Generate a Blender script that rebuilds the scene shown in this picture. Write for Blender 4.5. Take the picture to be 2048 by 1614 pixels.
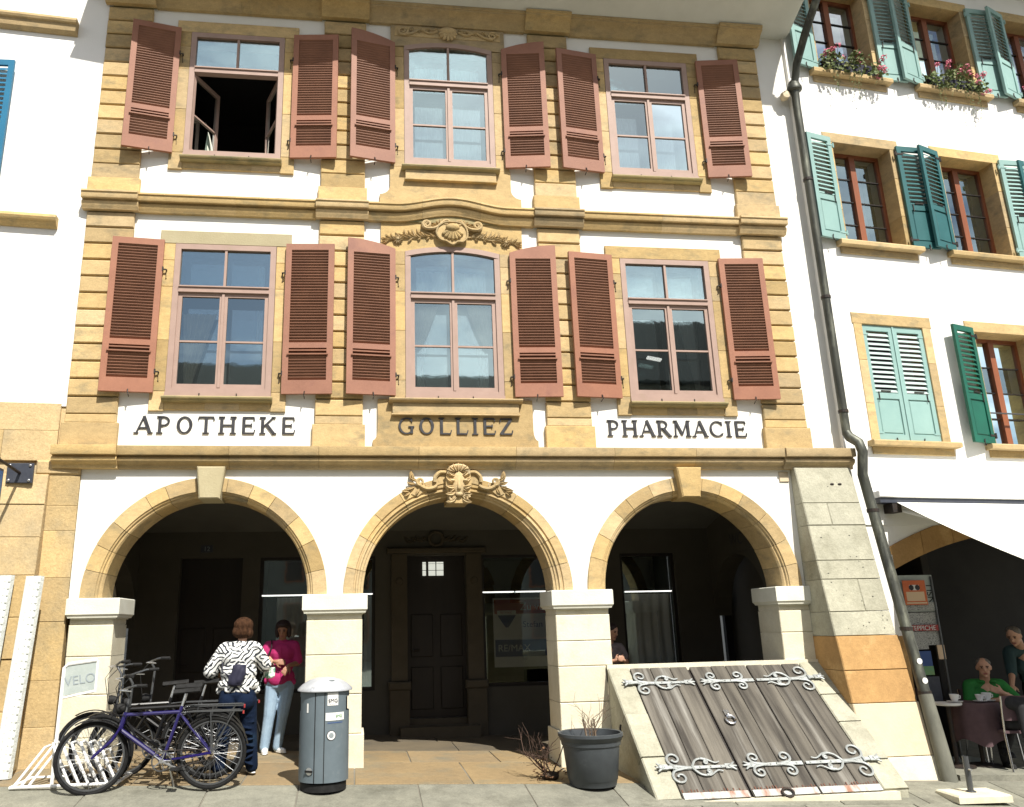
import bpy, bmesh, math, random
from math import sin, cos, pi, radians, tan, atan2, sqrt, hypot
from mathutils import Vector, Matrix

for _o in list(bpy.data.objects):
    bpy.data.objects.remove(_o, do_unlink=True)
scene = bpy.context.scene
C = scene.collection
random.seed(7)

# ---------------------------------------------------------------- camera
cam_d = bpy.data.cameras.new('camera')
cam = bpy.data.objects.new('camera', cam_d)
C.objects.link(cam)
scene.camera = cam
cam_d.sensor_width = 36.0
cam_d.lens = 28.54
cam_d.shift_x = 0.05476
cam_d.clip_start = 0.1
cam_d.clip_end = 600
CAMROT = Matrix([[0.992634, -0.010937, -0.120658], [-0.119231, -0.264896, -0.956877], [-0.021497, 0.964215, -0.264248]])
cam.matrix_world = Matrix.Translation((-1.2947, -10.2614, 1.55)) @ CAMROT.to_4x4()

# ---------------------------------------------------------------- sky and sun
SUN = Vector((0.34, -1.0, 1.33)).normalized()
world = bpy.data.worlds.new('World')
scene.world = world
world.use_nodes = True
wn = world.node_tree.nodes
wl = world.node_tree.links
wn.clear()
w_out = wn.new('ShaderNodeOutputWorld')
w_bg = wn.new('ShaderNodeBackground')
w_bg.inputs['Strength'].default_value = 0.062
sky = wn.new('ShaderNodeTexSky')
sky.sky_type = 'NISHITA'
sky.sun_disc = False
sky.sun_elevation = math.asin(SUN.z)
sky.sun_rotation = atan2(SUN.x, SUN.y)
sky.altitude = 450
sky.dust_density = 2.5
w_tc = wn.new('ShaderNodeTexCoord')
w_map = wn.new('ShaderNodeMapping')
w_map.inputs['Scale'].default_value = (1.0, 1.0, 2.2)
w_no = wn.new('ShaderNodeTexNoise')
w_no.inputs['Scale'].default_value = 2.6
w_no.inputs['Detail'].default_value = 7
w_no.inputs['Roughness'].default_value = 0.58
w_ramp = wn.new('ShaderNodeValToRGB')
w_ramp.color_ramp.elements[0].position = 0.43
w_ramp.color_ramp.elements[1].position = 0.62
w_mix = wn.new('ShaderNodeMix')
w_mix.data_type = 'RGBA'
w_mix.inputs[7].default_value = (14.5, 14.8, 15.2, 1)
wl.new(w_tc.outputs['Generated'], w_map.inputs['Vector'])
wl.new(w_map.outputs['Vector'], w_no.inputs['Vector'])
wl.new(w_no.outputs['Fac'], w_ramp.inputs['Fac'])
wl.new(w_ramp.outputs['Color'], w_mix.inputs[0])
wl.new(sky.outputs['Color'], w_mix.inputs[6])
wl.new(w_mix.outputs[2], w_bg.inputs['Color'])
wl.new(w_bg.outputs['Background'], w_out.inputs['Surface'])

sun_d = bpy.data.lights.new('sun', 'SUN')
sun_d.energy = 5.0
sun_d.angle = radians(0.55)
sun_d.color = (1.0, 0.955, 0.87)
sun = bpy.data.objects.new('sun', sun_d)
C.objects.link(sun)
sun.location = (12, -20, 27)
sun.rotation_euler = SUN.to_track_quat('Z', 'Y').to_euler()

scene.view_settings.view_transform = 'Standard'
scene.view_settings.look = 'None'
scene.view_settings.gamma = 1.0
scene.view_settings.use_curve_mapping = False
scene.view_settings.exposure = 0.70
scene.cycles.max_bounces = 8
scene.cycles.transparent_max_bounces = 16
scene.cycles.caustics_reflective = False
scene.cycles.caustics_refractive = False

# ---------------------------------------------------------------- materials
MATS = {}
def mat(name, c1, c2=None, scale=3.0, rough=0.8, bump=0.0, bscale=40.0, metal=0.0, rnd=0.0,
        stain=None, sscale=1.2, slo=0.52, shi=0.68, stretch=(1, 1, 1), spec=0.4, detail=6, lo=0.35, hi=0.65, bdist=0.01, trans=0.0, grain=0.0, gscale=55.0):
    m = bpy.data.materials.new(name)
    m.use_nodes = True
    nt = m.node_tree; N = nt.nodes; L = nt.links
    bs = N['Principled BSDF']
    bs.inputs['Roughness'].default_value = rough
    bs.inputs['Metallic'].default_value = metal
    bs.inputs['Specular IOR Level'].default_value = spec
    if trans: bs.inputs['Transmission Weight'].default_value = trans
    MATS[name] = m
    if c2 is None and not rnd and not bump and not stain:
        bs.inputs['Base Color'].default_value = (*c1, 1)
        return m
    tc = N.new('ShaderNodeTexCoord'); oi = N.new('ShaderNodeObjectInfo')
    mul = N.new('ShaderNodeVectorMath'); mul.operation = 'MULTIPLY_ADD'
    comb = N.new('ShaderNodeCombineXYZ')
    mm = N.new('ShaderNodeMath'); mm.operation = 'MULTIPLY'; mm.inputs[1].default_value = 53.0
    L.new(oi.outputs['Random'], mm.inputs[0])
    for k in range(3): L.new(mm.outputs[0], comb.inputs[k])
    L.new(tc.outputs['Object'], mul.inputs[0])
    mul.inputs[1].default_value = stretch
    L.new(comb.outputs[0], mul.inputs[2])
    vec = mul.outputs[0]
    def noise(sc, det=detail, ro=0.6):
        n = N.new('ShaderNodeTexNoise'); n.inputs['Scale'].default_value = sc
        n.inputs['Detail'].default_value = det; n.inputs['Roughness'].default_value = ro
        L.new(vec, n.inputs['Vector']); return n
    def maprange(sock, a, b):
        r = N.new('ShaderNodeMapRange'); r.inputs[1].default_value = a; r.inputs[2].default_value = b
        L.new(sock, r.inputs[0]); return r.outputs[0]
    def mix(fac, a, b):
        x = N.new('ShaderNodeMix'); x.data_type = 'RGBA'
        L.new(fac, x.inputs[0])
        for s, i in ((a, 6), (b, 7)):
            if isinstance(s, tuple): x.inputs[i].default_value = (*s, 1)
            else: L.new(s, x.inputs[i])
        return x.outputs[2]
    col = mix(maprange(noise(scale).outputs['Fac'], lo, hi), tuple(c1), tuple(c2 or c1))
    if stain:
        col = mix(maprange(noise(sscale, 8, 0.65).outputs['Fac'], slo, shi), col, tuple(stain))
    for g_, s_ in ((grain, gscale), (grain*0.8, gscale*0.22)):
        if g_:
            mr = N.new('ShaderNodeMapRange'); mr.inputs[1].default_value = 0.32; mr.inputs[2].default_value = 0.68; mr.inputs[3].default_value = 1-g_; mr.inputs[4].default_value = 1+g_*0.7
            L.new(noise(s_, 5, 0.7).outputs['Fac'], mr.inputs[0])
            vs = N.new('ShaderNodeVectorMath'); vs.operation = 'SCALE'; L.new(col, vs.inputs[0]); L.new(mr.outputs[0], vs.inputs['Scale']); col = vs.outputs[0]
    if rnd:
        hs = N.new('ShaderNodeHueSaturation')
        r = N.new('ShaderNodeMapRange'); r.inputs[3].default_value = 1 - rnd; r.inputs[4].default_value = 1 + rnd
        L.new(oi.outputs['Random'], r.inputs[0]); L.new(r.outputs[0], hs.inputs['Value'])
        r2 = N.new('ShaderNodeMath'); r2.operation = 'MULTIPLY_ADD'; r2.inputs[1].default_value = -rnd * 0.9; r2.inputs[2].default_value = 1 + rnd * 0.4
        fr = N.new('ShaderNodeMath'); fr.operation = 'FRACT'; m7 = N.new('ShaderNodeMath'); m7.operation = 'MULTIPLY'; m7.inputs[1].default_value = 7.31
        L.new(oi.outputs['Random'], m7.inputs[0]); L.new(m7.outputs[0], fr.inputs[0]); L.new(fr.outputs[0], r2.inputs[0])
        L.new(r2.outputs[0], hs.inputs['Saturation'])
        L.new(col, hs.inputs['Color']); col = hs.outputs['Color']
    L.new(col, bs.inputs['Base Color'])
    if bump:
        bp = N.new('ShaderNodeBump'); bp.inputs['Strength'].default_value = bump; bp.inputs['Distance'].default_value = bdist
        L.new(noise(bscale, 6, 0.65).outputs['Fac'], bp.inputs['Height']); L.new(bp.outputs[0], bs.inputs['Normal'])
    return m

mat('plaster', (0.80, 0.79, 0.74), (0.75, 0.735, 0.68), 0.9, 0.9, 0.25, 60, stain=(0.68, 0.655, 0.58), sscale=0.7, slo=0.56, shi=0.85)
mat('plaster_right', (0.80, 0.79, 0.76), (0.76, 0.75, 0.71), 1.1, 0.9, 0.3, 50)
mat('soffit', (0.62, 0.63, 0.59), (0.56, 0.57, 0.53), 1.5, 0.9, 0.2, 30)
mat('sandstone', (0.525, 0.383, 0.19), (0.45, 0.325, 0.158), 3.5, 0.9, 0.45, 45, rnd=0.20, stain=(0.29, 0.235, 0.135), sscale=3.2, slo=0.52, shi=0.72, grain=0.14, stretch=(1, 1, 1.9))
mat('sandstone_worn', (0.52, 0.378, 0.185), (0.45, 0.33, 0.165), 2.2, 0.95, 0.45, 22, rnd=0.15, stain=(0.34, 0.275, 0.165), sscale=1.6, slo=0.48, shi=0.70, bdist=0.02, grain=0.16, gscale=40)
mat('sandstone_mossy', (0.36, 0.29, 0.15), (0.27, 0.235, 0.12), 3.0, 0.95, 0.5, 40, rnd=0.1, stain=(0.17, 0.16, 0.085), sscale=2.5, slo=0.5, shi=0.7)
mat('sandstone_grey', (0.40, 0.35, 0.22), (0.355, 0.305, 0.185), 3.5, 0.9, 0.45, 45, rnd=0.08, stain=(0.36, 0.31, 0.19), sscale=2.3)
mat('inner_dark', (0.055, 0.062, 0.06), None, rough=0.6)
mat('far_roof', (0.022, 0.018, 0.016), (0.016, 0.014, 0.013), 6, 0.9)
mat('limestone', (0.66, 0.62, 0.49), (0.60, 0.555, 0.42), 2.5, 0.85, 0.35, 40, rnd=0.07, stain=(0.50, 0.44, 0.30), sscale=2.2, slo=0.56, shi=0.8, grain=0.07)
mat('capstone', (0.66, 0.655, 0.57), (0.60, 0.59, 0.50), 4, 0.85, 0.35, 50, rnd=0.05)
mat('greystone', (0.40, 0.385, 0.30), (0.345, 0.335, 0.26), 2.0, 0.95, 0.6, 22, rnd=0.08, stain=(0.26, 0.25, 0.185), sscale=2.4, slo=0.5, shi=0.75, bdist=0.015, grain=0.13, gscale=45)
mat('ochre_plaster', (0.43, 0.255, 0.10), (0.35, 0.205, 0.08), 2.0, 0.95, 0.4, 30, stain=(0.55, 0.36, 0.16), sscale=1.6, slo=0.56, shi=0.7, grain=0.14)
mat('cream_plaster', (0.62, 0.52, 0.36), (0.53, 0.44, 0.31), 2.0, 0.95, 0.4, 30, stain=(0.42, 0.36, 0.26), sscale=1.8, slo=0.6, shi=0.8)
mat('shutter_brown', (0.31, 0.138, 0.084), (0.265, 0.115, 0.070), 2.5, 0.6, 0.15, 60, rnd=0.09, grain=0.05, gscale=30, stain=(0.22, 0.092, 0.066), sscale=3, slo=0.58, shi=0.8)
mat('slat_brown', (0.255, 0.112, 0.063), (0.205, 0.088, 0.05), 4, 0.6, 0.1, 60)
mat('frame_rose', (0.36, 0.25, 0.205), (0.32, 0.22, 0.18), 5, 0.55, 0.15, 70, stain=(0.31, 0.225, 0.165), sscale=5, slo=0.6, shi=0.75)
mat('frame_inner', (0.40, 0.42, 0.40), None, rough=0.6)
mat('frame_oak', (0.25, 0.085, 0.036), (0.19, 0.06, 0.026), 8, 0.5, 0.2, 60, stretch=(1, 1, 0.1))
mat('shutter_pale', (0.245, 0.385, 0.36), (0.215, 0.35, 0.33), 3, 0.6, 0.1, 50, rnd=0.06, stain=(0.235, 0.37, 0.36), sscale=3, slo=0.6, shi=0.8)
mat('shutter_teal_shade', (0.025, 0.115, 0.12), (0.018, 0.095, 0.10), 3, 0.5, 0.1, 50, rnd=0.08, stain=(0.06, 0.18, 0.18), sscale=3, slo=0.6, shi=0.8)  # darker teal puts the shade on these leaves into their colour
mat('slat_sunlit', (0.44, 0.53, 0.51), (0.38, 0.47, 0.45), 4, 0.6)  # slats paler than their frame, sunlight put into the colour
mat('shutter_deep_shade', (0.008, 0.105, 0.066), (0.006, 0.085, 0.055), 3, 0.45, 0.1, 50)  # deep green carries the shade of leaves turned from the sun
mat('shutter_blue', (0.015, 0.15, 0.27), (0.013, 0.13, 0.24), 3, 0.5, 0.1, 50)
mat('iron', (0.025, 0.024, 0.024), (0.045, 0.03, 0.022), 20, 0.6, 0.2, 60, metal=0.4)
mat('letter_black', (0.018, 0.018, 0.022), (0.04, 0.04, 0.045), 12, 0.6)
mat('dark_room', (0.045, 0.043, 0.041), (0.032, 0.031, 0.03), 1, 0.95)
mat('dark_wood', (0.018, 0.013, 0.010), (0.011, 0.008, 0.006), 6, 0.5, 0.2, 50, stretch=(1, 1, 0.15))
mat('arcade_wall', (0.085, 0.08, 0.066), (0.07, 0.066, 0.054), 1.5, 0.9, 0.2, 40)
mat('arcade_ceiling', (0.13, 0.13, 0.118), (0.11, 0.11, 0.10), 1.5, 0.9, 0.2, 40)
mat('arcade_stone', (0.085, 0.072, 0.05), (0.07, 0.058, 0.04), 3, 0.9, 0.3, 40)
mat('paving_grey', (0.225, 0.22, 0.175), (0.17, 0.168, 0.135), 2.2, 0.9, 0.5, 28, rnd=0.09, stain=(0.125, 0.122, 0.095), sscale=2.6, slo=0.5, shi=0.72, bdist=0.012, grain=0.18)
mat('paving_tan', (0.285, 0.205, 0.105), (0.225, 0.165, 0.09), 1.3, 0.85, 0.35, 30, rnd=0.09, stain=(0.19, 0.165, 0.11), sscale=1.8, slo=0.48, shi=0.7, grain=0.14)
mat('paving_shade', (0.13, 0.105, 0.07), (0.10, 0.082, 0.055), 1.3, 0.8, 0.35, 30, rnd=0.12, stain=(0.08, 0.07, 0.055), sscale=1.8, slo=0.5, shi=0.72)  # darker copy of the tan slabs, arcade shade put into the colour
mat('pipe_shoe', (0.15, 0.15, 0.12), (0.085, 0.085, 0.068), 5, 0.8, 0.3, 40, stretch=(1, 1, 0.3))
mat('spoke', (0.16, 0.165, 0.17), None, rough=0.4, metal=0.6)
mat('ground_base', (0.19, 0.175, 0.14), (0.15, 0.14, 0.115), 5, 0.95, 0.5, 40)
mat('plank', (0.135, 0.122, 0.10), (0.038, 0.033, 0.027), 9, 0.85, 0.8, 26, rnd=0.14, stretch=(1, 0.06, 1), stain=(0.24, 0.23, 0.205), sscale=6, slo=0.54, shi=0.74, bdist=0.015)
mat('zinc', (0.36, 0.38, 0.375), (0.30, 0.32, 0.315), 9, 0.55, 0.25, 60, metal=0.35, stain=(0.22, 0.225, 0.215), sscale=8)
mat('zinc_rusty', (0.42, 0.44, 0.42), (0.37, 0.38, 0.36), 9, 0.6, 0.2, 60, metal=0.2, stain=(0.26, 0.13, 0.085), sscale=7, slo=0.48, shi=0.64, stretch=(1, 0.3, 1))
mat('rust', (0.15, 0.068, 0.045), (0.09, 0.045, 0.032), 14, 0.9, 0.4, 60)
mat('downpipe', (0.085, 0.088, 0.072), (0.04, 0.042, 0.036), 5, 0.5, 0.2, 40, metal=0.5, stretch=(1, 1, 0.25), stain=(0.16, 0.165, 0.13), sscale=6)
mat('bin_grey', (0.115, 0.145, 0.165), (0.10, 0.128, 0.145), 6, 0.5, 0.12, 160, stain=(0.16, 0.185, 0.20), sscale=5, slo=0.6, shi=0.8)
mat('bin_lid', (0.55, 0.57, 0.60), (0.46, 0.48, 0.51), 12, 0.4, 0.15, 30, metal=0.35, stain=(0.3, 0.3, 0.3), sscale=9, slo=0.6, shi=0.7)
mat('pot_plastic', (0.052, 0.060, 0.066), (0.042, 0.048, 0.054), 8, 0.5, 0.1, 60, stain=(0.12, 0.13, 0.135), sscale=3, slo=0.6, shi=0.85)
mat('soil', (0.06, 0.045, 0.03), (0.03, 0.022, 0.015), 30, 1.0, 0.6, 60)
mat('twig', (0.20, 0.15, 0.105), (0.13, 0.09, 0.06), 12, 0.9)
mat('twig_dark', (0.085, 0.05, 0.035), (0.05, 0.03, 0.022), 12, 0.9)
mat('dry_leaf', (0.16, 0.085, 0.04), (0.09, 0.045, 0.025), 9, 0.9)
mat('tyre', (0.010, 0.010, 0.010), (0.018, 0.018, 0.018), 20, 0.9, 0.2, 90, spec=0.12)
mat('alloy', (0.55, 0.56, 0.57), None, rough=0.3, metal=0.9)
mat('rim_grey', (0.11, 0.115, 0.12), None, rough=0.4, metal=0.7)
mat('bike_purple', (0.010, 0.006, 0.075), None, rough=0.25, spec=0.6)
mat('bike_black', (0.006, 0.006, 0.007), None, rough=0.35, spec=0.4)
mat('rubber_black', (0.010, 0.010, 0.010), (0.018, 0.018, 0.018), 20, 0.7, spec=0.2)
mat('white_metal', (0.78, 0.78, 0.76), (0.70, 0.70, 0.68), 8, 0.45)
mat('sign_white', (0.40, 0.44, 0.42), (0.34, 0.385, 0.365), 10, 0.5)
mat('white_print', (0.70, 0.70, 0.68), None, rough=0.5)
mat('grey_print', (0.22, 0.25, 0.26), None, rough=0.6)
mat('sign_letter', (0.27, 0.31, 0.33), None, rough=0.6)
mat('red_print', (0.30, 0.03, 0.03), None, rough=0.5)
mat('blue_print', (0.03, 0.075, 0.24), None, rough=0.5)
mat('orange_print', (0.62, 0.16, 0.06), (0.55, 0.13, 0.05), 8, 0.5)
mat('cream_print', (0.68, 0.50, 0.33), None, rough=0.5)
mat('green_print', (0.10, 0.30, 0.18), (0.20, 0.33, 0.12), 14, 0.5)
mat('yellow_print', (0.55, 0.42, 0.10), None, rough=0.5)
mat('newsprint', (0.44, 0.45, 0.43), (0.13, 0.13, 0.13), 55, 0.7, lo=0.46, hi=0.62, stretch=(1, 1, 2.4))
mat('sign_blue', (0.016, 0.085, 0.24), (0.02, 0.11, 0.29), 10, 0.35)
mat('sign_dark', (0.035, 0.040, 0.055), (0.05, 0.055, 0.07), 12, 0.45)
mat('awning_cloth', (0.80, 0.79, 0.70), (0.76, 0.75, 0.665), 2, 0.9, 0.15, 90)
mat('panel_white', (0.58, 0.60, 0.57), (0.50, 0.525, 0.50), 5, 0.6, 0.6, 22, bdist=0.02)
mat('curtain', (0.80, 0.81, 0.79), (0.72, 0.735, 0.72), 5, 0.9, 0.2, 30)
mat('curtain_cream', (0.74, 0.75, 0.66), (0.62, 0.64, 0.55), 5, 0.9)
mat('white_ceramic', (0.75, 0.75, 0.74), None, rough=0.25)
mat('tablecloth', (0.10, 0.06, 0.066), (0.08, 0.048, 0.054), 12, 0.85)
mat('geranium_leaf', (0.15, 0.19, 0.065), (0.08, 0.115, 0.04), 9, 0.7, rnd=0.1, stain=(0.26, 0.25, 0.11), sscale=6, slo=0.5, shi=0.7)
mat('geranium_flower', (0.68, 0.20, 0.28), (0.58, 0.12, 0.20), 9, 0.7, stain=(0.68, 0.30, 0.35), sscale=9, slo=0.5, shi=0.7)
mat('tree_leaf', (0.06, 0.10, 0.03), (0.035, 0.06, 0.02), 3, 0.8)
mat('bark', (0.10, 0.075, 0.05), (0.06, 0.045, 0.03), 6, 0.9)
mat('roof_tile', (0.20, 0.085, 0.05), (0.14, 0.06, 0.04), 6, 0.9, 0.4, 20)
mat('far_wall', (0.16, 0.15, 0.125), (0.13, 0.12, 0.10), 1, 0.9)
mat('skin', (0.52, 0.30, 0.205), (0.47, 0.26, 0.175), 6, 0.55)
mat('skin_tan', (0.33, 0.165, 0.10), (0.28, 0.14, 0.085), 6, 0.55)
mat('hair_brown', (0.075, 0.036, 0.018), (0.028, 0.013, 0.007), 30, 0.85, 1.0, 60, stretch=(1, 1, 0.3), bdist=0.02, spec=0.1)
mat('hair_dark', (0.028, 0.014, 0.012), (0.018, 0.010, 0.009), 22, 0.6, 0.5, 50)
mat('hair_grey', (0.14, 0.12, 0.10), (0.09, 0.08, 0.07), 22, 0.6, 0.5, 50)
mat('denim_dark', (0.007, 0.014, 0.034), (0.005, 0.010, 0.025), 10, 0.95, 0.4, 30, spec=0.1, stain=(0.014, 0.032, 0.06), sscale=5, slo=0.55, shi=0.75)
mat('denim_light', (0.31, 0.42, 0.53), (0.24, 0.34, 0.45), 7, 0.85, 0.4, 30)
mat('magenta_cloth', (0.44, 0.025, 0.145), (0.37, 0.018, 0.115), 6, 0.8, 0.3, 20)
mat('green_cloth', (0.022, 0.20, 0.035), (0.015, 0.14, 0.026), 8, 0.8, 0.3, 20)
mat('teal_cloth', (0.03, 0.065, 0.07), (0.024, 0.052, 0.056), 6, 0.85, 0.3, 20)
mat('navy_cloth', (0.018, 0.018, 0.04), (0.013, 0.013, 0.03), 8, 0.75)
mat('black_cloth', (0.012, 0.012, 0.014), (0.02, 0.02, 0.022), 8, 0.85)
mat('pink_cloth', (0.20, 0.17, 0.17), (0.15, 0.13, 0.13), 8, 0.85)
mat('shoe_white', (0.74, 0.74, 0.72), (0.66, 0.66, 0.64), 12, 0.6)
mat('eye_dark', (0.02, 0.012, 0.01), None, rough=0.3)
mat('lip', (0.30, 0.10, 0.085), None, rough=0.5)
mat('chrome', (0.62, 0.62, 0.62), None, rough=0.22, metal=1.0)
mat('bag_print', (0.12, 0.30, 0.20), (0.72, 0.72, 0.66), 22, 0.7, lo=0.45, hi=0.55)

def special_mats():
    # window glass: clear pane with a sky-reflecting surface
    m = bpy.data.materials.new('glass'); m.use_nodes = True; MATS['glass'] = m
    N = m.node_tree.nodes; L = m.node_tree.links; N.clear()
    o = N.new('ShaderNodeOutputMaterial'); mx = N.new('ShaderNodeMixShader')
    tr = N.new('ShaderNodeBsdfTransparent'); tr.inputs[0].default_value = (0.95, 0.975, 0.97, 1)
    gl = N.new('ShaderNodeBsdfGlossy'); gl.inputs['Roughness'].default_value = 0.02; gl.inputs['Color'].default_value = (0.74, 0.92, 0.93, 1)
    fr = N.new('ShaderNodeFresnel'); fr.inputs[0].default_value = 1.52
    ma = N.new('ShaderNodeMath'); ma.operation = 'MULTIPLY_ADD'; ma.inputs[1].default_value = 1.6; ma.inputs[2].default_value = 0.29
    no = N.new('ShaderNodeTexNoise'); no.inputs['Scale'].default_value = 5.0; no.inputs['Detail'].default_value = 2
    tc = N.new('ShaderNodeTexCoord'); bp = N.new('ShaderNodeBump'); bp.inputs['Strength'].default_value = 0.012; bp.inputs['Distance'].default_value = 0.02
    L.new(tc.outputs['Object'], no.inputs['Vector']); L.new(no.outputs['Fac'], bp.inputs['Height']); L.new(bp.outputs[0], gl.inputs['Normal'])
    L.new(fr.outputs[0], ma.inputs[0]); L.new(ma.outputs[0], mx.inputs[0]); L.new(tr.outputs[0], mx.inputs[1]); L.new(gl.outputs[0], mx.inputs[2])
    L.new(mx.outputs[0], o.inputs[0])
    # glowing surfaces: room lamp, added shop window lines, lit door panes
    for nm, col, st in (('white_glow', (1, 0.98, 0.92), 1.0), ('lit_pane', (0.92, 0.95, 0.85), 0.42)):
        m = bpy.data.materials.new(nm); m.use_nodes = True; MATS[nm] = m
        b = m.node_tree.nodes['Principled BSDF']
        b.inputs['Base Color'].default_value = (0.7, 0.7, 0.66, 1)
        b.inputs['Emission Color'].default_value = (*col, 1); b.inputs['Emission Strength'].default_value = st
    # black and white brush-stroke blouse
    m = bpy.data.materials.new('zebra_cloth'); m.use_nodes = True; MATS['zebra_cloth'] = m
    N = m.node_tree.nodes; L = m.node_tree.links; b = N['Principled BSDF']; b.inputs['Roughness'].default_value = 0.85
    tc = N.new('ShaderNodeTexCoord'); vo = N.new('ShaderNodeTexVoronoi'); vo.inputs['Scale'].default_value = 13
    L.new(tc.outputs['Object'], vo.inputs['Vector']); sp = N.new('ShaderNodeSeparateXYZ'); L.new(vo.outputs['Color'], sp.inputs[0])
    outs = []
    for ang in (0.75, -0.75, 1.5):
        mp = N.new('ShaderNodeMapping'); mp.inputs['Rotation'].default_value = (0, ang, 0); L.new(tc.outputs['Object'], mp.inputs['Vector'])
        wv = N.new('ShaderNodeTexWave'); wv.inputs['Scale'].default_value = 7.5; wv.inputs['Distortion'].default_value = 3.5; wv.inputs['Detail'].default_value = 1; wv.inputs['Detail Scale'].default_value = 2.0
        L.new(mp.outputs[0], wv.inputs['Vector']); outs.append(wv.outputs['Fac'])
    def pick(sock, th, a, b):
        g = N.new('ShaderNodeMath'); g.operation = 'GREATER_THAN'; g.inputs[1].default_value = th; L.new(sock, g.inputs[0])
        m_ = N.new('ShaderNodeMix'); L.new(g.outputs[0], m_.inputs[0]); L.new(a, m_.inputs[2]); L.new(b, m_.inputs[3]); return m_.outputs[0]
    fac = pick(sp.outputs[1], 0.75, pick(sp.outputs[0], 0.5, outs[0], outs[1]), outs[2])
    rp = N.new('ShaderNodeValToRGB'); rp.color_ramp.elements[0].position = 0.33; rp.color_ramp.elements[1].position = 0.41
    rp.color_ramp.elements[0].color = (0.018, 0.022, 0.03, 1); rp.color_ramp.elements[1].color = (0.74, 0.745, 0.72, 1)
    L.new(fac, rp.inputs[0]); L.new(rp.outputs[0], b.inputs['Base Color'])
special_mats()

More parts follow.
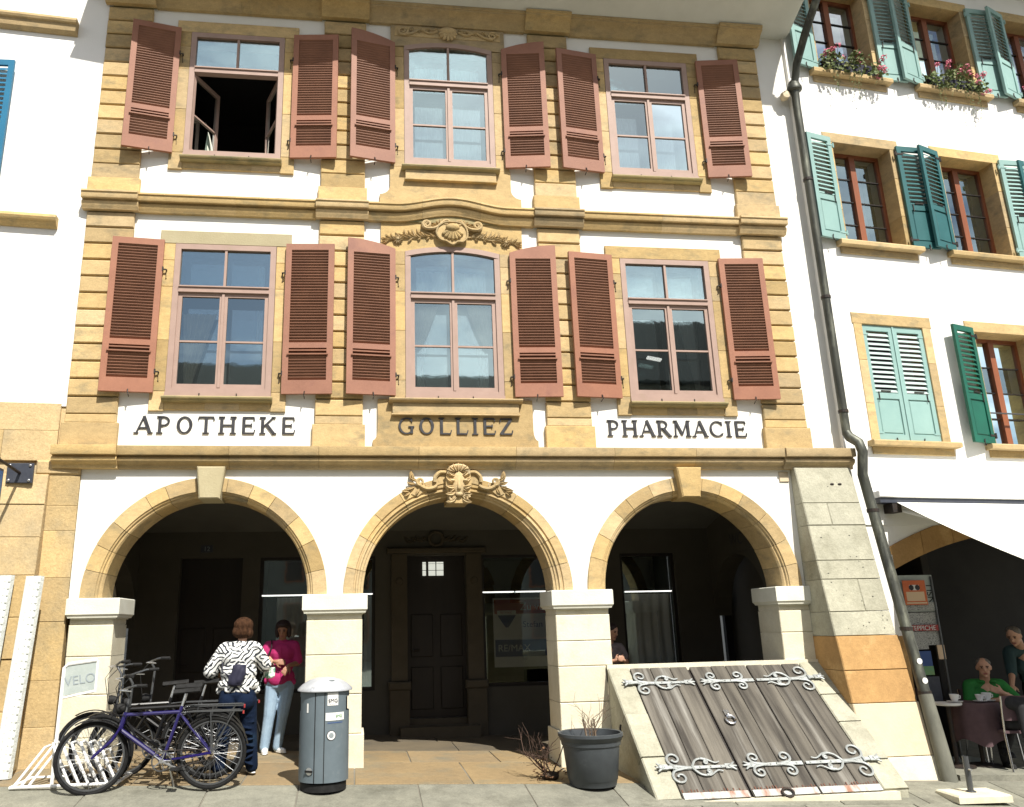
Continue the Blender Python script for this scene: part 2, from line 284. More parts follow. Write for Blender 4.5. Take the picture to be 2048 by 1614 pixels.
# ---------------------------------------------------------------- mesh helpers
class MB:
    def __init__(s): s.v = []; s.f = []
    def add(s, vs, fs):
        n = len(s.v); s.v += [tuple(v) for v in vs]; s.f += [tuple(i + n for i in f) for f in fs]; return s
    def box(s, x0, x1, y0, y1, z0, z1):
        return s.add([(x0,y0,z0),(x1,y0,z0),(x1,y1,z0),(x0,y1,z0),(x0,y0,z1),(x1,y0,z1),(x1,y1,z1),(x0,y1,z1)],
            [(0,1,5,4),(1,2,6,5),(2,3,7,6),(3,0,4,7),(4,5,6,7),(3,2,1,0)])
    def cbox(s, x0, x1, y0, y1, z0, z1, c=0.01):      # box with chamfered front (y0) edges
        v = []
        for y, d in ((y1, 0), (y0 + c, 0), (y0, c)):
            v += [(x0+d,y,z0+d),(x1-d,y,z0+d),(x1-d,y,z1-d),(x0+d,y,z1-d)]
        f = [(3,2,1,0), (8,9,10,11)]
        for a, b in ((0,4),(4,8)):
            for i in range(4): f.append((a+i, a+(i+1)%4, b+(i+1)%4, b+i))
        return s.add(v, f)
    def prism(s, poly, y0, y1):                        # poly in (x,z)
        n = len(poly)
        v = [(x,y0,z) for x,z in poly] + [(x,y1,z) for x,z in poly]
        return s.add(v, [tuple(range(n)), tuple(range(2*n-1, n-1, -1))] + [(i,(i+1)%n,n+(i+1)%n,n+i) for i in range(n)])
    def sweepx(s, prof, path):                         # prof (y,z); path (x,dy,dz)
        m = len(prof); v = []
        for x, dy, dz in path: v += [(x, y+dy, z+dz) for y, z in prof]
        f = []
        for i in range(len(path)-1):
            for j in range(m): f.append((i*m+j, i*m+(j+1)%m, (i+1)*m+(j+1)%m, (i+1)*m+j))
        f.append(tuple(range(m))); f.append(tuple(range(len(v)-1, len(v)-m-1, -1)))
        return s.add(v, f)
    def tube(s, pts, r, n=6, closed=False, sy=1.0):
        P = [Vector(p) for p in pts]; k = len(P); R = r if isinstance(r, (list, tuple)) else [r]*k
        T = []
        for i in range(k):
            a = P[(i-1) % k] if (i > 0 or closed) else P[0]; b = P[(i+1) % k] if (i < k-1 or closed) else P[-1]
            t = (b-a); T.append(t.normalized() if t.length > 1e-9 else Vector((0,0,1)))
        up = Vector((0,0,1)) if abs(T[0].z) < 0.9 else Vector((1,0,0))
        nrm = (up - T[0]*up.dot(T[0])).normalized(); v = []
        for i in range(k):
            nrm = (nrm - T[i]*nrm.dot(T[i])).normalized(); bn = T[i].cross(nrm)
            for j in range(n):
                a = 2*pi*j/n; v.append(P[i] + (nrm*cos(a) + bn*sin(a)*sy)*R[i])
        f = []
        for i in range(k if closed else k-1):
            for j in range(n):
                f.append((i*n+j, i*n+(j+1)%n, ((i+1)%k)*n+(j+1)%n, ((i+1)%k)*n+j))
        if not closed: f += [tuple(range(n-1,-1,-1)), tuple(range((k-1)*n, k*n))]
        return s.add(v, f)
    def lathe(s, prof, c=(0,0,0), n=32, cap=True):     # prof (r,z)
        v = []; m = len(prof)
        for j in range(n):
            a = 2*pi*j/n; v += [(c[0]+r*cos(a), c[1]+r*sin(a), c[2]+z) for r, z in prof]
        f = [(j*m+i, ((j+1)%n)*m+i, ((j+1)%n)*m+i+1, j*m+i+1) for j in range(n) for i in range(m-1)]
        if cap: f += [tuple(j*m for j in range(n)), tuple(j*m+m-1 for j in range(n-1,-1,-1))]
        return s.add(v, f)
    def ell(s, c, r, n=12, m=8, rot=None):
        v = [Vector((0,0,1))]; 
        for i in range(1, m):
            t = pi*i/m
            for j in range(n): v.append(Vector((sin(t)*cos(2*pi*j/n), sin(t)*sin(2*pi*j/n), cos(t))))
        v.append(Vector((0,0,-1)))
        f = [(0, 1+j, 1+(j+1)%n) for j in range(n)]
        for i in range(m-2):
            for j in range(n): f.append((1+i*n+j, 1+(i+1)*n+j, 1+(i+1)*n+(j+1)%n, 1+i*n+(j+1)%n))
        L = len(v)-1; f += [(L, 1+(m-2)*n+(j+1)%n, 1+(m-2)*n+j) for j in range(n)]
        rr = r if isinstance(r, (tuple, list)) else (r, r, r); out = []
        for p in v:
            q = Vector((p.x*rr[0], p.y*rr[1], p.z*rr[2]))
            if rot: q = rot @ q
            out.append(q + Vector(c))
        return s.add(out, f)
    def cap(s, a, b, ra, rb, n=10, sy=1.0):            # tapered capsule
        a = Vector(a); b = Vector(b); d = (b-a).normalized(); pts = []; rad = []
        for t in (-1, -0.8, -0.5, 0): pts.append(a + d*ra*t*0.999); rad.append(ra*sqrt(max(0.0004, 1-t*t)))
        for t in (0, 0.5, 0.8, 1): pts.append(b + d*rb*t*0.999); rad.append(rb*sqrt(max(0.0004, 1-t*t)))
        return s.tube(pts, rad, n, sy=sy)
    def quad(s, a, b, c, d): return s.add([a, b, c, d], [(0,1,2,3)])
    def mesh(s, name, smooth=False, ang=35):
        me = bpy.data.meshes.new(name); me.from_pydata(s.v, [], s.f)
        bm = bmesh.new(); bm.from_mesh(me); bmesh.ops.recalc_face_normals(bm, faces=bm.faces); bm.to_mesh(me); bm.free()
        if smooth:
            me.polygons.foreach_set('use_smooth', [True]*len(me.polygons))
            me.set_sharp_from_angle(angle=radians(ang))
        me.update(); return me
    def build(s, name, m, parent=None, loc=None, rot=None, smooth=False, kind=None, label=None, ang=35):
        return link(name, s.mesh(name, smooth, ang), m, parent, loc, rot, kind, label)

def link(name, me, m, parent=None, loc=None, rot=None, kind=None, label=None):
    o = bpy.data.objects.new(name, me); C.objects.link(o)
    if m and not me.materials: me.materials.append(MATS[m])
    if parent: o.parent = parent
    if loc: o.location = loc
    if rot: o.rotation_euler = rot
    if kind: o['kind'] = kind
    if label: o['label'] = label
    return o

def tag(o, label, cat, group=None):
    o['label'] = label; o['category'] = cat
    if group: o['group'] = group
    return o
def thing(name, label, cat, loc=(0,0,0), rz=0.0, group=None):
    o = bpy.data.objects.new(name, None); C.objects.link(o); o.empty_display_size = 0.2
    o.location = loc; o.rotation_euler = (0, 0, rz)
    return tag(o, label, cat, group)
def copy_tree(o, parent=None):
    c = o.copy(); C.objects.link(c); c.parent = parent
    for ch in list(o.children): copy_tree(ch, c)
    return c

def text_mesh(body, size, extrude=0.0008, align='LEFT'):
    cu = bpy.data.curves.new('print', 'FONT'); cu.body = body; cu.size = size; cu.extrude = extrude; cu.align_x = align
    o = bpy.data.objects.new('print', cu); C.objects.link(o)
    bpy.context.view_layer.update()
    me = bpy.data.meshes.new_from_object(o.evaluated_get(bpy.context.evaluated_depsgraph_get()))
    bpy.data.objects.remove(o); bpy.data.curves.remove(cu); me.materials.clear(); return me
def text(body, size, m, parent, loc, rot=(pi/2,0,0), name='lettering', align='LEFT'):
    return link(name, text_mesh(body, size, align=align), m, parent, loc, rot)

def blob(mb, name, m, parent, voxel=0.012, smooth=4, loc=None):
    me = bpy.data.meshes.new(name); me.from_pydata(mb.v, [], mb.f)
    bm = bmesh.new(); bm.from_mesh(me); bmesh.ops.recalc_face_normals(bm, faces=bm.faces); bm.to_mesh(me); bm.free()
    o = bpy.data.objects.new('tmp', me); C.objects.link(o)
    r = o.modifiers.new('r', 'REMESH'); r.mode = 'VOXEL'; r.voxel_size = voxel
    if smooth:
        sm = o.modifiers.new('s', 'SMOOTH'); sm.iterations = smooth; sm.factor = 0.5
    bpy.context.view_layer.update()
    res = bpy.data.meshes.new_from_object(o.evaluated_get(bpy.context.evaluated_depsgraph_get()))
    bpy.data.objects.remove(o); bpy.data.meshes.remove(me)
    res.materials.clear(); res.polygons.foreach_set('use_smooth', [True]*len(res.polygons))
    return link(name, res, m, parent, loc)

def zg(x, y):
    """height of the street and arcade floor: it falls to the right and towards the gutter"""
    return -0.037*(x+1.3) + 0.03*min(0, max(y, -2.2)+0.2) + 0.12*min(0, max(y, -2.2)+0.95)

# ================================================================ ground
def ground():
    xs = [-45, 45]; ys = [12, -0.2, -0.95, -2.2, -60]; mb = MB()
    for i in range(len(ys)-1):
        q = [(x, y, zg(x, y)-0.012) for x, y in ((xs[0], ys[i]), (xs[1], ys[i]), (xs[1], ys[i+1]), (xs[0], ys[i+1]))]
        mb.quad(*q)
    g = mb.build('ground', 'ground_base'); g['kind'] = 'structure'
    pav = MB().quad((-9, -2.2, zg(-9, -2.2)-0.008), (9, -2.2, zg(9, -2.2)-0.008), (9, -14, zg(9, -14)-0.008), (-9, -14, zg(-9, -14)-0.008)).build('street', 'paving_grey')
    pav['kind'] = 'structure'
    def slab(x0, x1, y0, y1, m, parent, g=0.007, h=0.0):
        x0 += g; x1 -= g; y0 += g; y1 -= g; c = 0.006; t = random.uniform(-0.002, 0.002) + h
        v = [(x, y, zg(x, y)-0.05) for x, y in ((x0,y0),(x1,y0),(x1,y1),(x0,y1))]
        v += [(x, y, zg(x, y)-0.004+t) for x, y in ((x0,y0),(x1,y0),(x1,y1),(x0,y1))]
        v += [(x, y, zg(x, y)+t) for x, y in ((x0+c,y0+c),(x1-c,y0+c),(x1-c,y1-c),(x0+c,y1-c))]
        f = [(8,9,10,11)] + [(a+i, a+(i+1)%4, b+(i+1)%4, b+i) for a, b in ((0,4),(4,8)) for i in range(4)]
        MB().add(v, f).build('paving_slab', m, parent)
    pave = MB().box(-9, 9, -2.2, -0.95, -1.0, -0.9).build('pavement', 'ground_base'); pave['kind'] = 'structure'
    edges = [-6.4, -5.1, -3.9, -2.75, -1.85, -0.62, 0.52, 1.45, 2.6, 3.75, 4.7, 5.9, 7.2, 8.6]
    for a, b in zip(edges, edges[1:]): slab(a, b, -1.62, -0.955, 'paving_grey', pave)
    edges = [-6.0, -4.5, -3.3, -2.1, -0.9, 0.1, 1.1, 2.2, 3.3, 4.5, 5.6, 6.9, 8.2]
    for a, b in zip(edges, edges[1:]): slab(a, b, -2.2, -1.62, 'paving_grey', pave)
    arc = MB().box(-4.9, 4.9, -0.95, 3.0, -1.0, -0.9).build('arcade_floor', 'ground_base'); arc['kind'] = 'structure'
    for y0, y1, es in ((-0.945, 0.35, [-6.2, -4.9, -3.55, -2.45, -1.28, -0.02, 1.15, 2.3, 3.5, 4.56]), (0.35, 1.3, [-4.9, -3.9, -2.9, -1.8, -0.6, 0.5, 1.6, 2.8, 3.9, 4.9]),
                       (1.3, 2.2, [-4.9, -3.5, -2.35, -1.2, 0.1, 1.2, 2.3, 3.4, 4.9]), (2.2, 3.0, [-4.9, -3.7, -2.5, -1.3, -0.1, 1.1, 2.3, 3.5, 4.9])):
        for a, b in zip(es, es[1:]): slab(a, b, y0, y1, 'paving_tan' if y0 < 1.0 else 'paving_shade', arc)
ground()

# ================================================================ pharmacy building
BLD = thing('pharmacy_building', 'white and sandstone house with three arches, brown shutters and pharmacy lettering', 'building')
PC = (-4.59, -1.528, 1.528, 4.59)          # pilaster centres
WC = (-3.065, 0.0, 3.065)                  # window centres
AX = (-3.079, 0.0, 3.079); ZI = 1.955; RO = 1.44; RI = 1.20
XL, XR = -4.93, 5.44

def walls():
    mb = MB(); y0, y1 = 0.05, 0.42
    zs = [(3.5, 4.44, False), (4.44, 6.60, True), (6.60, 7.88, False), (7.88, 9.95, True), (9.95, 11.0, False)]
    for z0, z1, op in zs:
        if not op: mb.box(XL, XR, y0, y1, z0, z1)
        else:
            xs = [XL] + [e for c in WC for e in (c-0.655, c+0.655)] + [XR]
            for a, b in zip(xs[0::2], xs[1::2]): mb.box(a, b, y0, y1, z0, z1)
    mb.build('wall', 'plaster', BLD)
    # arcade wall with three arched openings
    mb = MB(); y0, y1 = 0.03, 0.50; xs = set([-4.64, 4.62])
    for c in AX:
        for k in range(33): xs.add(round(c - 1.40*cos(pi*k/32), 4))
    xs = sorted(xs); low = []
    for x in xs:
        z = ZI-0.02
        for c in AX:
            if abs(x-c) <= 1.4001: z = max(z, ZI + sqrt(max(0, 1.40**2-(x-c)**2)))
        low.append(z)
    for i in range(len(xs)-1):
        a, b, za, zb = xs[i], xs[i+1], low[i], low[i+1]; t = 3.56
        mb.add([(a,y0,za),(b,y0,zb),(b,y0,t),(a,y0,t),(a,y1,za),(b,y1,zb),(b,y1,t),(a,y1,t)], [(0,1,2,3),(5,4,7,6),(0,4,5,1)])
    mb.add([(-4.64,y0,ZI),(-4.64,y1,ZI),(-4.64,y1,3.56),(-4.64,y0,3.56),(4.62,y0,ZI),(4.62,y1,ZI),(4.62,y1,3.56),(4.62,y0,3.56)], [(0,1,2,3),(4,5,6,7)])
    mb.build('arcade_wall', 'plaster', BLD)
    # strips of plain wall beside the outer piers and the body of the house
    MB().box(4.62, 5.42, 0.06, 0.5, -0.6, 3.56).build('side_wall', 'plaster', BLD)
    MB().box(XL, XR, 0.42, 8.5, 10.6, 10.9).build('attic_floor', 'dark_room', BLD)
    MB().box(XL, XL+0.05, 0.5, 8.5, 0.2, 10.9).build('gable_wall', 'plaster', BLD)
    MB().box(XR-0.05, XR, 0.5, 8.5, 0.2, 10.9).build('gable_wall', 'plaster', BLD)
walls()

def pilasters():
    w = 0.307
    me = MB().cbox(-w, w, 0.0, 0.09, 0, 0.2337-0.021, 0.012).mesh('stone_block')
    me2 = MB().cbox(-w, w, 0.0, 0.09, 0, 0.2326-0.021, 0.012).mesh('stone_block')
    for c in PC:
        core = MB().box(c-w+0.012, c+w-0.012, 0.046, 0.12, 3.78, 10.3).build('pilaster', 'sandstone_mossy', BLD)
        # lower storey
        MB().cbox(c-w-0.03, c+w+0.03, -0.022, 0.1, 3.775, 4.085, 0.008).build('plinth_stone', 'sandstone', core)
        MB().cbox(c-w, c+w, 0.0, 0.1, 4.088, 4.195, 0.008).build('stone_block', 'sandstone', core)
        for k in range(12): link('stone_block', me, 'sandstone', core, (c+random.uniform(-.003,.003), random.uniform(-0.004, 0.004), 4.2035+k*0.2337))
        # upper storey
        MB().cbox(c-w-0.03, c+w+0.03, -0.022, 0.1, 7.24, 7.50, 0.008).build('plinth_stone', 'sandstone', core)
        MB().cbox(c-w, c+w, 0.0, 0.1, 7.503, 7.715, 0.008).build('stone_block', 'sandstone', core)
        for k in range(11): link('stone_block', me2, 'sandstone', core, (c+random.uniform(-.003,.003), random.uniform(-0.004, 0.004), 7.722+k*0.2326))
pilasters()

def split(a, b, step, avoid=()):
    n = max(1, round((b-a)/step)); e = [a+(b-a)*i/n for i in range(n+1)]
    for i in range(1, n): e[i] += random.uniform(-0.12, 0.12)
    return list(zip(e, e[1:]))

def courses():
    # ledge above the arcade
    prof = [(0.06,3.775),(-0.135,3.770),(-0.150,3.765),(-0.150,3.660),(-0.145,3.652),(-0.075,3.654),(-0.075,3.638),(-0.100,3.628),(-0.108,3.606),(-0.098,3.580),(-0.070,3.558),(-0.045,3.545),(-0.035,3.53),(-0.035,3.500),(0.06,3.500)]
    p = MB().box(-4.9, 5.40, 0.0, 0.045, 3.52, 3.77).build('ledge', 'sandstone_mossy', BLD)
    for (a, b), dy in [(s, 0.0) for s in split(-4.20, 4.44, 1.25)] + [((-4.96, -4.20), -0.03), ((4.44, 5.44), -0.03)]:
        MB().sweepx(prof, [(a+0.002, dy, 0), (b-0.002, dy, 0)]).build('ledge_stone', 'sandstone', p, smooth=True, ang=50)
    # band between the storeys, breaking forward over the pilasters, arched up over the middle window
    prof = [(0.06,7.245),(-0.095,7.240),(-0.118,7.232),(-0.120,7.208),(-0.104,7.200),(-0.102,7.134),(-0.097,7.126),(-0.030,7.128),(-0.030,7.112),(-0.052,7.098),(-0.050,7.065),(-0.026,7.03),(-0.012,7.0),(0.06,7.0)]
    p = MB().box(-4.85, 4.85, 0.0, 0.045, 7.01, 7.12).build('string_course', 'sandstone_mossy', BLD)
    hw = 0.36
    for c in PC: MB().sweepx(prof, [(c-hw, -0.045, 0), (c+hw, -0.045, 0)]).build('course_stone', 'sandstone', p, smooth=True, ang=50)
    for a, b in ((PC[0]+hw, PC[1]-hw), (PC[2]+hw, PC[3]-hw)):
        for s0, s1 in split(a, b, 1.15): MB().sweepx(prof, [(s0+0.001, 0, 0), (s1-0.001, 0, 0)]).build('course_stone', 'sandstone', p, smooth=True, ang=50)
    def rise(x): return 0.118*0.5*(1+cos(pi*min(1, abs(x)/0.80)))
    a, b = PC[1]+hw, PC[2]-hw
    for s0, s1 in ((a, -0.42), (-0.42, 0.40), (0.40, b)):
        n = 12; MB().sweepx(prof, [(s0+0.001+(s1-s0-0.002)*i/n, -0.012, rise(s0+(s1-s0)*i/n)) for i in range(n+1)]).build('hood_stone', 'sandstone', p, smooth=True, ang=50)
    # stone panel behind the hood
    pts = [(-0.995+1.99*i/24, 7.02+rise(-0.995+1.99*i/24)) for i in range(25)]
    hd = [(0.664-1.328*i/16, 6.567+0.088*(1-((0.664-1.328*i/16)/0.664)**2)) for i in range(17)]
    MB().prism([(-0.995, 6.567), (-0.995, 7.02)] + pts[1:-1] + [(0.995, 7.02), (0.995, 6.567)] + hd, 0.018, 0.06).build('panel_stone', 'sandstone', BLD)
    # main cornice under the eaves
    prof = [(0.06,10.285),(-0.012,10.285),(-0.02,10.305),(-0.045,10.325),(-0.055,10.36),(-0.09,10.405),(-0.14,10.435),(-0.165,10.445),(-0.168,10.475),(-0.185,10.48),(-0.19,10.52),(0.06,10.53)]
    p = MB().box(-4.85, 4.9, 0.01, 0.048, 10.3, 10.5).build('cornice', 'sandstone_mossy', BLD)
    hw = 0.35
    for c in PC: MB().sweepx(prof, [(c-hw, -0.05, 0), (c+hw, -0.05, 0)]).build('cornice_stone', 'sandstone', p, smooth=True, ang=50)
    for i in range(3):
        for s0, s1 in split(PC[i]+hw, PC[i+1]-hw, 1.15): MB().sweepx(prof, [(s0+0.001, 0, 0), (s1-0.001, 0, 0)]).build('cornice_stone', 'sandstone', p, smooth=True, ang=50)
    # plastered eave with a curved underside, gutter and roof
    arc = [(0.06, 10.515)] + [(-0.14-0.80*(i/10), 10.505+0.235*sin(pi/2*i/10)) for i in range(11)] + [(-0.94, 10.87), (0.06, 11.0)]
    MB().sweepx(arc, [(-4.98, 0, 0), (5.44, 0, 0)]).build('eave', 'soffit', BLD, smooth=True, ang=40)
    g = [(-0.95+0.075*cos(a)-0.075, 10.80+0.075*sin(a)) for a in [pi+pi*i/8 for i in range(9)]]
    g = g + [(y*1.0+0.0, z) for y, z in [(-0.955, 10.805)]]
    MB().sweepx([(-1.10+0.07*(1-cos(pi*i/8)), 10.83-0.07*sin(pi*i/8)) for i in range(9)] + [(-0.965, 10.835), (-1.095, 10.835)], [(-4.98, 0, 0), (5.50, 0, 0)]).build('gutter', 'downpipe', BLD, smooth=True)
    MB().add([(-4.98,-1.0,10.9),(5.44,-1.0,10.9),(5.44,4.2,14.6),(-4.98,4.2,14.6),(-4.98,-1.0,11.0),(5.44,-1.0,11.0),(5.44,4.2,14.7),(-4.98,4.2,14.7),(5.44,9.4,10.9),(-4.98,9.4,10.9)],
        [(0,1,2,3),(4,5,6,7),(0,1,5,4),(3,2,8,9),(1,2,6,5),(0,3,7,4)]).build('roof', 'roof_tile', BLD)
courses()

def arches():
    for k, c in enumerate(AX):
        n = 13 if k != 1 else 12; ring = MB()
        core = MB(); m = 40
        prof = [(RO, 0.03), (RI+0.02, 0.07), (RI+0.02, 0.49), (RO, 0.49)]
        for i in range(m+1):
            a = pi*i/m; core.v += [(c - r*cos(a), y, ZI + r*sin(a)) for r, y in prof]
        core.f = [(i*4+j, i*4+(j+1)%4, i*4+4+(j+1)%4, i*4+4+j) for i in range(m) for j in range(4)]
        core = core.build('arch', 'sandstone_mossy', BLD)
        e = [pi*i/n for i in range(n+1)]
        for i in range(1, n): e[i] += random.uniform(-0.05, 0.05)
        if k == 1: prof = [(RO, 0.0), (1.325, 0.0), (1.318, 0.018), (1.300, 0.020), (1.292, 0.006), (1.272, 0.004), (1.262, 0.03), (1.235, 0.034), (1.228, 0.052), (RI, 0.058), (RI, 0.50), (RO, 0.50)]
        else: prof = [(RO, 0.0), (1.272, 0.0), (1.264, 0.016), (1.248, 0.020), (1.238, 0.042), (1.218, 0.046), (RI, 0.066), (RI, 0.50), (RO, 0.50)]
        for a0, a1 in zip(e, e[1:]):
            mb = MB(); q = 5; g = 0.0022; pm = len(prof); dr = random.uniform(-0.002, 0.003); dy = random.uniform(-0.003, 0.002)
            for i in range(q+1):
                a = a0+g + (a1-a0-2*g)*i/q
                mb.v += [(c - (r+dr)*cos(a), y+dy, ZI + (r+dr)*sin(a)) for r, y in prof]
            mb.f = [(i*pm+j, i*pm+(j+1)%pm, (i+1)*pm+(j+1)%pm, (i+1)*pm+j) for i in range(q) for j in range(pm)] + [tuple(range(pm)), tuple(range(q*pm+pm-1, q*pm-1, -1))]
            mb.build('voussoir', 'sandstone', core, smooth=True, ang=30)
        if k != 1:
            mb = MB(); y0, y1, ch = -0.115, 0.30, 0.016
            P = [(c-0.125, 3.115), (c+0.125, 3.115), (c+0.17, 3.515), (c-0.17, 3.515)]
            Q = [(c-0.108, 3.13), (c+0.108, 3.13), (c+0.152, 3.50), (c-0.152, 3.50)]
            mb.add([(x,y1,z) for x,z in P] + [(x,y0+ch,z) for x,z in P] + [(x,y0,z) for x,z in Q], [(3,2,1,0),(8,9,10,11)] + [(a+i,a+(i+1)%4,b+(i+1)%4,b+i) for a,b in ((0,4),(4,8)) for i in range(4)])
            mb.build('keystone', 'sandstone' if k else 'sandstone_grey', core)
        else:
            MB().box(c-0.135, c+0.135, -0.02, 0.42, 3.07, 3.30).build('keystone', 'sandstone_worn', core)
arches()

def piers():
    def pier(x0, x1, zb, capx0, capx1, joints):
        core = MB().box(x0+0.012, x1-0.012, 0.014, 0.55, zb-0.3, 1.80).build('pier', 'limestone', BLD)
        zs = [zb-0.15] + joints + [1.655]
        for a, b in zip(zs, zs[1:]):
            d = 0.03 if a < zb else 0.0; t = random.uniform(-0.003, 0.003)
            MB().cbox(x0-d, x1+d, t-d, 0.57+d, a+0.003, b-0.003, 0.008).build('pier_stone', 'limestone', core)
        MB().cbox(x0+0.006, x1-0.006, 0.004, 0.56, 1.658, 1.728, 0.006).build('pier_stone', 'limestone', core)
        cx = (capx0+capx1)/2
        # capital: slab with a small moulding below
        mb = MB(); lv = [(0.05, 1.715), (0.05, 1.730), (0.022, 1.732), (0.018, 1.748), (0.0, 1.772), (0.0, 1.945), (0.008, 1.955)]
        v = [];
        for d, z in lv: v += [(capx0+d, -0.075+d, z), (capx1-d, -0.075+d, z), (capx1-d, 0.60-d, z), (capx0+d, 0.60-d, z)]
        f = [(a*4+i, a*4+(i+1)%4, a*4+4+(i+1)%4, a*4+4+i) for a in range(len(lv)-1) for i in range(4)] + [(3,2,1,0), (24,25,26,27)]
        MB().add(v, f).build('capital', 'capstone', core)
    pier(-4.60, -4.10, 0.12, -4.63, -4.03, [0.42, 0.88, 1.30])
    pier(-1.873, -1.205, 0.0, -1.925, -1.145, [0.36, 0.80, 1.25])
    pier(1.195, 1.885, -0.1, 1.14, 1.93, [0.30, 0.62, 1.04, 1.34])
    pier(4.15, 4.58, -0.2, 4.10, 4.615, [0.3, 0.9, 1.38])
piers()

# ---------------------------------------------------------------- windows and shutters of the pharmacy
def wavy(mb, x0, x1, z0, z1, y, amp, waves, pinch=None, n=36, m=10):
    v = []
    for j in range(m+1):
        t = j/m; z = z1 + (z0-z1)*t
        a, b = x0, x1
        if pinch: a, b = pinch(t, x0, x1)
        for i in range(n+1):
            s = i/n; v.append((a+(b-a)*s, y + amp*sin(s*waves*2*pi + 0.7*sin(t*3)) , z))
    mb.add(v, [(j*(n+1)+i, j*(n+1)+i+1, (j+1)*(n+1)+i+1, (j+1)*(n+1)+i) for j in range(m) for i in range(n)])

def window(c, zb, zt, ztr, zbar, mid, upper, curtain, opened=False, moss='sandstone'):
    W = 0.66; fw = 0.075; rise = 0.088 if mid else 0.0
    def head(x, r=rise): return zt + r*(1-((x-c)/W)**2) if mid else zt
    y0, y1 = 0.012, 0.10
    fr = MB()
    fr.box(c-W, c-W+fw, y0, y1, zb, zt-fw); fr.box(c+W-fw, c+W, y0, y1, zb, zt-fw)
    n = 16 if mid else 1
    xs = [c-W+(2*W)*i/n for i in range(n+1)]
    for a, b in zip(xs, xs[1:]):
        zl = zt-fw if not mid else None
        fr.add([(a,y0,head(a)-fw),(b,y0,head(b)-fw),(b,y0,head(b)),(a,y0,head(a)),(a,y1,head(a)-fw),(b,y1,head(b)-fw),(b,y1,head(b)),(a,y1,head(a))],
               [(0,1,2,3),(5,4,7,6),(0,4,5,1),(3,2,6,7)])
    fr.box(c-W+fw, c+W-fw, y0+0.002, y1, zb, zb+0.105)
    fr.box(c-W+fw, c+W-fw, y0-0.012, y1, ztr, ztr+0.085)
    fr.box(c-W+fw, c+W-fw, y0-0.03, y0-0.012, ztr+0.068, ztr+0.085)
    fr.box(c-W-0.004, c+W+0.004, y0-0.02, y0+0.0, zb-0.004, zb+0.045)
    w = fr.build('window', 'frame_rose', BLD)
    # top light: centre bar and two panes
    MB().box(c-0.016, c+0.016, y0+0.01, y1-0.02, ztr+0.085, head(c)-fw).build('glazing_bar', 'frame_rose', w)
    for s in (-1, 1):
        a, b = sorted((c+s*0.016, c+s*(W-fw))); k = 8 if mid else 1
        px = [a+(b-a)*i/k for i in range(k+1)]
        MB().prism([(a, ztr+0.085), (b, ztr+0.085)] + [(x, head(x)-fw) for x in reversed(px)], 0.055, 0.060).build('pane', 'glass', w)
    # two casements
    zs0, zs1 = zb+0.105, ztr; sw = W-fw
    for s in (-1, 1):
        sb = MB(); st = 0.052; gl = []
        # local: x from 0 (hinge side) to sw
        sb.box(0, st, 0, 0.05, zs0, zs1); sb.box(sw-st, sw, 0, 0.05, zs0, zs1)
        sb.box(st, sw-st, 0, 0.05, zs0, zs0+0.06); sb.box(st, sw-st, 0, 0.05, zs1-0.055, zs1)
        sb.box(st, sw-st, 0.006, 0.044, zbar-0.012, zbar+0.012)
        if s == 1 and not opened: sb.box(sw-0.012, sw+0.022, -0.018, -0.001, zs0+0.01, zs1-0.01)
        if s == 1: sb.v = [(-x, y, z) for x, y, z in sb.v]
        ang = 0
        if opened: ang = radians(62) if s == -1 else radians(-68)
        h = (c+s*(W-fw), 0.035, 0)
        so = sb.build('casement', 'frame_rose', w, loc=h, rot=(0, 0, ang))
        for z0, z1 in ((zs0+0.06, zbar-0.012), (zbar+0.012, zs1-0.055)):
            p = MB().quad((st, 0.024, z0), (sw-st, 0.024, z0), (sw-st, 0.024, z1), (st, 0.024, z1))
            if s == 1: p.v = [(-x, y, z) for x, y, z in p.v]
            p.build('pane', 'glass', w, loc=h, rot=(0, 0, ang))
        if opened:
            if s == -1:
                cu = MB(); wavy(cu, c-0.58, c-0.30, zs0-0.05, zbar+0.10, 0.42, 0.03, 4, lambda t, a, b: (a+0.02, b-0.16*(1-t)**1.5)); cu.build('curtain', 'curtain_cream', w, smooth=True)
    # inner double window
    if not opened:
        im = MB(); yi0, yi1 = 0.235, 0.27; q = 0.54
        for a, b in ((c-q-0.06, c-q+0.045), (c+q-0.045, c+q+0.06)): im.box(a, b, yi0, yi1, zb+0.05, zt)
        im.box(c-0.05, c+0.05, yi0, yi1, zb+0.05, zt)
        for a, b in ((c-q+0.045, c-0.05), (c+0.05, c+q-0.045)):
            im.box(a, b, yi0, yi1, ztr-0.14, ztr+0.03); im.box(a, b, yi0, yi1, zb+0.05, zb+0.17); im.box(a, b, yi0, yi1, zt-0.10, zt)
        im.build('inner_frame', 'inner_dark', w)
        for a, b in ((c-q+0.045, c-0.05), (c+0.05, c+q-0.045)):
            MB().quad((a, 0.252, zb+0.17), (b, 0.252, zb+0.17), (b, 0.252, ztr-0.14), (a, 0.252, ztr-0.14)).build('pane', 'glass', w)
            MB().quad((a, 0.252, ztr+0.03), (b, 0.252, ztr+0.03), (b, 0.252, zt-0.10), (a, 0.252, zt-0.10)).build('pane', 'glass', w)
    # room behind
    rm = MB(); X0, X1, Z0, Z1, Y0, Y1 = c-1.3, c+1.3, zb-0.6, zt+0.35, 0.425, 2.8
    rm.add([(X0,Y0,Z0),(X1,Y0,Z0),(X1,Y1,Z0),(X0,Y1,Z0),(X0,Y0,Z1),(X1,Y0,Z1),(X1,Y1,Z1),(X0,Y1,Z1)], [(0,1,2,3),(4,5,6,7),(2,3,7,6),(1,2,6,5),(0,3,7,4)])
    rm.build('room', 'dark_room', w)
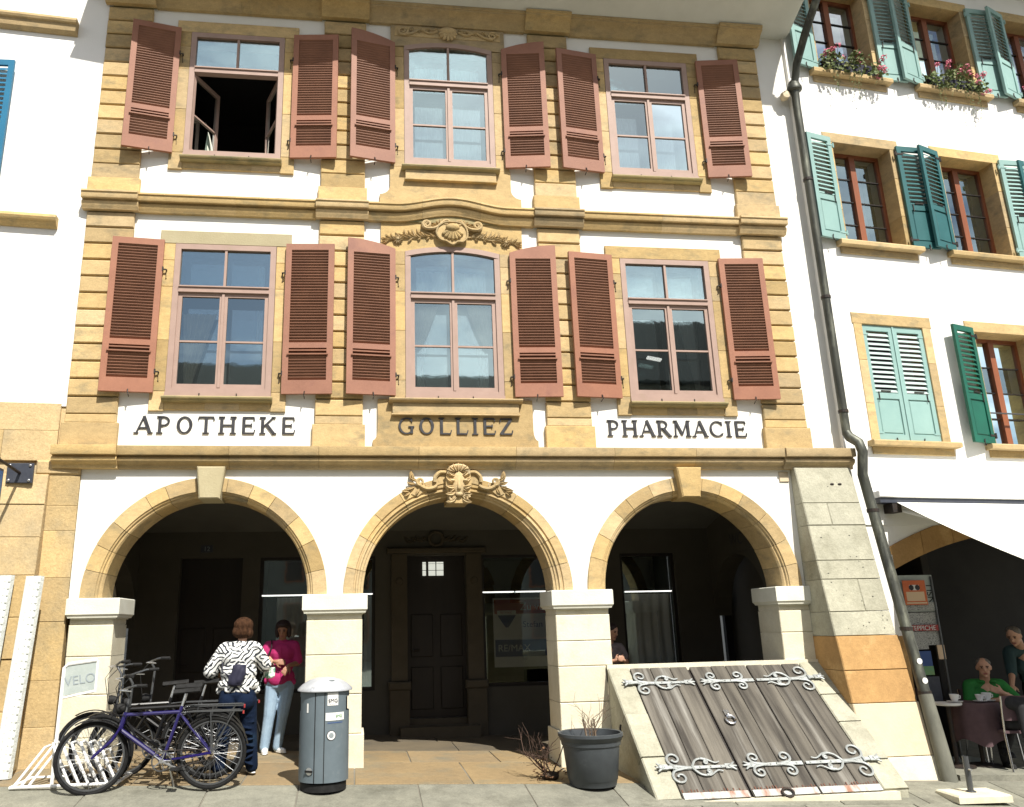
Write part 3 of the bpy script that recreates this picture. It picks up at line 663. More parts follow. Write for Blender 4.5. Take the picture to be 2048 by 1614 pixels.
    if curtain == 'sheer':
        for a, b in ((c-0.52, c-0.02), (c+0.02, c+0.52)):
            cu = MB(); wavy(cu, a, b, zb+0.1, zt-0.12, 0.34, 0.022, 7); cu.build('curtain', 'curtain', w, smooth=True)
    elif curtain == 'tied':
        for s in (-1, 1):
            def pin(t, a, b, s=s):
                k = 1 - 0.62*min(1, max(0, (t-0.05)/0.72))**0.8 if t < 0.78 else 0.38+0.12*(t-0.78)/0.22
                return (c+s*0.60, c+s*(0.60-0.50*k))
            cu = MB(); wavy(cu, 0, 1, zb+0.1, zt-0.15, 0.36, 0.02, 6, pin, m=24); cu.build('curtain', 'curtain_cream', w, smooth=True)
            def pin2(t, a, b, s=s):
                k = (1-t)**0.7; return (c+s*0.53, c+s*(0.47-0.27*k))
            cu = MB(); wavy(cu, 0, 1, zb+0.75, ztr-0.05, 0.17, 0.012, 5, pin2, m=20); cu.build('curtain', 'curtain_cream', w, smooth=True)
    elif curtain == 'left':
        def pin(t, a, b):
            k = (1-t)**1.1; return (c-0.53+0.06*t, c-0.38+0.28*k)
        cu = MB(); wavy(cu, 0, 1, zb+0.12, ztr-0.25, 0.165, 0.018, 5, pin, m=24); cu.build('curtain', 'curtain_cream', w, smooth=True)
        cu = MB(); wavy(cu, c+0.40, c+0.56, ztr-0.55, zt-0.15, 0.36, 0.02, 3); cu.build('curtain', 'curtain_cream', w, smooth=True)
    elif curtain == 'right':
        def pin(t, a, b):
            k = 1 - 0.6*min(1, t/0.85); return (c+0.53-0.30*k, c+0.53)
        cu = MB(); wavy(cu, 0, 1, zb+0.12, ztr-0.1, 0.30, 0.025, 5, pin, m=24); cu.build('curtain', 'curtain', w, smooth=True)
    # stone surround
    if not mid:
        su = MB().box(c-0.84, c-0.665, 0.032, 0.07, zb-0.19, zt+0.16).build('window_surround', 'sandstone_mossy', BLD)
        MB().cbox(c-0.865, c+0.86, 0.016, 0.07, zt+0.004, zt+0.195, 0.006).build('lintel', 'sandstone_grey' if (not upper and c < 0) else 'sandstone', su)
        for s in (-1, 1):
            e = [zb-0.20, zb+0.06, zb+0.75, zt-0.62, zt-0.24, zt]
            for i, (a, b) in enumerate(zip(e, e[1:])):
                x0, x1 = sorted((c+s*0.664, c+s*0.85)); MB().cbox(x0, x1, 0.016+random.uniform(-.002,.002), 0.07, a+0.0015, b-0.0015, 0.004).build('jamb_stone', 'sandstone', su)
        e = [c-0.66, c-0.16, c+0.27, c+0.66]
        for a, b in zip(e, e[1:]): MB().cbox(a, b, 0.018, 0.07, zb-0.185, zb-0.07, 0.004).build('apron_stone', 'sandstone', su)
        MB().sweepx([(0.06,zb-0.015),(-0.075,zb-0.022),(-0.088,zb-0.035),(-0.082,zb-0.052),(-0.055,zb-0.06),(-0.05,zb-0.075),(-0.01,zb-0.088),(0.06,zb-0.09)], [(c-0.685,0,0),(c+0.685,0,0)]).build('sill', 'sandstone_mossy', su, smooth=True)
    MB().box(c-0.24, c-0.225, y0-0.026, y0+0.02, zb-0.02, zb+0.03).build('drain_spout', 'iron', w)
    MB().box(c+0.225, c+0.24, y0-0.026, y0+0.02, zb-0.02, zb+0.03).build('drain_spout', 'iron', w)

LO = dict(zb=4.45, zt=6.567, ztr=5.873, zbar=5.195); UP = dict(zb=7.89, zt=9.922, ztr=9.25, zbar=8.60)
window(WC[0], mid=False, upper=False, curtain='left', **LO)
window(WC[1], mid=True, upper=False, curtain='tied', **LO)
window(WC[2], mid=False, upper=False, curtain='right', **LO)
MB().add([(3.27,1.5,5.60),(3.50,1.5,5.56),(3.52,1.62,5.56),(3.29,1.62,5.60),(3.27,1.5,5.62),(3.50,1.5,5.58),(3.52,1.62,5.58),(3.29,1.62,5.62)], [(0,1,2,3),(4,5,6,7),(0,1,5,4),(2,3,7,6),(1,2,6,5),(0,3,7,4)]).build('ceiling_lamp', 'white_glow', BLD)
window(WC[0], mid=False, upper=True, curtain=None, opened=True, **UP)
window(WC[1], mid=True, upper=True, curtain='sheer', **UP)
window(WC[2], mid=False, upper=True, curtain='sheer', **UP)

def mid_stone():
    # lower middle window: jambs, sill, base carrying the owner's name
    for zb, zt, top, hw, base in ((4.45, 6.567, 6.56, 0.995, 3.78), (7.89, 9.922, 10.28, 0.858, 7.245)):
        su = MB().box(-0.86, -0.665, 0.034, 0.07, zb-0.1, zt).build('window_surround', 'sandstone_mossy', BLD)
        for s in (-1, 1):
            e = [zb-0.01, zb+0.25, zb+0.95, zt-0.6, zt-0.2, zt+0.002 if hw > 0.9 else zt-0.02]
            for a, b in zip(e, e[1:]):
                x0, x1 = sorted((s*0.664, s*(0.86))); MB().cbox(x0, x1, 0.016+random.uniform(-.002,.002), 0.07, a+0.0015, b-0.0015, 0.004).build('jamb_stone', 'sandstone', su)
        # spandrel under the arched head fills between frame and panel
        n = 16; W = 0.664
        mb = MB(); arc = [(-W+2*W*i/n, zt+0.088*(1-((-W+2*W*i/n)/W)**2)) for i in range(n+1)]
        topz = 6.72 if hw > 0.9 else 10.28
        if hw > 0.9: pass
        else:
            mb.prism([(-0.86, zt-0.018)] + arc + [(0.86, zt-0.018), (0.86, topz), (-0.86, topz)], 0.014, 0.06).build('lintel', 'sandstone', su)
        k = hw if hw > 0.9 else 0.865; wide = k+0.075 if hw > 0.9 else 1.01
        fl = 0.10 if hw > 0.9 else 0.10
        zf = base + (0.105 if hw > 0.9 else 0.19)
        kk = 1.03 if hw > 0.9 else 0.868
        ww = 1.09 if hw > 0.9 else 1.012
        tp = zb-0.012
        out = [(kk, tp), (kk, zf+0.14)] + [(kk+(ww-kk)*(1-cos(pi/2*i/6)), zf+0.14-0.14*sin(pi/2*i/6)) for i in range(1, 7)] + [(ww, base)]
        poly = out + [(-x, z) for x, z in reversed(out)]
        MB().prism(poly, 0.010, 0.06).build('apron_stone', 'sandstone', su)
        s1 = 0.885 if hw > 0.9 else 0.705; s2 = 0.838 if hw > 0.9 else 0.652
        z = zb-0.012
        MB().sweepx([(0.05,z),(-0.09,z-0.006),(-0.10,z-0.02),(-0.09,z-0.038),(-0.06,z-0.045),(-0.03,z-0.06),(0.05,z-0.062)], [(-s1,0,0),(s1,0,0)]).build('sill', 'sandstone' if hw > 0.9 else 'sandstone_mossy', su, smooth=True)
        MB().cbox(-s2, s2, -0.035, 0.05, z-0.205, z-0.063, 0.006).build('sill_moulding', 'sandstone', su)
        MB().box(-s2-0.012, s2+0.012, -0.052, 0.05, z-0.222, z-0.207).build('sill_moulding', 'sandstone', su)
mid_stone()

def make_shutter(H, crown, mirror):
    """frame and louvres; hinge at x=0, leaf towards -x (mirror: +x); crown = rise of the top towards the outer edge"""
    W = 0.648; t = 0.046; st = 0.078
    def top(x): return H + crown*(1-((W-x)/W)**2)*1.0 if crown else H
    fr = MB()
    for x0, x1 in ((0, st), (W-st, W)):
        fr.add([(x0,0,0),(x1,0,0),(x1,t,0),(x0,t,0),(x0,0,top(x0)),(x1,0,top(x1)),(x1,t,top(x1)),(x0,t,top(x0))], [(0,1,5,4),(1,2,6,5),(2,3,7,6),(3,0,4,7),(4,5,6,7),(3,2,1,0)])
    br = 0.185; zm = 0.295*H; mr = 0.075; tr = 0.09
    n = 6; zt0 = H-tr
    for i in range(n):
        a = st+(W-2*st)*i/n; b = st+(W-2*st)*(i+1)/n
        fr.add([(a,0,zt0),(b,0,zt0),(b,t,zt0),(a,t,zt0),(a,0,top(a)),(b,0,top(b)),(b,t,top(b)),(a,t,top(a))], [(0,1,5,4),(2,3,7,6),(4,5,6,7),(3,2,1,0)])
    fr.box(st, W-st, 0, t, 0, br); fr.box(st, W-st, 0, t, zm, zm+mr)
    sl = MB()
    def louvres(z0, z1, nn):
        p = (z1-z0)/nn
        for i in range(nn):
            z = z0+p*i; th = 0.007
            k = p*1.12 if i < nn-1 else p*0.8
            k = p*0.95; sl.add([(st,0.006,z+k),(W-st,0.006,z+k),(W-st,0.006,z+k+th),(st,0.006,z+k+th),(st,t-0.006,z-p*0.2),(W-st,t-0.006,z-p*0.2),(W-st,t-0.006,z-p*0.2+th),(st,t-0.006,z-p*0.2+th)],
                [(0,1,2,3),(5,4,7,6),(3,2,6,7),(1,0,4,5)])
    louvres(zm+mr, zt0, round((zt0-zm-mr)/0.040)); louvres(br, zm-0.075, round((zm-0.075-br)/0.040))
    bar = MB().box(st-0.02, W-st+0.02, -0.024, -0.002, zm-0.098, zm-0.080)
    bar.box(st, W-st, 0.0, t, zm-0.04, zm-0.022); bar.box(st-0.004, W-st+0.004, t-0.012, t-0.004, zm-0.125, zm+0.004)
    hgs = []
    for z in (0.28, H-0.42):
        hg = MB(); hgs.append(hg)
        hg.tube([(0.005, 0.02, z), (-0.045, 0.022, z), (-0.045, 0.06, z)], 0.011, 6); hg.tube([(-0.04, 0.045, z-0.01), (-0.045, 0.055, z-0.11)], 0.004, 5)
        hg.ell((-0.045, 0.055, z-0.115), 0.009, 8, 6); hg.box(-0.012, 0.006, -0.004, 0.03, z-0.03, z+0.03)
    lt = MB().tube([(W*0.45, -0.02, -0.028), (W*0.46, -0.012, 0.02), (W*0.46, 0.0, 0.03)], 0.008, 5)
    lt.tube([(W*0.45, 0.01, -0.03), (W*0.45, 0.06, -0.05)], 0.006, 5)
    out = []
    for m in (fr, sl, bar, lt, *hgs):
        if not mirror: m.v = [(-x, y, z) for x, y, z in m.v]
        out.append(m.mesh('shutter'))
    return out
def shutters():
    for zone, H0, z0 in ((LO, 2.115, 4.475), (UP, 2.03, 7.91)):
        for k, c in enumerate(WC):
            for s in (-1, 1):
                crown = 0.115 if k == 1 else 0.0
                parts = make_shutter(H0-(0.02 if crown else 0), crown, s == 1)
                a = [[5, 4], [6, 4], [6, 5]][k][0 if s == -1 else 1] if zone is LO else [[11, 6], [11, 8], [8, 8]][k][0 if s == -1 else 1]
                ang = radians(a)*(1 if s == -1 else -1)
                so = link('shutter', parts[0], 'shutter_brown', BLD, (c+s*0.795, -0.045, z0), (0, 0, ang))
                link('louvre_slats', parts[1], 'slat_brown', so, kind='stuff')
                link('louvre_bar', parts[2], 'slat_brown', so); link('stay_hook', parts[3], 'iron', so); link('hinge', parts[4], 'iron', so); link('hinge', parts[5], 'iron', so)
shutters()

# ---------------------------------------------------------------- lettering
def letters(word, x0, x1, z, h, parent, y=0.004):
    T, t, S = 0.165, 0.085, 0.06
    def ser(x, y0, w=0.30): return ('l', x-w/2, y0, x+w/2, y0, S, 1)
    G = {
     'A': (0.92, [('l',0.08,0,0.47,1,t),('l',0.45,1,0.84,0,T),('l',0.2,0.32,0.72,0.32,t*0.9),ser(0.08,0.03,0.26),ser(0.84,0.03,0.28)]),
     'P': (0.78, [('l',0.17,0,0.17,1,T),('a',0.36,0.715,0.29,0.285-0.04,-90,90,t*1.25),('l',0.2,0.96,0.38,0.96,t),('l',0.2,0.47,0.38,0.47,t),ser(0.17,0.03,0.34),ser(0.1,0.97,0.2)]),
     'O': (0.98, [('e',0.49,0.5,0.43,0.50,T,t)]),
     'T': (0.88, [('l',0.44,0,0.44,0.96,T),('l',0.03,0.96,0.85,0.96,t),('l',0.05,0.97,0.0,0.80,S),('l',0.83,0.97,0.88,0.80,S),ser(0.44,0.03,0.36)]),
     'H': (0.98, [('l',0.17,0,0.17,1,T),('l',0.81,0,0.81,1,T),('l',0.2,0.5,0.8,0.5,t),ser(0.17,0.03,0.34),ser(0.17,0.97,0.34),ser(0.81,0.03,0.34),ser(0.81,0.97,0.34)]),
     'E': (0.80, [('l',0.17,0,0.17,1,T),('l',0.15,0.96,0.72,0.96,t),('l',0.2,0.51,0.6,0.51,t),('l',0.15,0.04,0.76,0.04,t),('l',0.72,0.98,0.75,0.80,S),('l',0.74,0.02,0.79,0.24,S),('l',0.6,0.42,0.6,0.61,S)]),
     'K': (0.94, [('l',0.17,0,0.17,1,T),('l',0.22,0.42,0.78,1.0,t),('l',0.38,0.58,0.82,0.0,T),ser(0.17,0.03,0.34),ser(0.17,0.97,0.34),ser(0.82,0.03,0.26),ser(0.77,0.97,0.24)]),
     'G': (0.96, [('a',0.5,0.5,0.41,0.455,42,318,T*0.8),('l',0.80,0.05,0.80,0.45,T*0.85),('l',0.60,0.45,0.94,0.45,S*1.2),('l',0.78,0.97,0.80,0.72,S)]),
     'L': (0.76, [('l',0.17,0,0.17,1,T),('l',0.15,0.04,0.70,0.04,t),('l',0.68,0.02,0.75,0.26,S),ser(0.17,0.97,0.34)]),
     'I': (0.40, [('l',0.2,0,0.2,1,T),ser(0.2,0.03,0.36),ser(0.2,0.97,0.36)]),
     'Z': (0.84, [('l',0.10,0.955,0.78,0.955,t),('l',0.74,0.96,0.10,0.04,T),('l',0.06,0.045,0.76,0.045,t),('l',0.10,0.98,0.06,0.76,S),('l',0.75,0.02,0.80,0.26,S)]),
     'R': (0.90, [('l',0.17,0,0.17,1,T),('a',0.36,0.73,0.27,0.23,-90,90,t*1.25),('l',0.2,0.96,0.38,0.96,t),('l',0.2,0.50,0.38,0.50,t),('l',0.40,0.49,0.80,0.0,T),ser(0.17,0.03,0.34),ser(0.1,0.97,0.2),ser(0.82,0.03,0.2)]),
     'M': (1.10, [('l',0.13,0,0.17,1,t),('l',0.17,1,0.55,0.12,T*0.9),('l',0.55,0.12,0.92,1,t),('l',0.94,0,0.92,1,T),ser(0.13,0.03,0.28),ser(0.94,0.03,0.34),ser(0.12,0.97,0.2),ser(0.98,0.97,0.2)]),
     'C': (0.90, [('a',0.5,0.5,0.41,0.455,44,316,T*0.8),('l',0.79,0.95,0.81,0.70,S),('l',0.80,0.08,0.85,0.26,S*0.7)]),
    }
    tot = sum(G[ch][0] for ch in word); sc = h; gap = ((x1-x0)/sc - tot)/(len(word)-1); x = 0
    for ch in word:
        w, st = G[ch]; mb = MB(); k = 0
        for q in st:
            d = 0.0012*k; k += 1; ya, yb = y-0.010-d, y+0.03
            def X(a): return x0+(x+a)*sc
            if q[0] == 'l':
                _, a, b, a2, b2, wd = q[:6]; L = hypot(a2-a, b2-b); nx, nz = -(b2-b)/L*wd/2, (a2-a)/L*wd/2
                mb.prism([(X(a+nx), z+(b+nz)*sc), (X(a2+nx), z+(b2+nz)*sc), (X(a2-nx), z+(b2-nz)*sc), (X(a-nx), z+(b-nz)*sc)], ya, yb)
            elif q[0] == 'a':
                _, cx, cz, rx, rz, a0, a1, wd = q; n = 18; o = []; i_ = []
                for i in range(n+1):
                    a = radians(a0+(a1-a0)*i/n); f = wd*(0.55+0.45*abs(cos(a)))/1.0
                    o.append((X(cx+(rx+f/2)*cos(a)), z+(cz+(rz+f/2)*sin(a))*sc)); i_.append((X(cx+(rx-f/2)*cos(a)), z+(cz+(rz-f/2)*sin(a))*sc))
                for i in range(n): mb.prism([o[i], o[i+1], i_[i+1], i_[i]], ya, yb)
            else:
                _, cx, cz, rx, rz, T1, t1 = q; n = 28; o = []; i_ = []
                for i in range(n+1):
                    a = 2*pi*i/n; o.append((X(cx+rx*cos(a)), z+(cz+rz*sin(a))*sc)); i_.append((X(cx+(rx-T1)*cos(a)), z+(cz+(rz-t1)*sin(a))*sc))
                for i in range(n): mb.prism([o[i], o[i+1], i_[i+1], i_[i]], ya, yb)
        mb.build('letter', 'letter_black', parent)
        x += w+gap
def lettering():
    for word, a, b, y in (('APOTHEKE', -4.06, -2.085, 0.044), ('GOLLIEZ', -0.765, 0.755, 0.004), ('PHARMACIE', 2.05, 4.02, 0.044)):
        p = MB().box(a, b, y+0.02, y+0.03, 4.06, 4.08).build('lettering', 'letter_black', BLD)
        letters(word, a, b, 3.963, 0.224, p, y)
lettering()

# ---------------------------------------------------------------- carved ornament
def spiral(cx, cz, r0, r1, turns, a0, d, y, w0, w1, n=40):
    pts = []; rad = []
    for i in range(n+1):
        t = i/n; a = a0 + d*turns*2*pi*t; r = r0+(r1-r0)*t
        pts.append((cx+r*cos(a), y, cz+r*sin(a))); rad.append(w0+(w1-w0)*t)
    return pts, rad
def leaf(mb, x, z, ang, L, W, y, lift=0.025, bend=0.0):
    n = 7; v = []; f = []
    for i in range(n+1):
        t = i/n; a = ang+bend*t; wv = W*sin(pi*min(1, t*0.92+0.08))**0.8*(1-0.3*t); h = lift*sin(pi*(0.15+0.8*t))
        px = x+L*t*cos(ang+bend*t/2); pz = z+L*t*sin(ang+bend*t/2); nx, nz = -sin(a), cos(a)
        for k, hh in ((-1, 0.0), (-0.5, 0.75), (0, 0.55), (0.5, 1.0), (1, 0.0)): v.append((px+nx*wv/2*k, y-h*hh, pz+nz*wv/2*k))
    for i in range(n):
        for j in range(4): f.append((i*5+j, i*5+j+1, (i+1)*5+j+1, (i+1)*5+j))
    mb.add(v, f)
def curve_pts(p, n=14):     # Catmull-Rom through (x,z)
    out = []
    q = [p[0]] + list(p) + [p[-1]]
    for i in range(1, len(q)-2):
        for k in range(n):
            t = k/n; a, b, c, d = q[i-1], q[i], q[i+1], q[i+2]
            out.append(tuple(0.5*((2*b[j]) + (-a[j]+c[j])*t + (2*a[j]-5*b[j]+4*c[j]-d[j])*t*t + (-a[j]+3*b[j]-3*c[j]+d[j])*t**3) for j in (0, 1)))
    out.append(tuple(p[-1])); return out
def ornaments():
    M_ = 'sandstone_worn'
    # 1: shell cartouche between hood and lower middle window
    base = MB()
    pts = [(-0.20,6.93),(-0.225,6.83),(-0.17,6.74),(-0.09,6.715),(0.0,6.665),(0.07,6.71),(0.15,6.715),(0.205,6.79),(0.19,6.92),(0.10,7.0),(-0.1,7.0)]
    P2 = curve_pts(pts + [pts[0]], 5)[:-1]
    base.prism(P2, -0.045, 0.03)
    o = base.build('carved_cartouche', M_, BLD, smooth=True)
    rim = MB(); rim.tube([(x, -0.05, z) for x, z in P2], 0.016, 6, closed=True)
    rim.build('shell_rim', M_, o, smooth=True)
    sh = MB()
    for i in range(7):
        a = radians(-150+20*i); L = 0.145
        sh.cap((0.0+0.03*cos(a), -0.075, 6.895+0.03*sin(a)), (L*cos(a)*1.0, -0.055, 6.895+L*sin(a)), 0.018, 0.027, 8)
    sh.ell((0, -0.075, 6.91), (0.10, 0.05, 0.06), 14, 8)
    sh.build('shell', M_, o, smooth=True)
    for s in (-1, 1):
        sc = MB()
        p, r = spiral(s*0.355, 6.965, 0.062, 0.012, 1.6, -pi/2, s, -0.035, 0.026, 0.014); sc.tube(p, r, 7)
        q = curve_pts([(s*0.355, 6.90), (s*0.27, 6.905), (s*0.20, 6.94), (s*0.12, 7.02), (s*0.06, 7.03)]); sc.tube([(x, -0.04, z) for x, z in q], [0.026*(1-0.4*i/len(q)) for i in range(len(q))], 7)
        p, r = spiral(s*0.085, 7.0, 0.045, 0.01, 1.4, 0, -s, -0.04, 0.02, 0.012); sc.tube(p, r, 7)
        for k in range(6): leaf(sc, s*(0.12+0.03*k), 7.0-0.012*k, radians(90-s*(10+18*k)), 0.075, 0.04, -0.02, 0.03)
        for k in range(4): leaf(sc, s*(0.33+0.03*k), 6.9+0.01*k, radians(90+s*(70-25*k)) if s > 0 else radians(90-(70-25*k)), 0.085, 0.03, 0.0, 0.03)
        sc.build('carved_scroll', M_, o, smooth=True)
        sp = MB(); rnd = random.Random(4)
        q_ = curve_pts([(s*0.22, 6.80), (s*0.36, 6.815), (s*0.5, 6.775), (s*0.66, 6.765), (s*0.76, 6.735)]); sp.tube([(x_, 0.008, z_) for x_, z_ in q_], [0.016-0.006*i_/len(q_) for i_ in range(len(q_))], 6)
        for k in range(9): leaf(sp, s*(0.24+0.052*k), 6.805-0.006*k, radians(90-s*(72+10*sin(k*1.9))), 0.17, 0.04, 0.012, 0.032, s*(0.5+0.5*sin(k*2.7)))
        for k in range(7):
            x = s*(0.26+0.06*k); q = rnd.uniform(0.6, 1.2); leaf(sp, x, 6.80-0.006*k+rnd.uniform(-.012,.012), radians(90-s*(48+rnd.uniform(-28,28))), 0.15*q, 0.045, 0.010, 0.034, s*rnd.uniform(-0.3,1.0))
            if k % 2: leaf(sp, x, 6.785-0.006*k, radians(-90+s*(60+rnd.uniform(-25,20))), 0.09*q, 0.04, 0.010, 0.03, -s*0.6)
        for k in range(10):
            a = 2*pi*k/10; leaf(sp, s*0.76, 6.735, a, 0.075, 0.04, 0.0, 0.032)
        sp.ell((s*0.76, -0.02, 6.735), (0.022, 0.02, 0.022), 8, 6)
        for k in range(5): leaf(sp, s*(0.80+0.02*k), 6.735, radians(90-s*(90+(-2+k)*24)), 0.16-0.02*abs(k-2), 0.03, 0.008, 0.024, s*0.4)
        sp.build('leaf_spray', M_, o, smooth=True)
    # 2: shaded frieze over the upper middle window
    fr = MB().box(-0.80, 0.80, 0.004, 0.03, 10.09, 10.25).build('carved_frieze', M_, BLD)
    for s in (-1, 1):
        sc = MB()
        p, r = spiral(s*0.68, 10.165, 0.075, 0.015, 1.5, 0, s, -0.012, 0.022, 0.012); sc.tube(p, r, 7)
        q = curve_pts([(s*0.68, 10.10), (s*0.55, 10.13), (s*0.42, 10.20), (s*0.28, 10.15), (s*0.16, 10.19)]); sc.tube([(x, -0.012, z) for x, z in q], 0.018, 6)
        for k in range(12): leaf(sc, s*(0.18+0.04*k), 10.17+0.02*sin(k*1.9), radians(90-s*(70*cos(k*2.3))) , 0.085, 0.045, 0.0, 0.035)
        sc.build('carved_scroll', M_, fr, smooth=True)
    sh = MB()
    for i in range(7): a = radians(180+30*i); sh.cap((0.04*cos(a), -0.03, 10.16+0.03*sin(a)), (0.115*cos(a), -0.02, 10.155+0.10*sin(a)), 0.02, 0.025, 7)
    sh.ell((0, -0.03, 10.20), (0.13, 0.04, 0.06)); sh.build('shell', M_, fr, smooth=True)
    # 3: mask and scrolls at the crown of the middle arch
    mk = MB()
    mk.prism([(-0.12,3.05),(0.12,3.05),(0.165,3.30),(0.15,3.47),(-0.15,3.47),(-0.165,3.30)], -0.10, 0.02)
    o = mk.build('carved_keystone', M_, BLD)
    fa = MB()
    fa.ell((0, -0.095, 3.30), (0.085, 0.045, 0.17)); fa.cap((0, -0.125, 3.36), (0, -0.14, 3.24), 0.016, 0.026, 8); fa.ell((0, -0.12, 3.16), (0.05, 0.03, 0.03))
    for s in (-1, 1):
        for k in range(5): leaf(fa, s*0.05, 3.40-0.075*k, radians(90-s*(75+14*k)) , 0.125, 0.07, -0.10, 0.05, s*0.9)
        for k in range(3): leaf(fa, s*0.045, 3.24-0.05*k, radians(90-s*(115+6*k)), 0.10, 0.05, -0.10, 0.045, -s*0.5)
        fa.ell((s*0.085, -0.125, 3.335), (0.035, 0.03, 0.022), 10, 6); p, r = spiral(s*0.09, 3.12, 0.04, 0.01, 1.3, 0, s, -0.115, 0.02, 0.01); fa.tube(p, r, 6)
    fa.build('mask_leaves', M_, o, smooth=True)
    cr = MB()
    for i in range(7): a = radians(15+25*i); leaf(cr, 0.05*cos(a), 3.455, a, 0.115, 0.06, -0.10, 0.06, 0.0)
    q = curve_pts([(-0.13,3.42),(-0.10,3.50),(0,3.53),(0.10,3.50),(0.13,3.42)]); cr.tube([(x, -0.11, z) for x, z in q], 0.024, 7)
    cr.build('mask_crest', M_, o, smooth=True)
    for s in (-1, 1):
        a = MB()
        # flat stone carrying the scroll
        out = [(0.13,3.47),(0.24,3.46),(0.30,3.39),(0.315,3.30),(0.36,3.265),(0.44,3.27),(0.50,3.30),(0.55,3.27),(0.60,3.18),(0.52,3.15),(0.40,3.25),(0.25,3.30),(0.13,3.33)]
        a.prism([(s*x, z) for x, z in out], -0.012, 0.04)
        q = curve_pts([(s*0.15,3.455),(s*0.23,3.455),(s*0.29,3.40),(s*0.30,3.33)]); a.tube([(x, -0.025, z) for x, z in q], 0.026, 7)
        q = curve_pts([(s*0.27,3.285),(s*0.32,3.255),(s*0.40,3.245),(s*0.47,3.275),(s*0.49,3.32)]); a.tube([(x, -0.025, z) for x, z in q], [0.024]*len(q), 7)
        p, r = spiral(s*0.485, 3.335, 0.048, 0.012, 1.5, -pi/2, s, -0.03, 0.022, 0.012); a.tube(p, r, 7)
        for k, (x, z, an, L) in enumerate(((0.52,3.345,20,0.13),(0.56,3.36,60,0.14),(0.60,3.36,75,0.12),(0.55,3.31,0,0.11),(0.56,3.27,-25,0.15),(0.62,3.22,-10,0.11),(0.62,3.20,-45,0.09),(0.50,3.25,-70,0.10))):
            leaf(a, s*x, z, radians(an) if s > 0 else radians(180-an), L, 0.05, -0.005, 0.04, s*0.4)
        a.build('carved_scroll', M_, o, smooth=True)
ornaments()

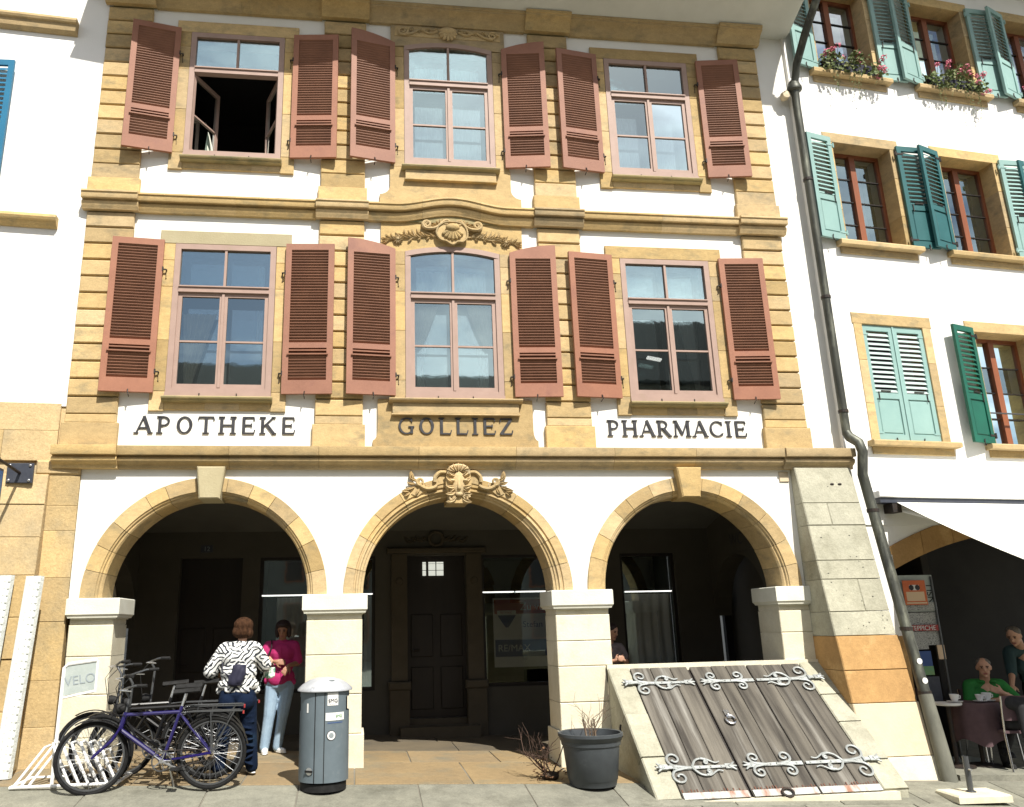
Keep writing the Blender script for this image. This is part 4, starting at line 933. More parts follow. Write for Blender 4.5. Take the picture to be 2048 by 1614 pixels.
# ---------------------------------------------------------------- inside the arcade
def arcade():
    Y = 3.0
    # back wall built round its openings
    xs = [(-4.70, -4.0), (-3.05, -2.78), (-0.98, -0.47), (0.47, 0.73), (2.05, 3.06), (4.0, 4.70)]
    mb = MB()
    for a, b in xs: mb.box(a, b, Y, Y+0.3, -0.4, 2.66)
    mb.box(-4.70, 4.70, Y, Y+0.3, 2.66, 3.5)
    mb.box(-2.78, -0.98, Y, Y+0.3, -0.4, 0.62); mb.box(0.73, 2.05, Y, Y+0.3, -0.4, 0.62); mb.box(3.06, 4.0, Y, Y+0.3, -0.4, 0.85)
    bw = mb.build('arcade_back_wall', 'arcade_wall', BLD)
    # vaulted ceiling
    mb = MB(); n = 10; v = []
    for i in range(n+1):
        t = i/n; y = 0.49+(Y-0.49)*t; v += [(-4.7, y, 3.06+0.42*sin(pi*(0.5+0.5*t)**1.0)), (4.7, y, 3.06+0.42*sin(pi*(0.5+0.5*t)))]
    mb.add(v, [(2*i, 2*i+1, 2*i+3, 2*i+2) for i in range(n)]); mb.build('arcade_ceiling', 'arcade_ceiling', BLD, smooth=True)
    # side walls, each with an arch to the neighbouring arcade
    for x, nm in ((-4.62, 'left'), (4.62, 'right')):
        mb = MB(); s = 1 if x > 0 else -1; c = 2.07; r = 0.93; zs = 1.62
        ys = [0.45] + [c-r*cos(pi*i/20) for i in range(21)] + [3.05]
        lo = [-0.5] + [zs+r*sin(pi*i/20) for i in range(21)] + [-0.5]
        mb.box(min(x, x+s*0.3), max(x, x+s*0.3), 0.5, c-r, -0.5, 3.5)
        for i in range(1, 21):
            a, b = ys[i], ys[i+1]; mb.add([(x, a, lo[i]), (x, b, lo[i+1]), (x, b, 3.5), (x, a, 3.5), (x+s*0.3, a, lo[i]), (x+s*0.3, b, lo[i+1]), (x+s*0.3, b, 3.5), (x+s*0.3, a, 3.5)], [(0,1,2,3),(7,6,5,4),(0,4,5,1)])
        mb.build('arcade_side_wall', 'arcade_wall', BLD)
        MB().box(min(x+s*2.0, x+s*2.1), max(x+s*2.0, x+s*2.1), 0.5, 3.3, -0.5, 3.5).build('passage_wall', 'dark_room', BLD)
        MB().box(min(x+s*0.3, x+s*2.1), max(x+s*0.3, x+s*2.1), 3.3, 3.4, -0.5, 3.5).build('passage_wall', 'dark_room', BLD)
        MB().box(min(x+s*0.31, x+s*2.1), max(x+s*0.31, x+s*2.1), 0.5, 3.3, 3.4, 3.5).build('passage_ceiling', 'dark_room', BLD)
    # doors
    def door(x0, x1, z0, z1, arched):
        d = MB().box(x0, x1, Y+0.14, Y+0.2, z0, z1).build('door', 'dark_wood', BLD)
        for s in range(2):
            a = x0+0.06+(x1-x0)/2*s; b = a+(x1-x0)/2-0.12
            for za, zb in ((z0+0.12, z0+0.75), (z0+0.9, z0+1.55)): MB().cbox(a, b, Y+0.12, Y+0.139, za, zb, 0.01).build('door_panel', 'dark_wood', d)
        MB().tube([(x0+0.1, Y+0.14, z0+1.0), (x0+0.1, Y+0.07, z0+1.0), (x0+0.2, Y+0.07, z0+1.0)], 0.012, 6).build('door_handle', 'iron', d)
        return d
    door(-4.0, -3.05, 0.05, 2.66, True)
    d = door(-0.47, 0.47, 0.19, 2.66, False)
    for i, (a, b) in enumerate(((-0.215, -0.160), (-0.118, -0.005), (0.012, 0.125))):
        for z0, z1 in ((2.345, 2.425), (2.435, 2.53), (2.537, 2.562)):
            MB().box(a, b, Y+0.105, Y+0.118, z0, z1).build('lit_pane', 'lit_pane', d)
    MB().box(-0.6, 0.6, Y-0.34, Y, -0.35, 0.10).build('doorstep', 'arcade_stone', BLD)
    MB().box(-0.47, 0.47, Y, Y+0.3, -0.3, 0.185).build('doorstep', 'arcade_stone', BLD)
    for s in (-1, 1):
        p = MB().box(s*0.60-0.125, s*0.60+0.125, Y-0.07, Y+0.0, 0.75, 2.68).build('door_pilaster', 'arcade_stone', BLD)
        MB().cbox(s*0.60-0.155, s*0.60+0.155, Y-0.12, Y, -0.3, 0.62, 0.012).build('pedestal', 'arcade_stone', p)
        MB().cbox(s*0.60-0.175, s*0.60+0.175, Y-0.15, Y, 0.62, 0.74, 0.02).build('pedestal_cap', 'arcade_stone', p)
        MB().lathe([(0.0,0.0),(0.06,0.0),(0.05,0.02),(0.0,0.02)], (0,0,0), 16).build('rosette', 'arcade_stone', p, loc=(s*0.60, Y-0.071, 2.25), rot=(pi/2,0,0))
    e = MB().cbox(-0.80, 0.80, Y-0.10, Y, 2.69, 2.78, 0.02).build('door_entablature', 'arcade_stone', BLD)
    pts, r = spiral(0, 2.92, 0.11, 0.11, 1.0, 0, 1, Y-0.04, 0.03, 0.03, 24); MB().tube(pts, 0.028, 7).build('oval_crest', 'arcade_stone', e, smooth=True)
    for s in (-1, 1):
        lf = MB()
        for k in range(6): leaf(lf, s*(0.14+0.06*k), 2.90-0.005*k, radians(90-s*(60+30*sin(k*2))), 0.12, 0.06, Y-0.005, 0.035)
        lf.build('crest_leaves', 'arcade_stone', e, smooth=True)
    # house number by the left door
    nb = MB().box(-3.70, -3.52, Y-0.012, Y-0.002, 2.745, 2.855).build('number_plate', 'sign_dark', BLD)
    text('12', 0.10, 'grey_print', nb, (-3.66, Y-0.014, 2.765))
    # shop windows
    def shop(x0, x1, z0, z1, zr, bars, curt, rails):
        f = MB(); w = 0.05
        f.box(x0, x0+w, Y+0.05, Y+0.13, z0, z1); f.box(x1-w, x1, Y+0.05, Y+0.13, z0, z1); f.box(x0+w, x1-w, Y+0.05, Y+0.13, z0, z0+w); f.box(x0+w, x1-w, Y+0.05, Y+0.13, z1-w, z1)
        for b in bars: f.box(b-0.025, b+0.025, Y+0.05, Y+0.13, z0+w, z1-w)
        o = f.build('shop_window', 'dark_wood', BLD)
        e = [x0+w] + list(bars) + [x1-w]
        for a, b in zip(e, e[1:]): MB().quad((a, Y+0.092, z0+w), (b, Y+0.092, z0+w), (b, Y+0.092, z1-w), (a, Y+0.092, z1-w)).build('pane', 'glass', o)
        MB().add([(x0,Y+0.32,z0),(x1,Y+0.32,z0),(x1,Y+1.2,z0),(x0,Y+1.2,z0),(x0,Y+0.32,z1),(x1,Y+0.32,z1),(x1,Y+1.2,z1),(x0,Y+1.2,z1)], [(0,1,2,3),(4,5,6,7),(2,3,7,6),(1,2,6,5),(0,3,7,4)]).build('display_room', 'dark_wood', o)
        for a, b in curt:
            c = MB(); wavy(c, a, b, z0+0.05, zr-0.03, Y+0.22, 0.02, 5); c.build('curtain', 'curtain', o, smooth=True)
        for a, b in rails: MB().tube([(a, Y+0.035, zr), (b, Y+0.035, zr)], 0.010, 8).build('glow_rail', 'white_glow', o)  # added glowing rail draws a bright white line, no known lamp
        return o
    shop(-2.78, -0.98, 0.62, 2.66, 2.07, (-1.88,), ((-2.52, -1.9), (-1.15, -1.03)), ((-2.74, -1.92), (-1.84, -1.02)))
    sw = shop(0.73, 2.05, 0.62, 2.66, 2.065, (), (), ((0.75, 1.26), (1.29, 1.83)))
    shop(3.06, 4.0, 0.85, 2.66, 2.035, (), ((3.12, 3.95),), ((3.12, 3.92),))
    # estate agent's poster in the right-hand shop window
    P_ = MB().box(0.92, 1.98, Y+0.1150, Y+0.1210, 0.90, 1.97).build('poster', 'white_print', sw)
    MB().box(0.94, 1.98, Y+0.1070, Y+0.1130, 1.72, 1.945).build('poster_band', 'red_print', sw)
    MB().box(0.94, 1.98, Y+0.1070, Y+0.1130, 1.06, 1.32).build('poster_band', 'blue_print', sw)
    text('Zu verkaufen', 0.17, 'white_print', sw, (1.36, Y+0.1050, 1.775))
    text('Stefan', 0.135, 'blue_print', sw, (1.40, Y+0.1110, 1.51))
    text('RE/MAX', 0.15, 'white_print', sw, (0.98, Y+0.1050, 1.14))
    c0 = (1.14, 1.74)
    def fan(a0, a1, r):
        return [(c0[0]+r*cos(radians(a0+(a1-a0)*i/16)), c0[1]+r*sin(radians(a0+(a1-a0)*i/16))) for i in range(17)]
    MB().prism(fan(15, 165, 0.155), Y+0.1010, Y+0.1050).build('logo_balloon', 'red_print', sw)
    MB().prism([(c0[0]-0.155, c0[1]+0.035), (c0[0]-0.155, c0[1]-0.035), (c0[0]+0.155, c0[1]-0.035), (c0[0]+0.155, c0[1]+0.035)], Y+0.1020, Y+0.1055).build('logo_balloon', 'white_print', sw)
    MB().prism([(c0[0]+0.15, c0[1]-0.04), (c0[0]+0.10, c0[1]-0.12), (c0[0]+0.022, c0[1]-0.23), (c0[0]-0.022, c0[1]-0.23), (c0[0]-0.10, c0[1]-0.12), (c0[0]-0.15, c0[1]-0.04)], Y+0.1010, Y+0.1050).build('logo_balloon', 'blue_print', sw)
    text('RE/MAX', 0.055, 'red_print', sw, (c0[0]-0.105, Y+0.1005, c0[1]-0.018))
    # sign on the right side wall: arrow and three letters
    sg = MB().box(4.604, 4.617, 1.25, 2.4, 2.58, 2.98).build('wall_sign', 'arcade_wall', BLD)
    MB().add([(4.60,1.36,2.70),(4.60,1.42,2.70),(4.60,1.42,2.82),(4.60,1.47,2.82),(4.60,1.39,2.92),(4.60,1.31,2.82),(4.60,1.36,2.82)], [(0,1,2,3,4,5,6)]).build('arrow', 'letter_black', sg)
    text('WC', 0.26, 'letter_black', sg, (4.601, 2.15, 2.68), (pi/2, 0, -pi/2))
arcade()
MB().cbox(4.40, 4.53, 0.012, 0.028, 3.34, 3.47, 0.003).build('wall_plate', 'cream_plaster', BLD)

# ================================================================ neighbour on the left
def shutter_leaf(W, H, m, parent, loc, rot, lower_panel=True, frac=0.34, slat_m=None, name='shutter', inside=False):
    """louvred leaf with a solid lower panel; x from 0 to W (W may be negative), front at y=0"""
    s = 1 if W > 0 else -1; W = abs(W); st = 0.072; t = 0.04; zp = H*frac
    f = MB()
    f.box(0, st, 0, t, 0, H); f.box(W-st, W, 0, t, 0, H); f.box(st, W-st, 0, t, 0, 0.10); f.box(st, W-st, 0, t, H-0.085, H); f.box(st, W-st, 0, t, zp, zp+0.085)
    p = MB().cbox(st+0.012, W-st-0.012, 0.008, 0.03, 0.112, zp-0.012, 0.016); p.box(st, W-st, 0.018, 0.032, 0.10, zp)
    hook = MB().box(W*0.3, W*0.62, -0.012, -0.001, zp+0.105, zp+0.120); hook.tube([(W*0.22, -0.01, zp+0.10), (W*0.22, -0.01, zp-0.03)], 0.007, 5)
    hgs = []
    for z in (0.12, H-0.14): hg = MB(); hgs.append(hg); hg.box(-0.05, 0.10, -0.006, -0.0015, z-0.014, z+0.014); hg.tube([(-0.03, 0.0, z-0.04), (-0.03, 0.0, z+0.04)], 0.016, 6)
    st_ = MB().tube([(W*0.55, -0.02, -0.05), (W*0.58, -0.01, 0.0), (W*0.56, -0.012, 0.05)], 0.008, 5)
    n = int((H-0.085-zp-0.085)/0.072); z0 = zp+0.095; pitch = (H-0.095-z0)/n
    sl = MB().add([(st-0.002,0.002,0),(W-st+0.002,0.002,0),(W-st+0.002,0.002,0.010),(st-0.002,0.002,0.010),(st-0.002,0.036,0.046),(W-st+0.002,0.036,0.046),(W-st+0.002,0.036,0.056),(st-0.002,0.036,0.056)],
        [(0,1,2,3),(5,4,7,6),(3,2,6,7),(1,0,4,5)])
    if inside: sl.v = [(x, 0.038-y, z) for x, y, z in sl.v]
    if s < 0:
        for mb in (f, p, hook, st_, sl, *hgs): mb.v = [(-x, y, z) for x, y, z in mb.v]
    o = f.build(name, m, parent, loc, rot); p.build('shutter_panel', m, o); hook.build('shutter_handle', 'iron', o); [q_.build('hinge', 'iron' if m != 'shutter_pale' else m, o) for q_ in hgs]; st_.build('stay_hook', 'iron', o)
    me = sl.mesh('slat')
    for k in range(n): link('slat', me, slat_m or m, o, (0, 0, z0+pitch*k))
    return o

def left_house():
    L = thing('left_house', 'white house with sandstone ground floor left of the pharmacy', 'building', (-4.9, 0.03, 0), radians(4.5))
    MB().box(-7, 0.0, 0.0, 0.4, 4.3, 12.2).build('wall', 'plaster_right', L)
    MB().box(-7, 0.0, 0.4, 8, 0.0, 12.0).build('body', 'plaster_right', L)
    for z0, z1, xe in ((9.70, 9.92, -0.38), (6.705, 6.86, -0.345)):
        p = MB().sweepx([(0.02,z1),(-0.13,z1-0.005),(-0.145,z1-0.05),(-0.13,z1-0.08),(-0.10,z1-0.09),(-0.08,z0+0.035),(-0.04,z0+0.01),(-0.03,z0),(0.02,z0)], [(-7, 0, 0), (xe, 0, 0)]).build('window_sill', 'sandstone', L, smooth=True)
    # eave
    MB().sweepx([(0.02, 11.2)] + [(-0.9*(i/8), 11.2+0.3*sin(pi/2*i/8)) for i in range(1, 9)] + [(-0.92, 11.65), (0.02, 11.8)], [(-7, 0, 0), (-0.12, 0, 0)]).build('eave', 'soffit', L, smooth=True)
    MB().add([(-7,-1.0,11.65),(-0.12,-1.0,11.65),(-0.12,4,15),(-7,4,15)], [(0,1,2,3)]).build('roof', 'roof_tile', L)
    # window with a blue shutter, mostly out of the picture
    w = MB().box(-2.35, -1.72, 0.02, 0.06, 7.25, 9.15).build('window', 'frame_rose', L)
    MB().box(-2.3, -1.77, -0.005, 0.012, 7.3, 9.1).build('pane', 'glass', w)
    shutter_leaf(0.60, 1.90, 'shutter_blue', L, (-1.70, -0.06, 7.235), (0, 0, radians(-6)), slat_m='shutter_blue')
    # ground floor pier in big sandstone blocks
    pier = MB().box(-7, 0.0, 0.02, 0.4, -0.2, 4.31).build('ground_floor_wall', 'sandstone_worn', L)
    rows = [3.60, 3.98, 4.33]
    for z0, z1 in zip(rows, rows[1:]):
        x = -0.055
        for wd in ((0.62, 0.8, 1.0, 0.9, 1.0) if z0 < 3.9 else (0.9, 0.7, 1.0, 1.0)):
            MB().cbox(x-wd+0.0012, x-0.0012, -0.02+random.uniform(-.004,.004), 0.1, z0+0.0012, z1-0.0012, 0.004).build('wall_stone', 'sandstone_worn', pier); x -= wd
    # strip beside the pharmacy pier
    e = [-0.1, 0.55, 1.05, 1.7, 2.2, 2.75, 3.05, 3.42]
    for z0, z1 in zip(e, e[1:]):
        MB().cbox(-0.09, 0.255, -0.05+random.uniform(-.004,.004), 0.1, z0+0.0012, z1-0.0012, 0.004).build('wall_stone', 'sandstone_worn', pier)
    MB().cbox(-0.25, 0.255, -0.07, 0.1, 3.425, 3.60, 0.02).build('wall_stone', 'sandstone_worn', pier)
    # battered pier
    def by(z): return -0.10-0.095*(3.45-z)
    e = [-0.1, 0.46, 0.75, 1.30, 1.75, 2.22, 2.66, 3.05, 3.42]
    for i, (z0, z1) in enumerate(zip(e, e[1:])):
        x = -0.088; r = random.Random(i)
        for wd in ((0.75, 1.0, 1.2) if i % 2 else (1.1, 0.8, 1.2)):
            a, b = x-wd+0.0015, x-0.0015; c = 0.007; d = r.uniform(-0.012, 0.01)
            z0_, z1_ = z0+0.0015, z1-0.0015
            MB().add([(a,0.05,z0_),(b,0.05,z0_),(b,0.05,z1_),(a,0.05,z1_),(a,by(z0)+d+c,z0_),(b,by(z0)+d+c,z0_),(b,by(z1)+d+c,z1_),(a,by(z1)+d+c,z1_),
                (a+c,by(z0)+d,z0_+c),(b-c,by(z0)+d,z0_+c),(b-c,by(z1)+d,z1_-c),(a+c,by(z1)+d,z1_-c)],
                [(3,2,1,0),(8,9,10,11)]+[(p+k,p+(k+1)%4,q+(k+1)%4,q+k) for p,q in ((0,4),(4,8)) for k in range(4)]).build('wall_stone', 'sandstone_worn' if z0 > 0.4 else 'limestone', pier)
            x -= wd
left_house()

def left_sign():
    s = thing('hanging_sign', 'blue hanging sign on black iron bracket on the left sandstone wall', 'sign', (-5.28, -0.13, 3.42))
    MB().cbox(-0.15, 0.15, -0.035, 0.0, -0.12, 0.12, 0.006).build('wall_plate', 'sign_dark', s)
    for x in (-0.115, 0.115):
        for z in (-0.09, 0.09): MB().lathe([(0.016,0),(0.016,0.012),(0.008,0.018)], (0,0,0), 10).build('bolt', 'alloy', s, loc=(x, -0.035, z), rot=(pi/2,0,0))
    MB().tube([(0, -0.03, 0.0), (0.0, -0.4, 0.03), (0, -1.15, 0.08)], 0.018, 7).build('bracket_arm', 'iron', s)
    for y in (-0.62, -1.05): MB().tube([(0, y, 0.07), (0, y, -0.05)], 0.010, 6).build('hanger', 'iron', s)
    p = MB().box(-0.02, 0.02, -1.15, -0.52, -0.62, -0.05).build('sign_panel', 'sign_dark', s)
    MB().box(0.021, 0.026, -1.12, -0.55, -0.59, -0.08).build('sign_face', 'sign_blue', p)
left_sign()

def white_panels():
    for i, (x, lab) in enumerate(((-4.92, 'white dimpled plastic panel leaning against the left pier, nearer the bicycles'), (-5.24, 'white dimpled plastic panel leaning at the left picture edge'))):
        t = thing('leaning_panel', lab, 'panel', (x, -0.62, zg(x, -0.62)), 0.0, 'white panels leaning on the left pier')
        mb = MB(); H = 2.08; w = 0.10
        v = []; n = 14
        for k in range(n+1):
            z = H*k/n; y = 0.30*k/n
            v += [(-w, y+0.02, z), (-w*0.8, y-0.03, z), (0, y-0.045, z), (w*0.8, y-0.03, z), (w, y+0.02, z), (0, y+0.03, z)]
        mb.add(v, [(k*6+j, k*6+(j+1)%6, k*6+6+(j+1)%6, k*6+6+j) for k in range(n) for j in range(6)] + [tuple(range(6)), tuple(range(len(v)-1, len(v)-7, -1))])
        mb.build('panel_shell', 'panel_white', t, smooth=True, ang=50)
        MB().tube([(-w*0.45, -0.05, 0.02), (-w*0.45, -0.05+0.29, H-0.06)], 0.016, 6).build('panel_rail', 'white_metal', t)
        d = MB()
        for k in range(26):
            for sx in (-0.02, 0.028, 0.07):
                z = 0.06+k*0.077+(0.03 if sx > 0 else 0); 
                if z < H-0.05: d.ell((sx, 0.30*z/H-0.04, z), (0.013, 0.004, 0.016), 7, 5)
        d.build('dimples', 'panel_white', t, smooth=True, kind='stuff')
white_panels()

# ================================================================ neighbour on the right
RT = thing('right_house', 'white house with green shutters and flower boxes right of the pharmacy', 'building', (5.45, 0.0, 0), radians(6.5))
def right_house():
    D0, D1 = 0.0, 0.5
    pitch = 1.985; c0 = 1.07; wc = [c0+pitch*i for i in range(3)]; hw = 0.53
    rows = [(3.92, 5.68), (6.97, 8.69), (9.95, 11.66)]
    mb = MB(); x0, x1 = -0.06, 7.0
    zz = [2.75]
    for zb, zt in rows:
        mb.box(x0, x1, D0, D1, zz[-1], zb)
        e = [x0]
        for c in wc: e += [c-hw, c+hw]
        e.append(x1)
        for a, b in zip(e[0::2], e[1::2]): mb.box(a, b, D0, D1, zb, zt)
        zz.append(zt)
    mb.box(x0, x1, D0, D1, zz[-1], 12.6)
    mb.build('wall', 'plaster_right', RT)
    MB().box(0.05, x1, D1+2.0, D1+2.1, -0.5, 12.5).build('body', 'dark_room', RT)
    MB().sweepx([(0.02, 12.15)] + [(-1.5*(i/8), 12.15+0.3*sin(pi/2*i/8)) for i in range(1, 9)] + [(-1.52, 12.65), (0.02, 12.9)], [(0.02, 0, 0), (7, 0, 0)]).build('eave', 'soffit', RT, smooth=True)
    MB().add([(-0.05,-1.6,12.66),(7,-1.6,12.66),(7,4,16),(-0.05,4,16)], [(0,1,2,3)]).build('roof', 'roof_tile', RT)
    for r, (zb, zt) in enumerate(rows):
        for k, c in enumerate(wc):
            if k == 2 and r < 2: pass
            su = MB().box(c-hw-0.02, c-hw, -0.002, 0.05, zb, zt).build('window_surround', 'sandstone', RT)
            MB().cbox(c-0.685, c+0.685, -0.015, 0.3, zt-0.006, zt+0.165, 0.006).build('lintel', 'sandstone', su)
            for s in (-1, 1):
                a, b = sorted((c+s*(hw-0.005), c+s*(hw+0.135))); e = [zb, zb+0.55, zb+1.2, zt]
                for q0, q1 in zip(e, e[1:]): MB().cbox(a, b, -0.012, 0.3, q0+0.0015, q1-0.0015, 0.004).build('jamb_stone', 'sandstone', su)
            MB().sweepx([(0.3,zb+0.004),(-0.12,zb-0.003),(-0.13,zb-0.02),(-0.125,zb-0.075),(-0.06,zb-0.082),(0.3,zb-0.082)], [(c-0.735,0,0),(c+0.735,0,0)]).build('sill', 'sandstone', su)
            MB().cbox(c-0.68, c+0.68, -0.03, 0.1, zb-0.185, zb-0.084, 0.005).build('sill_stone', 'sandstone', su)
            closed = (r == 0 and k == 0)
            if closed:
                for s in (-1, 1):
                    shutter_leaf(-s*0.522, zt-zb-0.02, 'shutter_pale', RT, (c+s*0.524, 0.012, zb+0.01), None, frac=0.36, slat_m='slat_sunlit', inside=False)
                MB().box(c-0.012, c+0.012, -0.002, 0.011, zb+0.02, zt-0.02).build('shutter_strip', 'shutter_pale', su)
                continue
            # oak window set deep in the reveal
            y = 0.25; f = MB(); w = 0.055
            f.box(c-hw+0.005, c-hw+w, y, y+0.07, zb, zt); f.box(c+hw-w, c+hw-0.005, y, y+0.07, zb, zt); f.box(c-hw+w, c+hw-w, y, y+0.07, zb, zb+0.07); f.box(c-hw+w, c+hw-w, y, y+0.07, zt-0.06, zt)
            f.box(c-0.05, c+0.05, y-0.02, y+0.07, zb+0.07, zt-0.06)
            o = f.build('window', 'frame_oak', RT)
            for s in (-1, 1):
                a, b = sorted((c+s*0.05, c+s*(hw-w))); n = 4
                for i in range(n):
                    z0 = zb+0.07+(zt-zb-0.13)*i/n; z1 = zb+0.07+(zt-zb-0.13)*(i+1)/n
                    MB().quad((a, y+0.032, z0+0.009), (b, y+0.032, z0+0.009), (b, y+0.032, z1-0.009), (a, y+0.032, z1-0.009)).build('pane', 'glass', o)
                    if i: MB().box(a, b, y+0.015, y+0.05, z0-0.009, z0+0.009).build('glazing_bar', 'dark_wood', o)
            cu = MB(); wavy(cu, c-hw+0.08, c-0.18, zb+0.08, zt-0.1, y+0.2, 0.02, 5); cu.build('curtain', 'curtain', o, smooth=True)
            if r < 2:
                cu = MB(); wavy(cu, c+0.12, c+0.30, zb+0.08, zt-0.1, y+0.2, 0.02, 4); cu.build('curtain', 'curtain', o, smooth=True)
            if r == 0: MB().tube([(c-hw, 0.1, zb+0.52), (c+hw, 0.1, zb+0.52)], 0.012, 6).build('guard_rail', 'rim_grey', su)
    # open shutters
    H1 = 1.76; W = 0.47
    def pair(r, k, left, right):
        zb, zt = rows[r]; c = wc[k]; H = zt-zb+0.03
        for s, spec in ((-1, left), (1, right)):
            if spec:
                m, ang = spec; shutter_leaf(s*W, H, m, RT, (c+s*0.60, -0.07, zb+0.005), (0, 0, radians(-ang*s)), frac=0.36)
    pair(0, 1, ('shutter_deep_shade', 12), None); pair(0, 2, ('shutter_deep_shade', 8), None)
    pair(1, 0, ('shutter_pale', 8), ('shutter_teal_shade', 4)); pair(1, 1, ('shutter_teal_shade', 14), ('shutter_pale', 6)); pair(1, 2, ('shutter_teal_shade', 8), None)
    pair(2, 0, ('shutter_pale', 10), ('shutter_pale', 4)); pair(2, 1, ('shutter_pale', 14), ('shutter_pale', 4)); pair(2, 2, ('shutter_pale', 16), None)
    # ground floor arcade: segmental sandstone arch on a pier
    c, zs, n = 2.78, 2.15, 24; Wd = 2.35; rise = 0.52
    def az(x, r=rise): return zs + r*max(0, 1-((x-c)/Wd)**2)
    mb = MB(); xs = [c-Wd+2*Wd*i/n for i in range(n+1)]
    for a, b in zip(xs, xs[1:]):
        za, zb_ = az(a)+0.30, az(b)+0.30; t = 2.97
        mb.add([(a,0.02,min(za,t)),(b,0.02,min(zb_,t)),(b,0.02,t),(a,0.02,t),(a,0.5,min(za,t)),(b,0.5,min(zb_,t)),(b,0.5,t),(a,0.5,t)], [(0,1,2,3),(0,4,5,1)])
    mb.box(-0.05, c-Wd, 0.02, 0.5, -0.5, 2.97); mb.build('arcade_wall', 'plaster_right', RT)
    ar = MB().box(0.04, c-Wd+0.02, -0.01, 0.5, -0.4, 0.55).build('arch_pier', 'pipe_shoe', RT); MB().box(0.04, c-Wd+0.015, -0.006, 0.5, 0.55, 1.30).build('arch_pier', 'ochre_plaster', RT); MB().box(0.04, c-Wd+0.012, 0.0, 0.5, 1.30, zs+0.2).build('arch_pier', 'plaster_right', RT)
    k = 9
    for i in range(k):
        a0 = c-Wd+2*Wd*i/k; a1 = c-Wd+2*Wd*(i+1)/k; mb = MB(); q = 4; v = []
        for j in range(q+1):
            x = a0+0.004+(a1-a0-0.008)*j/q
            for y, dz in ((0.0, 0), (0.0, 0.31), (0.5, 0.31), (0.5, 0)): v.append((x, y, az(x)+dz))
        mb.add(v, [(j*4+m, j*4+(m+1)%4, j*4+4+(m+1)%4, j*4+4+m) for j in range(q) for m in range(4)] + [(0,1,2,3), (q*4+3,q*4+2,q*4+1,q*4)])
        mb.build('voussoir', 'ochre_plaster', ar)
    mb = MB().box(0.05, 7, 3.2, 3.3, -0.5, 3.2); mb.build('arcade_back_wall', 'dark_room', RT)
    MB().box(0.05, 7, 0.5, 3.3, 2.9, 3.0).build('arcade_ceiling', 'arcade_ceiling', RT)
    MB().box(-0.05, 0.06, 0.5, 3.3, -0.5, 3.0).build('arcade_side_wall', 'arcade_wall', RT)
right_house()

def terrace():
    t = MB(); v = []
    for x, y in ((5.62, -0.90), (14, -0.90), (14, 3.3), (5.50, 3.3)): v.append((x, y, zg(x, -0.9)-0.3))
    for x, y in ((5.62, -0.90), (14, -0.90), (14, 3.3), (5.50, 3.3)): v.append((x, y, zg(x, -0.9)+0.05))
    t.add(v, [(0,1,5,4),(1,2,6,5),(2,3,7,6),(3,0,4,7),(4,5,6,7)]); o = t.build('cafe_terrace', 'paving_grey'); o['kind'] = 'structure'
terrace()
def TZ(x): return zg(x, -0.9)+0.05

def awning():
    a = thing('awning', 'cream fabric awning pulled out over the cafe terrace', 'awning', (5.45, 0, 0), radians(6.5))
    MB().cbox(0.22, 7, -0.20, -0.002, 3.10, 3.185, 0.01).build('awning_cover', 'white_metal', a)
    MB().box(0.24, 7, -0.17, -0.003, 3.03, 3.098).build('awning_cassette', 'sign_dark', a)
    n = 8; v = []
    for i in range(n+1):
        t = i/n; v += [(0.50, -0.16-1.95*t, 3.04-1.0*t-0.03*sin(pi*t)), (7.0, -0.16-1.95*t, 3.04-1.0*t-0.03*sin(pi*t))]
    for i in range(n+1):
        t = i/n; v += [(0.50, -0.16-1.95*t, 3.035-1.0*t-0.03*sin(pi*t)), (7.0, -0.16-1.95*t, 3.035-1.0*t-0.03*sin(pi*t))]
    m = 2*(n+1)
    MB().add(v, [(2*i, 2*i+1, 2*i+3, 2*i+2) for i in range(n)] + [(m+2*i, m+2*i+1, m+2*i+3, m+2*i+2) for i in range(n)] + [(2*i, 2*i+2, m+2*i+2, m+2*i) for i in range(n)]).build('awning_cloth', 'awning_cloth', a, smooth=True)
    MB().tube([(0.50, -2.12, 2.02), (7.0, -2.12, 2.02)], 0.03, 8).build('front_bar', 'white_metal', a)
    MB().tube([(0.62, -0.12, 2.93), (1.2, -1.1, 2.46), (0.62, -2.1, 2.02)], 0.025, 7).build('folding_arm', 'white_metal', a)
    MB().box(0.42, 0.56, -0.17, 0.02, 2.90, 3.02).build('arm_bracket', 'iron', a)
awning()

